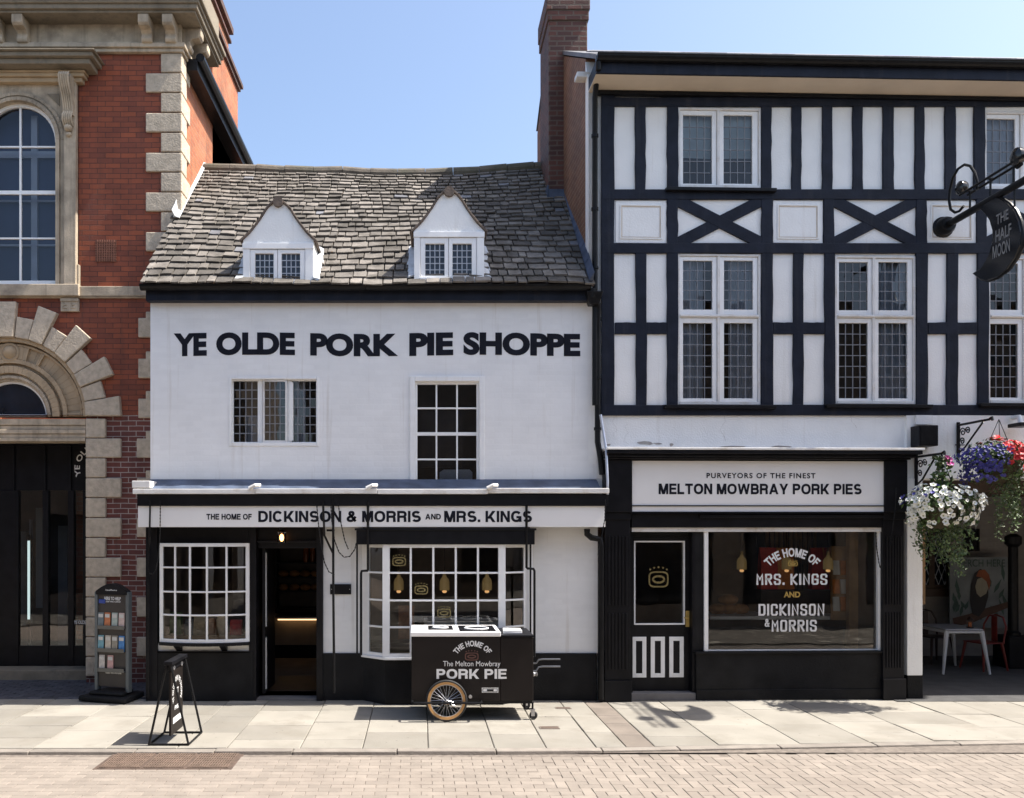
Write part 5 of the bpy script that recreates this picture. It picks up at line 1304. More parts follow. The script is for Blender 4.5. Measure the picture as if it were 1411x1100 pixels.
mb = MB(); mb.box(U(953.5,0), U(957), -.02, .1, 0, zh2); mb.box(du0-.06, du0-.002, dy-.1, dy+.06, 0, zh2); mb.box(du0, du1, dy+.0, dy+.06, zdt+.002, zh2); mb.build('door_frame', black, tim)
mb = MB(); mb.box(U(866), U(957)-.002, -.06, .16, 0, zdb-.004); mb.build('door_step', concrete, tim, bevel=.008)
room(tim, .05, U(1240), .16, 3.4, .02, 2.7, room_w, 'shop_room')
# --- passage under the building: walls and soffit
mb = MB(); yB = 3.55
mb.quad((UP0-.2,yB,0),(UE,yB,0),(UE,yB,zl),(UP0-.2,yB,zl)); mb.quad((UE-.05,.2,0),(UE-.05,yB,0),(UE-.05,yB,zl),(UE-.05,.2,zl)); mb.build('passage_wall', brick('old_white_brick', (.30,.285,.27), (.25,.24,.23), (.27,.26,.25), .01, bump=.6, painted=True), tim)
mb = MB(); mb.box(UP0, UE, .351, yB, zl+.001, zl+.1)
for yy in (.9, 1.7, 2.5): mb.box(UP0, UE, yy, yy+.12, zl-.14, zl)
mb.build('passage_soffit', wood_dark, tim)
mb = MB(); w0, w1, wz0, wz1 = U(1262,yB), U(1302,yB), TZ(1290,806,yB), TZ(1290,690,yB)
frame_box(mb, w0-.06, w1+.06, wz0-.06, wz1+.06, .06, yB-.05, yB-.001); mb.box((w0+w1)/2-.05, (w0+w1)/2+.05, yB-.045, yB-.002, wz0, wz1); mb.box(w0-.2, w1+.3, yB-.1, yB-.001, wz0-.2, wz0-.062)
pw = mb.build('passage_window', wood_dark, tim)
mb = MB(); mb.box(w0, w1, yB-.02, yB-.004, wz0, wz1); mb.build('glass', pane_blue, pw)
mb = MB()
for k in range(16):
    for sgn in (1,-1):
        x = w0-.6+k*.11; pts = [(x, wz0), (x+sgn*.0+ .5, wz1)]
        xa, xb = (x, x+.55) if sgn == 1 else (x+.55, x)
        za, zb3 = wz0, wz1
        ta = max(0, (w0-xa)/(xb-xa) if xb > xa else (w1-xa)/(xb-xa)); tb = min(1, (w1-xa)/(xb-xa) if xb > xa else (w0-xa)/(xb-xa))
        if tb > ta: mb.tube([(xa+(xb-xa)*ta, yB-.025, za+(zb3-za)*ta), (xa+(xb-xa)*tb, yB-.025, za+(zb3-za)*tb)], .008, 4)
mb.build('lattice', came_pale, pw)
mb = MB(); a, b, c, d = U(1329,yB), U(1345,yB), TZ(1337,757,yB), TZ(1337,731,yB); mb.box(a, b, yB-.03, yB-.001, c, d); frame_box(mb, a-.03, b+.03, c-.03, d+.03, .028, yB-.05, yB-.001); mb.build('vent_hatch', black, tim)
mb = MB(); write(mb, 'THE', U(1313), U(1362), TZ(1340,624), TZ(1340,613), lambda u_, v: (u_, -.04, v), weight=.0, spacing=1.3, shear=.2); mb.build('pub_lettering', lettering_m, tim, recalc=False)

# ================================================================== THINGS INDOORS
def led(x0, x1, y, z, name, label):
    t = thing(name, label, 'strip light', ((x0+x1)/2, y, z))
    mb = MB(); mb.box(x0, x1, y, y+.03, z, z+.022); mb.build('diffuser', emit('warm_strip', (1.0,.62,.30), 1.1), t)
    mb = MB(); mb.box(x0, x1, y-.01, y+.05, z+.0225, z+.045); mb.build('channel', steel, t)
# serving counter and bread shelves seen through the open door
yc = 3.4
def DS(px, py): return S(px, py, yc)
ct = thing('shop_counter', 'pale fronted serving counter at the back, seen through the open shop door', 'counter', (*[DS(412,0)[0], yc, 0],))
xa, xb = SX(368,yc), SX(470,yc); zt = DS(0,848)[1]
mb = MB(); mb.box(xa, xb, yc, yc+.6, .25, zt-.04); mb.build('front', mat('counter_front', (.24,.19,.14), .6, .15, 4), ct)
mb = MB(); mb.box(xa-.02, xb+.02, yc-.05, yc+.65, zt-.04, zt); mb.build('top', wood_dark, ct, bevel=.005)
mb = MB(); mb.box(xa, xb, yc+.04, yc+.5, .02, .249); mb.build('plinth', black, ct)
led(SX(384,yc), SX(438,yc), yc-.09, zt-.075, 'strip_light', 'warm strip light under the counter top, seen through the open door')
led(SX(363,yc+.8), SX(375,yc+.8), yc+.75, SZ(812,yc+.8), 'strip_light', 'short warm strip light on the back wall, left of the bread shelves')
sh = thing('bread_shelf', 'dark open shelving stocked with loaves behind the counter, seen through the door', 'shelf', (SX(412,yc+.7), yc+.7, zt))
x0, x1 = SX(382,yc+.5), SX(445,yc+.5)
mb = MB(); mb.box(x0, x1, yc+.72, yc+.75, zt, 2.2); mb.build('back', wood_dark, sh)
mb = MB(); mb.box(x0-.03, x0, yc+.45, yc+.75, zt, 2.2); mb.build('side', black, sh)
shz = [zt+.08, SZ(814,yc+.5), SZ(795,yc+.5), SZ(775,yc+.5)]
for z in shz:
    mb = MB(); mb.box(x0, x1, yc+.45, yc+.72, z-.025, z); mb.build('board', black, sh)
loaf = None; bread_m = mat('baked_crust', (.42,.20,.07), .6, .35, 10, .3, 30, island=.2)
ords = ['first','second','third','fourth','fifth']
for r, (z, nm) in enumerate(((shz[1],'lower'),(shz[2],'upper'))):
    for k in range(4):
        x = x0+.10+k*(x1-x0-.15)/3.4
        if loaf is None:
            mb = MB(); mb.ball((0,0,.055), (.10,.085,.06), 14, 8); mb.ball((0,-.02,.10), (.05,.03,.02), 10, 6)
            o = loaf = mb.build('bread_loaf', bread_m, smooth=True, origin=(0,0,0))
        else: o = loaf.copy(); C.objects.link(o)
        o.location = (x, yc+.56, z); tag(o, f'round golden loaf on the {nm} bread shelf, {ords[k]} from the left', 'bread', 'loaves on the shelves behind the counter')
for k, px in enumerate((421, 430)):
    mb = MB(); x = SX(px,yc+.5); mb.lathe([(.045,0),(.05,.02),(.05,.30),(.035,.34),(.02,.36),(.02,.40),(.001,.401)], (x, yc+.56, shz[3]), 14)
    tag(mb.build('tall_jar', mat('amber_jar', (.35,.10,.03), .25, .2, 8), smooth=True, origin=(x,yc+.56,shz[3])), f'tall amber jar on the top bread shelf, {["left","right"][k]} one of the pair', 'jar', 'amber jars on the top shelf')
# lamp over the door
lx, lz = S(388.5, 741, -.06)
dl = thing('door_lamp', 'small glowing lantern bulb under the fascia above the open shop door', 'lamp', (lx, -.06, lz+.1))
mb = MB(); mb.ball((lx,-.08,lz), (.028,.028,.05), 12, 8); mb.build('bulb', emit('warm_bulb', (1.0,.40,.13), 4), dl, smooth=True)
mb = MB(); mb.lathe([(.055,-.07),(.058,.07)], (lx,-.08,lz), 16, 'z', False); mb.build('glass_shade', pane_shop, dl, smooth=True)
mb = MB(); mb.lathe([(.03,.07),(.06,.072),(.06,.08),(.03,.10),(.03,.13),(.001,.131)], (lx,-.08,lz), 16); mb.build('cap', iron, dl)
# bottle-shaped pendants
def pendant(x, y, zc, h, label, group, first=[None]):
    if first[0] is None:
        t = thing('pendant_lamp', label, 'pendant lamp', (0,0,0), group)
        mb = MB(); mb.lathe([(.105,-.16),(.105,.02),(.085,.08),(.045,.12),(.036,.17)], (0,0,0), 20); mb.build('shade', emit('ribbed_amber_glass', (.42,.28,.11), .07), t, smooth=True)
        mb = MB(); mb.lathe([(.034,.165),(.034,.24),(.015,.26),(.001,.261)], (0,0,0), 14); mb.build('cap', mat('brass', (.6,.42,.16), .3, .1, 10, metal=.9), t, smooth=True)
        mb = MB(); mb.tube([(0,0,.25),(0,0,.9)], .006, 6); mb.build('cord', iron, t)
        mb = MB(); mb.ball((0,0,-.19), (.05,.05,.035), 10, 6); mb.build('bulb', emit('pendant_bulb', (1.0,.55,.22), .35), t, smooth=True)
        first[0] = t
    else:
        t = first[0].copy(); C.objects.link(t); t['label'] = label; t['group'] = group
        for chd in list(first[0].children):
            c = chd.copy(); C.objects.link(c); c.parent = t
    t.location = (x, y, zc); t.scale = (h, h, h)
for px, w_ in ((549.5,'left'), (612.5,'middle'), (671,'right')):
    x, z = S(px, 803, .12); pendant(x, .12, z, .62, f'amber bottle shaped pendant lamp in the bay window, the {w_} of three', 'pendant lamps in the bay window')
for px, w_ in ((1022,'left of the window lettering'), (1084,'behind the words of the window lettering'), (1141,'right of the window lettering')):
    x, z = S(px, 775, .75); pendant(x, .75, z, .62, f'bottle shaped pendant lamp in the big shop window, {w_}', 'pendant lamps in the big shop window')
# --- wares in the bow window and the bay
def packet(name, label, cat, x, y, z, w_, d_, h_, m_, group, kind='bag'):
    mb = MB()
    if kind == 'bag':
        mb.hexa([(-w_/2,-d_/2,0),(w_/2,-d_/2,0),(w_/2,d_/2,0),(-w_/2,d_/2,0),(-w_/2*.96,-d_/2*.9,h_*.7),(w_/2*.96,-d_/2*.9,h_*.7),(w_/2*.96,d_/2*.9,h_*.7),(-w_/2*.96,d_/2*.9,h_*.7)])
        mb.hexa([(-w_/2*.96,-d_/2*.9,h_*.701),(w_/2*.96,-d_/2*.9,h_*.701),(w_/2*.96,d_/2*.9,h_*.701),(-w_/2*.96,d_/2*.9,h_*.701),(-w_/2,-.012,h_),(w_/2,-.012,h_),(w_/2,.012,h_),(-w_/2,.012,h_)])
    else:
        mb.lathe([(w_/2*.92,0),(w_/2,.01),(w_/2,h_*.72),(w_/2*.8,h_*.8),(w_/2*.82,h_*.82),(w_/2*.82,h_),(.001,h_+.001)], (0,0,0), 16)
    o = mb.build(name, m_, origin=(0,0,0), bevel=.004 if kind == 'bag' else 0, smooth=kind != 'bag'); o.location = (x, y, z)
    return tag(o, label, cat, group)
wz = SZ(877, .1)
mb = MB(); mb.box(SX(222), SX(342), .12, .55, wz-.05, wz); tag(mb.build('window_shelf', wood, bevel=.004, origin=(SX(280),.3,wz)), 'wooden display shelf inside the bow window', 'shelf')
cols_ = {'green': (.10,.20,.05), 'cream': (.55,.45,.30), 'brown': (.28,.13,.06), 'grey': (.25,.26,.27), 'red': (.60,.05,.035)}
for px, c_, k, h_, ex in ((243,'green','bag',.30,'standing low at the left end of the bow window'),(262,'grey','jar',.20,'in the bow window next to a green bag'),(276,'cream','bag',.24,'in the bow window between two jars'),(290,'brown','jar',.22,'in the middle of the bow window shelf'),(306,'cream','jar',.27,'towards the right of the bow window shelf'),(326,'red','bag',.20,'at the right end of the bow window shelf')):
    packet('shop_'+k, f'{c_} {"paper bag" if k == "bag" else "lidded jar"} {ex}', k, SX(px,.3), .3, wz, .16, .12, h_, mat('ware_'+c_, cols_[c_], .6, .2, 20), 'wares on the bow window shelf', k)
wz2 = SZ(858, .1)
mb = MB(); mb.box(SX(585), SX(690), .35, .40, wz2, wz2+.03); mb.box(SX(585), SX(690), .40, .75, wz2-.25, wz2+.0); tag(mb.build('display_cabinet', mat('cabinet_white', (.5,.5,.5), .4, .05, 5), bevel=.004, origin=(SX(637),.5,wz2)), 'pale topped display cabinet inside the bay window behind the cart', 'cabinet')
packet('shop_bag', 'brown paper bag leaning inside the left of the bay window', 'bag', SX(560,.4), .4, SZ(880,.4), .22, .12, .45, mat('ware_brown', cols_['brown'], .6, .2, 20), None)
mb = MB(); mb.box(SX(500,.3), SX(735,.3), .25, .6, SZ(886,.3)-.05, SZ(886,.3)); tag(mb.build('window_shelf', wood_dark, bevel=.004, origin=(SX(620),.4,.8)), 'dark display shelf inside the canted bay window', 'shelf')
# --- big shop window: boarded wall, counter, red bags on a stand
bw_ = thing('slatted_partition', 'oak slatted partition at the back of the big shop window', 'partition', (4.6, 2.4, 0))
mb = MB()
for k in range(34):
    x = SX(1070,1.9)+k*.075; mb.box(x, x+.045, 2.28, 2.33, 1.05, 2.55)
mb.build('slat', wood, bw_); mb = MB(); mb.box(SX(1060,1.9), SX(1240,1.9), 2.331, 2.36, .0, 2.6); mb.build('backing', wood_dark, bw_)
mb = MB(); mb.box(SX(1168,.8), SX(1180,.8), .75, .85, .02, 2.5); mb.build('post', wood, bw_)
cc = thing('display_counter', 'low counter with a white top inside the big shop window', 'counter', (4.2, 1.3, 0))
zc_ = SZ(853, 1.1); mb = MB(); mb.box(SX(975,1.1), SX(1172,1.1), 1.0, 1.7, zc_, zc_+.05); mb.build('top', white_paint, cc, bevel=.005)
mb = MB(); mb.box(SX(975,1.1), SX(1172,1.1), 1.06, 1.66, .02, zc_-.001); mb.build('base', black, cc)
red_m = mat('ware_red', cols_['red'], .6, .2, 20); orange_m = mat('ware_orange', (.75,.24,.05), .6, .2, 20)
for k, (px, m_, c_) in enumerate(((1058,red_m,'dark red'),(1080,orange_m,'orange'),(1128,red_m,'dark red'),(1144,orange_m,'orange'))):
    packet('gift_bag', f'tall {c_} gift bag on the display counter, {ords[k]} of the row from the left', 'bag', SX(px,1.5), 1.5, zc_+.051+.35, .26, .14, .62, m_, 'gift bags in the big shop window')
mb = MB(); mb.box(SX(1045,1.5), SX(1165,1.5), 1.40, 1.62, zc_+.0515, zc_+.39); tag(mb.build('plinth_block', wood_dark, bevel=.005, origin=(4.9,1.5,zc_+.05)), 'dark display plinth under the row of gift bags', 'plinth')
st = thing('card_rack', 'wooden rack of leaflets at the right of the big shop window', 'rack', (SX(1158,.8), .9, zc_+.05))
mb = MB(); mb.box(SX(1148,.9), SX(1172,.9), .95, .98, zc_, 2.0); mb.build('back', wood, st)
for r, py in enumerate((792, 818, 842)):
    for k, px in enumerate((1152, 1163)):
        x, z = S(px, py, .93); mb = MB(); mb.hexa([(x-.045,.91,z),(x+.045,.91,z),(x+.045,.93,z),(x-.045,.93,z),(x-.045,.935,z+.20),(x+.045,.935,z+.20),(x+.045,.948,z+.20),(x-.045,.948,z+.20)]); mb.build('card', [sign_white, orange_m][(r+k) % 2], st)
mb = MB()
for i in range(3): mb.ball((SX(997,1.4)+.16*i-.1, 1.35, zc_+.12+.0*i), (.14,.12,.08), 12, 8)
mb.ball((SX(997,1.4)+.05, 1.35, zc_+.26), (.15,.12,.08), 12, 8)
tag(mb.build('bread_pile', bread_m, smooth=True, origin=(SX(997,1.4),1.35,zc_+.05)), 'pile of crusty loaves at the left of the big shop window', 'bread')

# ================================================================== CHAINS, PLAQUE, LAMP BOXES ON THE FRONTS
def chain(pts, label, y):
    P = []
    pts = [Vector((SX(p[0],y), y, SZ(p[1],y))) for p in pts]
    for a, b in zip(pts[:-1], pts[1:]):
        n = max(2, int((b-a).length/.02))
        P += [a+(b-a)*i/n for i in range(n)]
    P.append(pts[-1])
    mb = MB(); mb.tube(P, [.0085 if i % 2 else .0045 for i in range(len(P))], 6)
    tag(mb.build('awning_chain', iron, origin=P[0]), label, 'chain', 'loose awning chains hanging on the shopfront')
yk = fY-.06
chain([(221,690),(220.5,735),(218,770),(215,785),(211,792),(206,790)], 'thin chain looping down at the left end of the sign, beside the bow window', yk)
chain([(436.5,696),(438,715),(442,750),(447,775),(453,788),(461,792)], 'chain looping down to the long black pole beside the doorway', yk)
chain([(456,697),(457,716),(461,745),(467,761),(474,768),(482,767),(489,757),(491,748)], 'outer slack chain looped over the white pier between doorway and bay', yk)
chain([(466,694),(470,722),(475,745),(480,757)], 'inner short chain inside the slack loop over the white pier', yk)
chain([(834,688),(833.5,715),(830,735),(826,752),(824,765)], 'chain hanging at the right end of the sign beside the downpipe', yk)
chain([(1235,672),(1234,700),(1229,735),(1227,752)], 'chain hanging on the right hand fluted pilaster of the tall shopfront', -.22)
chain([(1207,733),(1208,755),(1211,775),(1213,783)], 'fine chain hanging inside the right edge of the big shop window frame', -.12)
mb = MB(); x, z0 = SX(459,-.36), SZ(955,-.36)
mb.tube([(x,-.36,SZ(690,-.36)),(x+.003,-.36,SZ(820,-.36)),(x+.015,-.355,SZ(955,-.36))], .016, 8); mb.tube([(x-.012,-.36,SZ(690,-.36)),(x-.012,-.375,SZ(684,-.36)),(x+.012,-.36,SZ(680,-.36))], .008, 6)
tag(mb.build('awning_pole', iron, smooth=True, origin=(x,-.36,z0)), 'long thin black pole hanging from the fascia beside the doorway', 'pole')
pq = thing('wall_plaque', 'small blank black plaque on the white pier between doorway and bay', 'plaque', (SX(469),-.02,SZ(812)))
mb = MB(); mb.box(SX(455), SX(484), -.022, -.001, SZ(819), SZ(805)); mb.build('plate', black, pq, bevel=.003)
mb = MB()
for a in (457,482):
    mb.lathe([(.006,-.003),(.006,0)], (SX(a),-.0225,SZ(812)), 8, 'y')
mb.build('screw', steel, pq)
wb = thing('wall_speaker', 'black box on the white wall above the flower basket at the pier', 'wall box', (SX(1276,.12), .05, SZ(601,.1)))
a, b, c, d = SX(1263.5,-.05), SX(1290,-.05), SZ(615,-.05), SZ(586.5,-.05)
mb = MB(); mb.box(a, b, -.10, .10, c, d); mb.build('case', black, wb, bevel=.01)
mb = MB(); mb.box(a+.02, b-.02, -.106, -.1005, c+.02, d-.02); mb.build('grille', iron, wb)
# security light at the right edge
sx_, sz_ = S(1408, 580, -.05)
scl = thing('security_light', 'small floodlight on the white lintel above the red flowers', 'light', (sx_, .1, sz_))
mb = MB(); mb.box(sx_-.10, sx_+.10, -.16, .08, sz_-.08, sz_-.03); mb.build('hood', iron, scl, bevel=.01)
mb = MB(); mb.tube([(sx_,.12,sz_+.06),(sx_,.0,sz_+.06),(sx_,-.03,sz_-.03)], .03, 10); mb.build('arm', white_paint, scl, smooth=True)

# ================================================================== HANGING SIGN OVER THE PASSAGE
HX = 6.93; YW = (HX-2.2)*math.tan(TH)
def Hp(px, py):        # point in the sign's own plane (square to the front)
    d = HX*F/(px-CX); return d-11, H+(CY-py)*d/F
br_ = thing('sign_bracket', 'ornate black iron bracket with scrolls carrying the crescent pub sign', 'bracket', (HX, YW, 6.25))
zb = 6.25; zu = 6.51
mb = MB(); mb.tube([(HX,YW,zb),(HX,-1.75,zb)], .045, 12); mb.build('bar', iron, br_, smooth=True)
mb = MB(); mb.lathe([(.001,-.14),(.09,-.13),(.115,-.08),(.115,-.02),(.14,.0),(.14,.03)], (HX,YW-.03,zb), 20, 'y'); mb.build('boss', iron, br_, smooth=True)
mb = MB()
for dx_ in (-.05,.05): mb.tube([(HX+dx_,YW-.45,zu),(HX+dx_,-1.75,zu)], .016, 8)
for yy in (-.42,-.8,-1.2,-1.6): mb.tube([(HX-.05,yy,zu),(HX+.05,yy,zu)], .012, 6); mb.tube([(HX,yy,zu),(HX,yy,zb)], .014, 6)
mb.build('rail', iron, br_, smooth=True)
mb = MB()
cy_, cz_ = YW-.20, 6.60
pts = []
for k in range(30):
    t = k/29; a = math.radians(-60+250*t); r = .36-.06*t
    pts.append((HX, cy_-.02+r*.62*math.cos(a+PI/2+PI*.0), cz_+r*math.sin(a+PI/2)))
mb.tube([(HX, *Hp(*p)) for p in ((1346,262),(1347,252),(1343,238),(1337,229),(1329,227),(1320,233),(1313,245),(1309,262),(1308,278),(1310,289),(1316,293),(1322,291),(1328,284))], .017, 8)
mb.tube([(HX, *Hp(*p)) for p in ((1408,226),(1402,231),(1396,226),(1395,215),(1400,207),(1407,206),(1412,212))], .02, 8)
mb.build('scroll', iron, br_, smooth=True)
mb = MB()
for p, r in (((1327,259),.085), ((1405,216),.10)):
    y, z = Hp(*p); mb.lathe([(r,-.05),(r*.98,0),(r*.8,.03),(r*.4,.045),(.001,.05)], (HX,y,z), 16, 'x'); mb.lathe([(.001,-.09),(r*.5,-.08),(r,-.05)], (HX,y,z), 16, 'x')
mb.build('spotlight', mat('polished_black', (.02,.02,.02), .12, .1, 5), br_, smooth=True)
cresc = thing('hanging_sign', 'black crescent shaped board lettered The Half Moon hanging from the bracket', 'pub sign', (HX, -1.0, 5.3))
out_ = [(1353,287),(1359,277),(1370,272),(1381,274),(1392,281),(1401,291),(1407,305),(1410,320),(1409,338),(1402,355),(1391,371),(1377,382),(1363,387),(1352,384),(1343,377)]
in_ = [(1354,371),(1361,361),(1367,348),(1371,333),(1371,318),(1367,304),(1361,295)]
poly = [Hp(*p) for p in out_+in_]
mb = MB(); mb.prism(poly, HX-.035, HX+.035, 'x'); mb.build('board', mat('gloss_black_sign', (.010,.010,.012), .2, .2, 5), cresc, bevel=.008)
mb = MB(); mb.tube([(HX,*p) for p in poly], .02, 6, closed=True); mb.build('rim', iron, cresc, smooth=True)
mb = MB(); f = lambda u_, v: (HX-.038, -u_, v)
for body, x0, x1, y0, y1 in (('THE',1377,1394,292,306),('HALF',1376,1398,312.5,329),('MOON',1372,1396,334,352)):
    ya, za = Hp(x0, y1); yb2, zb3 = Hp(x1, y0)
    zlo, zhi = Hp((x0+x1)/2, y1)[1], Hp((x0+x1)/2, y0)[1]
    write(mb, body, -ya, -yb2, zlo, zhi, f, weight=.02)
mb.build('lettering', mat('dull_white_lettering', (.22,.22,.22), .6, .1, 10), cresc, recalc=False)
mb = MB()
for px in (1372, 1398):
    y, z = Hp(px, 280); mb.tube([(HX,y,z-.05),(HX,y,zb)], .012, 6)
mb.build('hanger', iron, cresc)

# ================================================================== HANGING BASKETS
def basket_bracket(x, y0, y1, z, label):
    t = thing('basket_bracket', label, 'bracket', (x, y0, z), 'basket brackets on the front of the timber building')
    mb = MB(); mb.box(x-.02, x+.02, y0-.015, y0, z-.42, z+.04); mb.build('back_plate', iron, t)
    mb = MB(); mb.tube([(x,y0,z),(x,y1,z),(x,y1-.05,z+.02),(x,y1-.06,z-.02)], .016, 8); mb.tube([(x,y0,z-.38),(x,y0-.15,z-.30),(x,y1+.12,z-.02)], .012, 6); mb.build('arm', iron, t, smooth=True)
    mb = MB()
    for cy_, cz_, r in ((y0-.10, z-.10, .06), (y0-.20, z-.09, .05), (y0-.09, z-.22, .05)):
        mb.tube([(x, cy_+r*(1-k/22)*math.cos(k*.5), cz_+r*(1-k/22)*math.sin(k*.5)) for k in range(20)], .008, 6)
    mb.build('scroll', iron, t, smooth=True)
def leaves(mb, n, fn, size, rng):
    for _ in range(n):
        p, out = fn(); s_ = size*rng.uniform(.6,1.35)
        d = Vector(out)+Vector((rng.gauss(0,.6),rng.gauss(0,.6),rng.gauss(0,.6))); d.normalize()
        a = d.orthogonal().normalized(); a = (Matrix.Rotation(rng.uniform(0,2*PI), 3, d) @ a); b = d.cross(a); p = Vector(p)
        mb.add([p-a*s_, p-b*s_*.55+d*s_*.15, p+a*s_, p+b*s_*.55+d*s_*.15], [(0,1,2,3)])
def bloom(mb, p, d, r, rng, throat=None, petals=5):
    d = Vector(d).normalized(); a = (Matrix.Rotation(rng.uniform(0,2*PI), 3, d) @ d.orthogonal().normalized()); b = d.cross(a); p = Vector(p)
    n = petals*2; V = [p-d*r*.25]
    for k in range(n):
        an = 2*PI*k/n; q = r*(1.0 if k % 2 else .80); V.append(p+(a*math.cos(an)+b*math.sin(an))*q+d*r*rng.uniform(.05,.2))
    mb.add(V, [(0, k+1, (k+1) % n+1) for k in range(n)])
    if throat is not None: throat.add([p+d*r*.02+(a*math.cos(2*PI*k/7)+b*math.sin(2*PI*k/7))*r*.24 for k in range(7)], [tuple(range(7))])
def hanging_basket(c, rx, rz, label, kinds, trails, top_spike, hook_z, seed):
    rng = random.Random(seed); x, y, z = c
    t = thing('hanging_basket', label, 'hanging basket', (x, y, z-rz), 'hanging flower baskets on the timber building')
    mb = MB(); mb.lathe([(.001,-.30),(.12,-.28),(.20,-.18),(.24,-.05),(.24,.0)], (x,y,z-.0), 18); mb.build('basket', mat('moss_liner', (.05,.04,.02), .9, .3, 20), t)
    mb = MB()
    for a in (0, 2.1, 4.2): mb.tube([(x+.22*math.cos(a), y+.22*math.sin(a), z), (x, y, hook_z)], .005, 4)
    mb.build('hanger', iron, t)
    def onshell(lo=.72, hi=1.0, zmin=-1.0):
        while True:
            v = Vector((rng.gauss(0,1), rng.gauss(0,1), rng.gauss(0,1))).normalized()
            if v.z > zmin: break
        q = rng.uniform(lo, hi)*(1+.12*math.sin(v.x*5+seed)+.1*math.sin(v.z*7))
        return (x+v.x*rx*q, y+v.y*rx*.85*q, z+v.z*rz*q), v
    mb = MB(); leaves(mb, 1500, lambda: onshell(.3, .98), .030, rng)
    if top_spike: leaves(mb, 330, lambda: ((x+rng.gauss(.0,.05), y+rng.gauss(0,.05), z+rz+rng.uniform(-.15,.33)), (rng.gauss(0,1), rng.gauss(0,1), .5)), .032, rng)
    mb.build('foliage', leaf_m, t, recalc=False)
    mb = MB()
    for (tx, ty, L_, nl) in trails:
        px_, py_ = x+tx, y+ty; pz = z-rz*.4; ln = L_*rng.uniform(.75,1.05); ph = rng.uniform(0,6)
        leaves(mb, nl, lambda: (lambda s_: ((px_+.035*math.sin(ph+s_*7)+rng.gauss(0,.028), py_+rng.gauss(0,.03), pz-s_*ln), (rng.gauss(0,1), rng.gauss(-.5,1), .3)))(rng.random()), .021, rng)
    mb.build('trailing_leaves', leaf_l, t, recalc=False)
    for nm, m_, n, r, test, thr in kinds:
        mb = MB(); th_ = MB() if thr else None; cnt = 0
        while cnt < n:
            p, v = onshell(.92, 1.06, -.75)
            if not test(v): continue
            v2 = Vector(v)+Vector((rng.gauss(0,.25), rng.gauss(-.25,.25), rng.gauss(.15,.25)))
            bloom(mb, p, v2, r*rng.uniform(.65,1.2), rng, th_); cnt += 1
        o = mb.build(nm, m_, t, recalc=False)
        if th_: th_.build('flower_throat', petal_c, o, recalc=False)
    if top_spike:
        mb = MB()
        for k in range(9): bloom(mb, (x+rng.uniform(.0,.10), y-.05+rng.gauss(0,.04), z+rz+.26+rng.uniform(-.05,.06)), (0,-1,.3), .03, rng)
        mb.build('pink_flowers', petal_p, t, recalc=False)
    return t
bx1, by1 = 6.55, -.46
rg = random.Random(3)
basket_bracket(bx1, SX(1,0)*0+YW-.055, by1, SZ(625,by1), 'scrolled black bracket on the white pier holding the white petunias')
tr = [(rg.uniform(-.22,.28), rg.uniform(-.25,.2), rg.uniform(.35,.80), 75) for _ in range(22)]
hanging_basket((bx1, by1, SZ(697,by1)), .43, .29, 'hanging basket of white petunias with long green trails beside the passage',
    (('white_flowers', petal_w, 215, .037, lambda v: v.y < .45 and v.z < .9, True), ('blue_flowers', petal_b, 14, .035, lambda v: v.x < -.2 and v.z > .1, False)), tr, True, SZ(625,by1), 11)
bx2, by2 = 7.12, -.50
basket_bracket(bx2, YW-.035, by2, SZ(578,by2), 'plain black bracket on the lintel holding the red and blue flowers')
tr = [(rg.uniform(-.05,.18), rg.uniform(-.2,.1), rg.uniform(.5,.95), 75) for _ in range(12)]
hanging_basket((bx2+.12, by2, SZ(636,by2)), .47, .30, 'hanging basket of red geraniums and blue lobelia above the passage',
    (('blue_flowers', petal_b, 330, .021, lambda v: v.x < -.22+.15*v.z and v.z < .6 and v.y < .5, False), ('red_flowers', petal_r, 125, .038, lambda v: v.x > -.25 and v.z > -.45+.3*(v.x<.1) and v.y < .6, False)), tr, False, SZ(578,by2), 23)

# ================================================================== CAFE FURNITURE IN THE PASSAGE
ty_ = 2.28
tb = thing('cafe_table', 'white metal cafe table with splayed legs standing in the passage', 'table', (8.38, ty_, 0))
tx0, tx1 = 8.10, 8.68; tz = .70; tm = mat('table_white', (.55,.56,.57), .4, .06, 6)
mb = MB(); mb.box(tx0, tx1, ty_-.35, ty_+.40, tz-.025, tz); mb.build('top', mat('table_top_grey', (.33,.34,.36), .35, .1, 6), tb, bevel=.012)
mb = MB(); frame_m = [(tx0+.02,ty_-.33),(tx1-.02,ty_-.33),(tx1-.02,ty_+.38),(tx0+.02,ty_+.38)]
for i in range(4): mb.tube([(*frame_m[i],tz-.05),(*frame_m[(i+1) % 4],tz-.05)], .022, 6)
mb.build('apron', tm, tb)
for i, (lx_, ly_) in enumerate(frame_m):
    ox, oy = (-1 if lx_ < (tx0+tx1)/2 else 1)*.09, (-1 if ly_ < ty_ else 1)*.06
    mb = MB(); mb.tube([(lx_,ly_,tz-.03),(lx_+ox,ly_+oy,.008)], [.036,.018], 8); mb.build('leg', tm, tb, smooth=True)
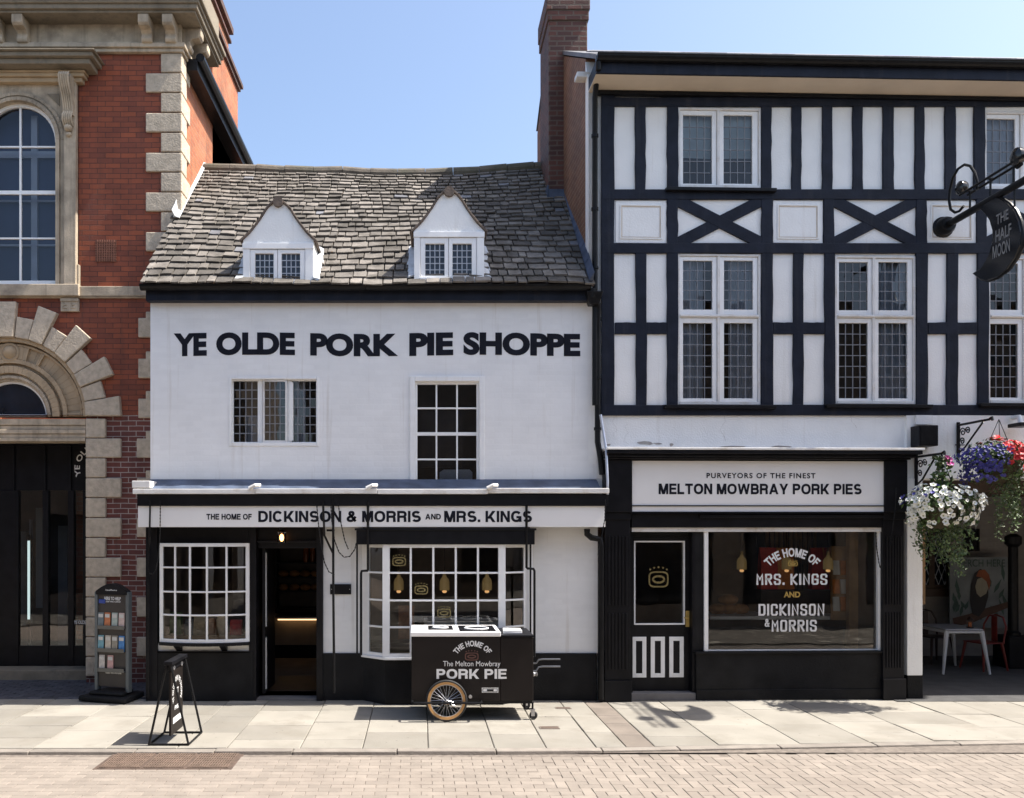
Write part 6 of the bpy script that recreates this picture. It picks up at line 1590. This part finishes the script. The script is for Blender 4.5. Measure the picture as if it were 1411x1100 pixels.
def metal_chair(x, y, rz, label, m_):
    t = thing('metal_chair', label, 'chair', (x, y, 0), 'metal cafe chairs in the passage', rz, local=True)
    mb = MB(); mb.box(-.20,.20,-.20,.20,.43,.45); mb.build('seat', m_, t, bevel=.015)
    for sx, sy in ((-1,-1),(1,-1),(1,1),(-1,1)):
        mb = MB(); mb.tube([(sx*.17,sy*.17,.43),(sx*.22,sy*.23,.005)], [.024,.014], 8); mb.build('leg', m_, t, smooth=True)
    mb = MB(); mb.tube([(-.19,.18,.44),(-.20,.22,.70),(-.13,.24,.84),(0,.245,.87),(.13,.24,.84),(.20,.22,.70),(.19,.18,.44)], .014, 8); mb.build('back_frame', m_, t, smooth=True)
    mb = MB(); mb.box(-.05,.05,.205,.215,.45,.85); mb.build('splat', m_, t)
dkm = mat('dark_brown_metal', (.03,.017,.014), .4, .2, 8); rdm = mat('red_painted_metal', (.15,.016,.012), .4, .2, 8)
metal_chair(8.62, 3.08, .1, 'dark metal chair with a hooped back at the left of the white table', dkm)
metal_chair(8.98, 2.38, -1.35, 'red metal chair tucked in at the right side of the white table', rdm)
lx_ = 8.58
ln = thing('table_lantern', 'small dark lantern standing on the white cafe table', 'lantern', (lx_, 2.1, tz))
mb = MB(); mb.lathe([(.05,0),(.055,.01),(.055,.015)], (lx_,2.1,tz), 12); mb.lathe([(.055,.13),(.03,.16),(.001,.18)], (lx_,2.1,tz), 12)
for k in range(4): mb.tube([(lx_+.048*math.cos(k*PI/2),2.1+.048*math.sin(k*PI/2),tz+.01),(lx_+.048*math.cos(k*PI/2),2.1+.048*math.sin(k*PI/2),tz+.135)], .006, 4)
mb.build('frame', dkm, ln); mb = MB(); mb.lathe([(.025,.016),(.025,.09),(.001,.091)], (lx_,2.1,tz), 12); mb.build('candle', mat('amber_jar', (.35,.10,.03)), ln)
# painted board on the back wall
my = 3.45
mu = thing('painted_board', 'painted board of a big billed bird on a branch, on the passage wall', 'mural', (SX(1350,my), my, SZ(866,my)))
a, b, c, d = SX(1309,my), SX(1393,my), SZ(865,my), SZ(768,my)
mb = MB(); mb.box(a, b, my, my+.03, c, d); mb.build('board', mat('mural_ground', (.22,.25,.265), .7, .25, 3), mu)
def blob(pts, m_, nm, lift):
    mb = MB(); mb.add([(SX(p[0],my), my-lift, SZ(p[1],my)) for p in pts], [tuple(range(len(pts)))]); mb.build(nm, m_, mu, recalc=False)
m_bl, m_gr, m_wh, m_or = mat('mural_black', (.02,.02,.024), .6, .2, 9), mat('mural_green', (.05,.10,.09), .6, .3, 9), mat('mural_cream', (.36,.34,.26), .6, .1, 9), mat('mural_orange', (.28,.08,.03), .6, .2, 9)
mb = MB()
for k in range(26):
    x0 = R_.uniform(1312,1390); y0 = R_.uniform(800,858); L_ = R_.uniform(12,30); an = R_.uniform(-.6,.6)
    if 1330 < x0 < 1362 and y0 < 850: continue
    q = [(0,0),(2.6,-L_*.4),(0,-L_),(-2.6,-L_*.4)]
    mb.add([(min(b-.01, max(a+.01, SX(x0+u*math.cos(an)-v*math.sin(an),my))), my-.002-.0004*k, min(d-.01, SZ(y0+u*math.sin(an)+v*math.cos(an),my))) for u, v in q], [(0,1,2,3)])
mb.build('painted_leaf', m_gr, mu, recalc=False)
blob([(1312,852),(1335,846),(1358,838),(1392,828),(1392,836),(1362,848),(1340,858),(1314,864)], mat('mural_brown', (.09,.05,.035), .6, .2, 9), 'painted_branch', .014)
blob([(1339,846),(1336,828),(1337,806),(1342,790),(1350,784),(1358,788),(1361,800),(1361,822),(1356,840),(1348,850)], m_bl, 'painted_bird', .0155)
blob([(1345,818),(1343,808),(1346,798),(1352,796),(1358,800),(1361,810),(1358,818),(1350,823)], m_wh, 'painted_chest', .017)
blob([(1344,794),(1348,786),(1356,785),(1362,792),(1364,803),(1362,814),(1359,802),(1352,796)], m_or, 'painted_bill', .0185)
mb = MB(); write(mb, 'PERCH HERE', SX(1321,my), SX(1384,my), SZ(781,my), SZ(771,my), lambda u_, v: (u_, my-.02, v), weight=.0); mb.build('lettering', m_gr, mu, recalc=False)
px_ = SX(1396,2.6)
po = thing('post_on_block', 'black turned post on a square block at the right of the passage', 'post', (px_, 2.6, 0))
mb = MB(); mb.box(px_-.20, px_+.20, 2.4, 2.8, .006, .52); mb.build('block', black_rough, po, bevel=.015)
mb = MB(); mb.lathe([(.11,.52),(.11,.56),(.075,.60),(.07,1.95),(.12,2.0),(.12,2.12),(.06,2.16),(.001,2.17)], (px_,2.6,0), 16); mb.build('shaft', iron, po, smooth=True)

# ================================================================== THE PIE CART
CF = -1.17; CB = CF+.72
def CXp(px): return SX(px, CF)
def CZp(py): return SZ(py, CF)
ca = thing('pork_pie_cart', 'dark brown pork pie handcart with a white lid and tan wheels on the pavement', 'cart', (CXp(651), (CF+CB)/2, 0))
x0, x1, xm = CXp(567), CXp(735), CXp(689.5); zb, zt = CZp(966), CZp(877.5)
mb = MB(); mb.box(x0, xm-.002, CF, CB, zb, zt); mb.box(xm+.002, x1, CF+.004, CB, zb, zt-.01); mb.build('body', cart_m, ca, bevel=.008)
mb = MB(); mb.box(x0-.01, xm+.005, CF-.012, CB+.01, zt+.001, zt+.055); lid = mb.build('lid', mat('lid_white', (.82,.81,.80), .3, .03, 5), ca, bevel=.008)
for a, b in ((590,624),(632,681)):
    mb = MB(); s0, s1 = SX(a,CF+.35), SX(b,CF+.35); yA, yB2 = CF+(.20 if a == 590 else .06), CB-.08
    mb.box(s0, s1, yA, yB2, zt+.0555, zt+.0575); st_ = mb.build('lid_sticker', black, lid)
    mb = MB(); mb.torus(((s0+s1)/2, (yA+yB2)/2, zt+.058), .14 if a > 600 else .09, .012, 28, 6, 'z')
    mb.build('sticker_ring', lettering_w, st_)
mb = MB(); mb.box(xm+.006, x1+.005, CF-.008, CB, zt-.009, zt+.018); mb.build('side_shelf', black, ca, bevel=.004)
mb = MB(); mb.box(x0+.02, x1-.01, CF+.02, CB-.02, zb-.035, zb-.001); mb.tube([(CXp(570),CF-.10,CZp(966.5)),(CXp(660),CF-.10,CZp(966.5)),(CXp(663),CF-.07,CZp(966.5)),(CXp(663),CF+.05,CZp(966))], .013, 8); mb.tube([(CXp(570),CF-.10,CZp(966.5)),(CXp(568),CF-.07,CZp(966.5)),(CXp(568),CF+.05,CZp(966))], .013, 8); mb.build('chassis', iron, ca)
cf_ = lambda u_, v: (u_, CF-.0025, v)
mb = MB()
garc(mb, 'THE HOME OF', CXp(651), CZp(916), .215, -.97, .97, .066, cf_); mb.build('lettering', lettering_w, ca, recalc=False)
mb = MB(); gwrite(mb, 'PORK PIE', CXp(601.5), CXp(698), CZp(935.5), CZp(922), cf_); mb.build('lettering', lettering_w, ca, recalc=False)
mb = MB(); write(mb, 'The Melton Mowbray', CXp(610.5), CXp(689.5), CZp(920.5), CZp(911), cf_, weight=.0)
mb.build('lettering', lettering_w, ca, recalc=False)
mb = MB(); emblem(mb, CXp(650), CZp(903), .16, .13, cf_); mb.build('pie_emblem', mat('faded_red_emblem', (.11,.045,.035), .5, .2, 9), ca, recalc=False)
mb = MB(); mb.box(CXp(664), CXp(686.5), CF-.004, CF-.0005, CZp(954.5), CZp(948)); pl = mb.build('plate', sign_white, ca)
mb = MB(); mb.box(CXp(671), CXp(680), CF-.006, CF-.0042, CZp(952.5), CZp(950)); frame_box(mb, CXp(665), CXp(685.5), CZp(953.8), CZp(948.7), .006, CF-.0055, CF-.0042); mb.build('plate_mark', black, pl)
mb = MB(); mb.lathe([(.020,-.015),(.022,-.008),(.022,0)], (CXp(648),CF-.001,CZp(960)), 12, 'y'); mb.build('bolt', steel, ca, smooth=True)
wr = .245; wy = CF-.055
def wheel(x, y, name_parent):
    mb = MB(); mb.torus((x,y,wr), wr-.017, .0165, 48, 10); t = mb.build('wheel', rubber, ca, smooth=True)
    mb = MB(); mb.lathe([(wr-.024,-.014),(wr-.055,-.011),(wr-.055,.011),(wr-.024,.014),(wr-.024,-.014)], (x,y,wr), 48, 'y', False); mb.build('tan_side_wall', tan, t, smooth=True)
    mb = MB(); mb.torus((x,y,wr), wr-.058, .008, 48, 6); mb.build('rim', steel, t, smooth=True)
    mb = MB()
    for k in range(28):
        a = 2*PI*k/28; a2 = a+(.5 if k % 2 else -.5)
        mb.tube([(x+.02*math.cos(a2), y+(.02 if k % 4 < 2 else -.02), wr+.02*math.sin(a2)), (x+(wr-.06)*math.cos(a), y, wr+(wr-.06)*math.sin(a))], .0022, 4)
    mb.build('spokes', steel, t)
    mb = MB(); mb.lathe([(.001,-.035),(.012,-.034),(.02,-.02),(.014,0),(.02,.02),(.012,.04)], (x,y,wr), 12, 'y'); mb.build('hub', steel, t, smooth=True)
wheel(CXp(615), wy, ca); wheel(CXp(615)+.005, CB+.05, ca)
mb = MB(); mb.tube([(CXp(615),wy,wr),(CXp(615),CB+.05,wr)], .012, 8); mb.build('axle', iron, ca)
for yy in (CF+.06, CB-.08):
    x = CXp(736) if yy < CF+.2 else CXp(735); 
    mb = MB(); mb.torus((x,yy,.05), .035, .015, 20, 8); mb.lathe([(.001,-.012),(.036,-.012),(.036,.012),(.001,.012)], (x,yy,.05), 16, 'y'); cs_ = mb.build('caster', rubber, ca, smooth=True)
    mb = MB(); mb.box(x-.03, x+.012, yy-.024, yy-.020, .045, .115); mb.box(x-.03, x+.012, yy+.020, yy+.024, .045, .115); mb.box(x-.045, x+.02, yy-.026, yy+.026, .115, .122); mb.build('caster_fork', steel, cs_)
    mb = MB(); 
    for qx in (-.10,-.01): mb.tube([(x+qx,yy,.122),(x+qx,yy,zb-.03)], .012, 6)
    mb.tube([(x-.11,yy,.126),(x+.0,yy,.126)], .010, 6); mb.build('caster_leg', iron, cs_)
for k, (py, yy) in enumerate(((908.5, CF+.55), (918.5, CF+.12))):
    mb = MB(); d = 11+yy; px = lambda p: (p-CX)*d/F; z = H+(CY-py)*d/F
    mb.tube([(x1-.01,yy,z-.06),(px(739),yy,z-.05),(px(742),yy,z-.008),(px(748),yy,z),(px(772),yy,z)], .011, 8); mb.build('handle', mat('dull_steel', (.18,.18,.19), .35, .15, 10, metal=.8), ca, smooth=True)
mb = MB(); mb.lathe([(.012,-.04),(.03,-.02),(.02,.0),(.028,.02),(.012,.03)], (CXp(739),CF+.1,CZp(931)), 12, 'x'); mb.build('latch', steel, ca, smooth=True)
# napkins on the shelf
nx = SX(706,CF+.3)
mb = MB()
for k in range(5): mb.hexa([(nx-.12+R_.uniform(-.006,.006),CF+.16,zt+.0185+k*.006),(nx+.10,CF+.14+R_.uniform(-.01,.01),zt+.0185+k*.006),(nx+.11,CF+.44,zt+.0185+k*.006),(nx-.10,CF+.46,zt+.0185+k*.006),(nx-.12,CF+.16,zt+.024+k*.006),(nx+.10,CF+.14,zt+.024+k*.006),(nx+.11,CF+.44,zt+.024+k*.006),(nx-.10,CF+.46,zt+.024+k*.006)])
tag(mb.build('napkin_stack', white_paint, origin=(nx,CF+.3,zt+.018)), 'small stack of white paper on the black shelf of the cart', 'papers')

# ================================================================== SWING SIGN ON THE PAVEMENT EDGE
ab = thing('swing_sign', 'black metal frame pavement sign with a hanging panel near the kerb', 'pavement sign', (-2.62, -2.05, 0))
yF, yR_, xL_, xR_, xa, za = -2.31, -1.79, -2.82, -2.41, -2.615, .875
mb = MB(); r_ = .013
mb.tube([(xL_,yF,r_),(xR_,yF,r_),(xR_,yR_,r_),(xL_,yR_,r_)], r_, 8, closed=True); mb.build('base_frame', iron, ab)
for yy in (yF, yR_):
    for xx in (xL_, xR_):
        mb = MB(); mb.tube([(xx,yy,r_),(xa+(.02 if xx > xa else -.02),yy,za-.03)], .0125, 8); mb.build('leg', iron, ab)
mb = MB(); mb.box(xa-.045, xa+.045, yF-.02, yR_+.02, za-.04, za); mb.box(xa-.02, xa+.02, yF+.01, yR_-.01, za-.10, za-.041); mb.build('top_bar', black, ab, bevel=.005)
mb = MB()
for yy in (yF+.12, yR_-.12): mb.torus((xa+.022, yy, za-.085), .02, .005, 14, 6, 'x')
mb.build('hook', steel, ab)
mb = MB(); ya_, yb_ = yF+.045, yR_-.045; mb.box(xa-.012, xa+.012, ya_, yb_, .09, .76); mb.build('panel', cart_m, ab, bevel=.004)
mb = MB(); sf = lambda u_, v: (xa+.0135, u_, v); yc_ = (ya_+yb_)/2
arc_write(mb, 'YE OLDE PORK PIE SHOPPE', yc_, .51, .125, -2.15, 2.15, .055, sf, weight=.02)
write(mb, 'PIES', yc_-.09, yc_+.09, .335, .38, sf, weight=.02); write(mb, 'EST', yc_-.05, yc_+.05, .50, .56, sf, weight=.02)
mb.add([sf(yc_-.15,.20), sf(yc_+.15,.20), sf(yc_+.15,.265), sf(yc_-.15,.265)], [(0,1,2,3)])
mb.build('lettering', lettering_w, ab, recalc=False)

# ================================================================== LEAFLET STAND
ly = .02; rz_ = math.radians(-16)
ls = thing('leaflet_stand', 'tall dark leaflet stand with an arched top beside the bank entrance', 'leaflet stand', (SX(156,ly), ly, .012), None, rz_, local=True)
wd_ = .43; hz_ = 1.50
def arch(w_, z0, z1, rise, n=12): return [(-w_/2,z0),(w_/2,z0)]+[(w_/2-w_*k/n, z1-rise+rise*math.sin(PI*k/n)) for k in range(n+1)]
mb = MB(); mb.prism(arch(wd_, .16, hz_, .09), -.02, .02); mb.build('board', mat('stand_dark', (.035,.029,.026), .5, .2, 4), ls, bevel=.006)
mb = MB(); 
for sx in (-1,1): mb.box(sx*(wd_/2+.022)-.022, sx*(wd_/2+.022)+.022, -.04, .04, .10, hz_-.09)
mb.build('side_rail', mat('grey_green_metal', (.10,.115,.12), .4, .1, 6), ls, bevel=.006)
mb = MB(); P = arch(wd_+.05, hz_-.13, hz_+.02, .10); mb.prism(P, -.045, .045); mb.build('header', black, ls, bevel=.006)
mb = MB(); mb.prism([(-.36,-.24),(.36,-.24),(.30,.26),(-.30,.26)], .0, .07, 'z'); mb.prism([(-.26,-.16),(.26,-.16),(.2,.16),(-.2,.16)], .071, .12, 'z'); mb.build('base', black_rough, ls, bevel=.02)
mb = MB(); f = lambda u_, v: (u_, -.0225, v)
write(mb, 'HERE TO HELP', -.12, .13, 1.30, 1.345, f, weight=.03); write(mb, 'PLEASE TAKE A LEAFLET', -.12, .13, 1.272, 1.29, f, weight=.02); write(mb, 'PLEASE TAKE ONE HOME', -.10, .14, .335, .36, f, weight=.03)
write(mb, 'leaflets', -.08, .09, 1.425, 1.445, lambda u_, v: (u_, -.047, v), weight=.01)
mb.build('lettering', lettering_w, ls, recalc=False)
mb = MB(); mb.box(-.20, -.10, -.035, -.021, 1.255, 1.31); mb.build('blue_badge', mat('badge_blue', (.02,.05,.25), .4, .2, 6), ls, bevel=.01)
pk = []
for z in (.92, .62, .36):
    mb = MB(); mb.box(-.20, .20, -.055, -.0205, z, z+.012); mb.box(-.20, .20, -.058, -.0555, z, z+.05); mb.build('pocket', mat('clear_tray', (.10,.10,.09), .3, .2, 6), ls)
lf = [(.92,-.165,'grey',(.14,.17,.18),'top'),(.92,-.065,'orange',(.50,.17,.07),'top'),(.92,.045,'pale green',(.36,.42,.38),'top'),(.92,.15,'white and red',(.55,.42,.38),'top'),
      (.62,-.165,'turquoise',(.16,.33,.38),'middle'),(.62,-.055,'cream',(.50,.44,.36),'middle'),(.62,.045,'buff',(.28,.25,.20),'middle'),(.62,.15,'blue',(.06,.20,.45),'middle'),
      (.36,-.15,'white',(.50,.46,.42),'bottom'),(.36,-.02,'pink',(.50,.30,.28),'bottom')]
cz_r, sz_r = math.cos(rz_), math.sin(rz_)
for k, (z, x, c_, col, row) in enumerate(lf):
    mb = MB(); m1 = mat('leaflet_'+c_.replace(' ','_'), col, .5, .2, 25)
    mb.hexa([(-.042,-.006,0),(.042,-.006,0),(.042,.006,0),(-.042,.006,0),(-.042,-.003,.205),(.042,-.003,.205),(.042,.005,.205),(-.042,.005,.205)])
    o = mb.build('leaflet', m1, origin=(0,0,0))
    lx2, ly2 = x, -.034
    o.location = (ls.location.x+lx2*cz_r-ly2*sz_r, ls.location.y+lx2*sz_r+ly2*cz_r, .012+z+.0125); o.rotation_euler = (math.radians(-2), 0, rz_)
    tag(o, f'{c_} leaflet in the {row} row of the leaflet stand', 'leaflet', 'leaflets in the stand')
    mb = MB(); mb.box(-.034, .034, -.0085, -.0062, .14, .185); b_ = mb.build('cover_panel', mat('leaflet_title', (.60,.58,.54), .5, .1, 9), o)

# ================================================================== DRAIN COVER IN THE ROAD
dz = -.030
def G(px, py):
    d = (H-dz)*F/(py-CY); return ((px-CX)*d/F, d-11)
q = [G(127,1059.5), G(305,1061), G(337,1037), G(175,1036)]
dc = thing('drain_cover', 'rusty ribbed iron inspection cover set in the road by the kerb', 'drain cover', ((q[0][0]+q[1][0])/2, (q[0][1]+q[2][1])/2, dz))
mb = MB(); X0, X1, Y0, Y1 = (q[0][0]+q[3][0])/2-.02, (q[1][0]+q[2][0])/2+.02, q[0][1], q[2][1]
mb.box(X0-.03, X1+.03, Y0-.03, Y1+.03, dz-.03, dz+.002); mb.build('frame', rust, dc, bevel=.003)
nt_ = 3
for i in range(nt_):
    a, b = X0+(X1-X0)*i/nt_+.006, X0+(X1-X0)*(i+1)/nt_-.006
    mb = MB(); mb.box(a, b, Y0, Y1, dz+.0025, dz+.006); pn = mb.build('cover_plate', rust, dc, bevel=.002)
    mb = MB(); n = 16
    for k in range(n):
        x = a+.02+(b-a-.04)*k/(n-1)
        mb.box(x-.006, x+.006, Y0+.02, Y1-.02, dz+.0062, dz+.013)
    for k in range(8):
        y = Y0+.03+(Y1-Y0-.06)*k/7; mb.box(a+.012, b-.012, y-.006, y+.006, dz+.0062, dz+.012)
    mb.build('ribs', mat('rusty_rib', (.135,.095,.072), .6, .3, 12, .4, 60), pn)

for k, (px, py, w_, d_) in enumerate(((776,976,.17,.07),(757,1003,.20,.09))):
    d = H*F/(py-CY); x, y = (px-CX)*d/F, d-11
    sc_ = thing('service_cover', ['small brown service cover in the pavement near the cart, the one closer to the shop', 'small brown service cover in the pavement near the cart, the one closer to the kerb'][k], 'service cover', (x, y, 0), 'service covers in the pavement')
    mb = MB(); mb.box(x-w_/2, x+w_/2, y-d_/2, y+d_/2, -.01, .0065); mb.build('lid', rust, sc_, bevel=.002)
    mb = MB(); mb.box(x-w_/2-.012, x+w_/2+.012, y-d_/2-.012, y+d_/2+.012, -.01, .0045); mb.build('frame', flag_brown, sc_)
# ================================================================== ACROSS THE STREET (behind the camera, seen in the glass; the camera stands in the yard between)
def terrace(name, label, xa, xb, yt, ht, m_):
    te = thing(name, label, 'building', ((xa+xb)/2, yt, 0), 'brick buildings across the street')
    n = max(1, int((xb-xa)/2.9)); st = (xb-xa)/n; holes = []
    for k in range(n):
        x = xa+st*k+st/2
        holes += [(x-.55, x+.55, 3.5, 5.2), (x-.5, x+.5, 5.9, 7.1), (x-1.1, x+1.1, .5, 2.6)]
    mb = MB(); wall(mb, xa, xb, -.01, ht, holes, yt, -.15)
    yb = yt-4.5
    mb.quad((xa,yb,0),(xb,yb,0),(xb,yb,ht),(xa,yb,ht)); mb.quad((xa,yt,0),(xa,yb,0),(xa,yb,ht),(xa,yt,ht)); mb.quad((xb,yt,0),(xb,yb,0),(xb,yb,ht),(xb,yt,ht)); mb.build('wall', m_, te)
    mb = MB(); mb.hexa([(xa,yt+.25,ht-.05),(xb,yt+.25,ht-.05),(xb,yb,ht+.95),(xa,yb,ht+.95),(xa,yt+.25,ht+.08),(xb,yt+.25,ht+.08),(xb,yb,ht+1.1),(xa,yb,ht+1.1)]); mb.build('roof', slate_blue, te)
    for h_ in holes:
        mb = MB(); frame_box(mb, *h_, .07, yt-.13, yt-.08); mb.box((h_[0]+h_[1])/2-.02, (h_[0]+h_[1])/2+.02, yt-.12, yt-.09, h_[2]+.07, h_[3]-.07); wn = mb.build('window', white_paint if h_[2] > 3 else black, te)
        mb = MB(); mb.box(h_[0]+.07, h_[1]-.07, yt-.125, yt-.115, h_[2]+.07, h_[3]-.07); mb.build('glass', pane_blue, wn)
far_brick = brick('far_brown_brick', (0.30,0.23,0.17), (0.25,0.19,0.14), (0.28,0.24,0.2), 0.008)
terrace('brick_terrace', 'brown brick terrace across the street, opposite the bank, mirrored in the glass', -24, -4.0, -7.8, 7.2, far_brick)
terrace('brick_terrace', 'brown brick terrace across the street, opposite the timber framed building, mirrored in the glass', 4.6, 25, -7.8, 7.2, far_brick)
terrace('yard_building', 'brown brick building closing the yard opposite the white shop, mirrored in the glass', -4.0, 4.6, -17, 7.4, far_brick)
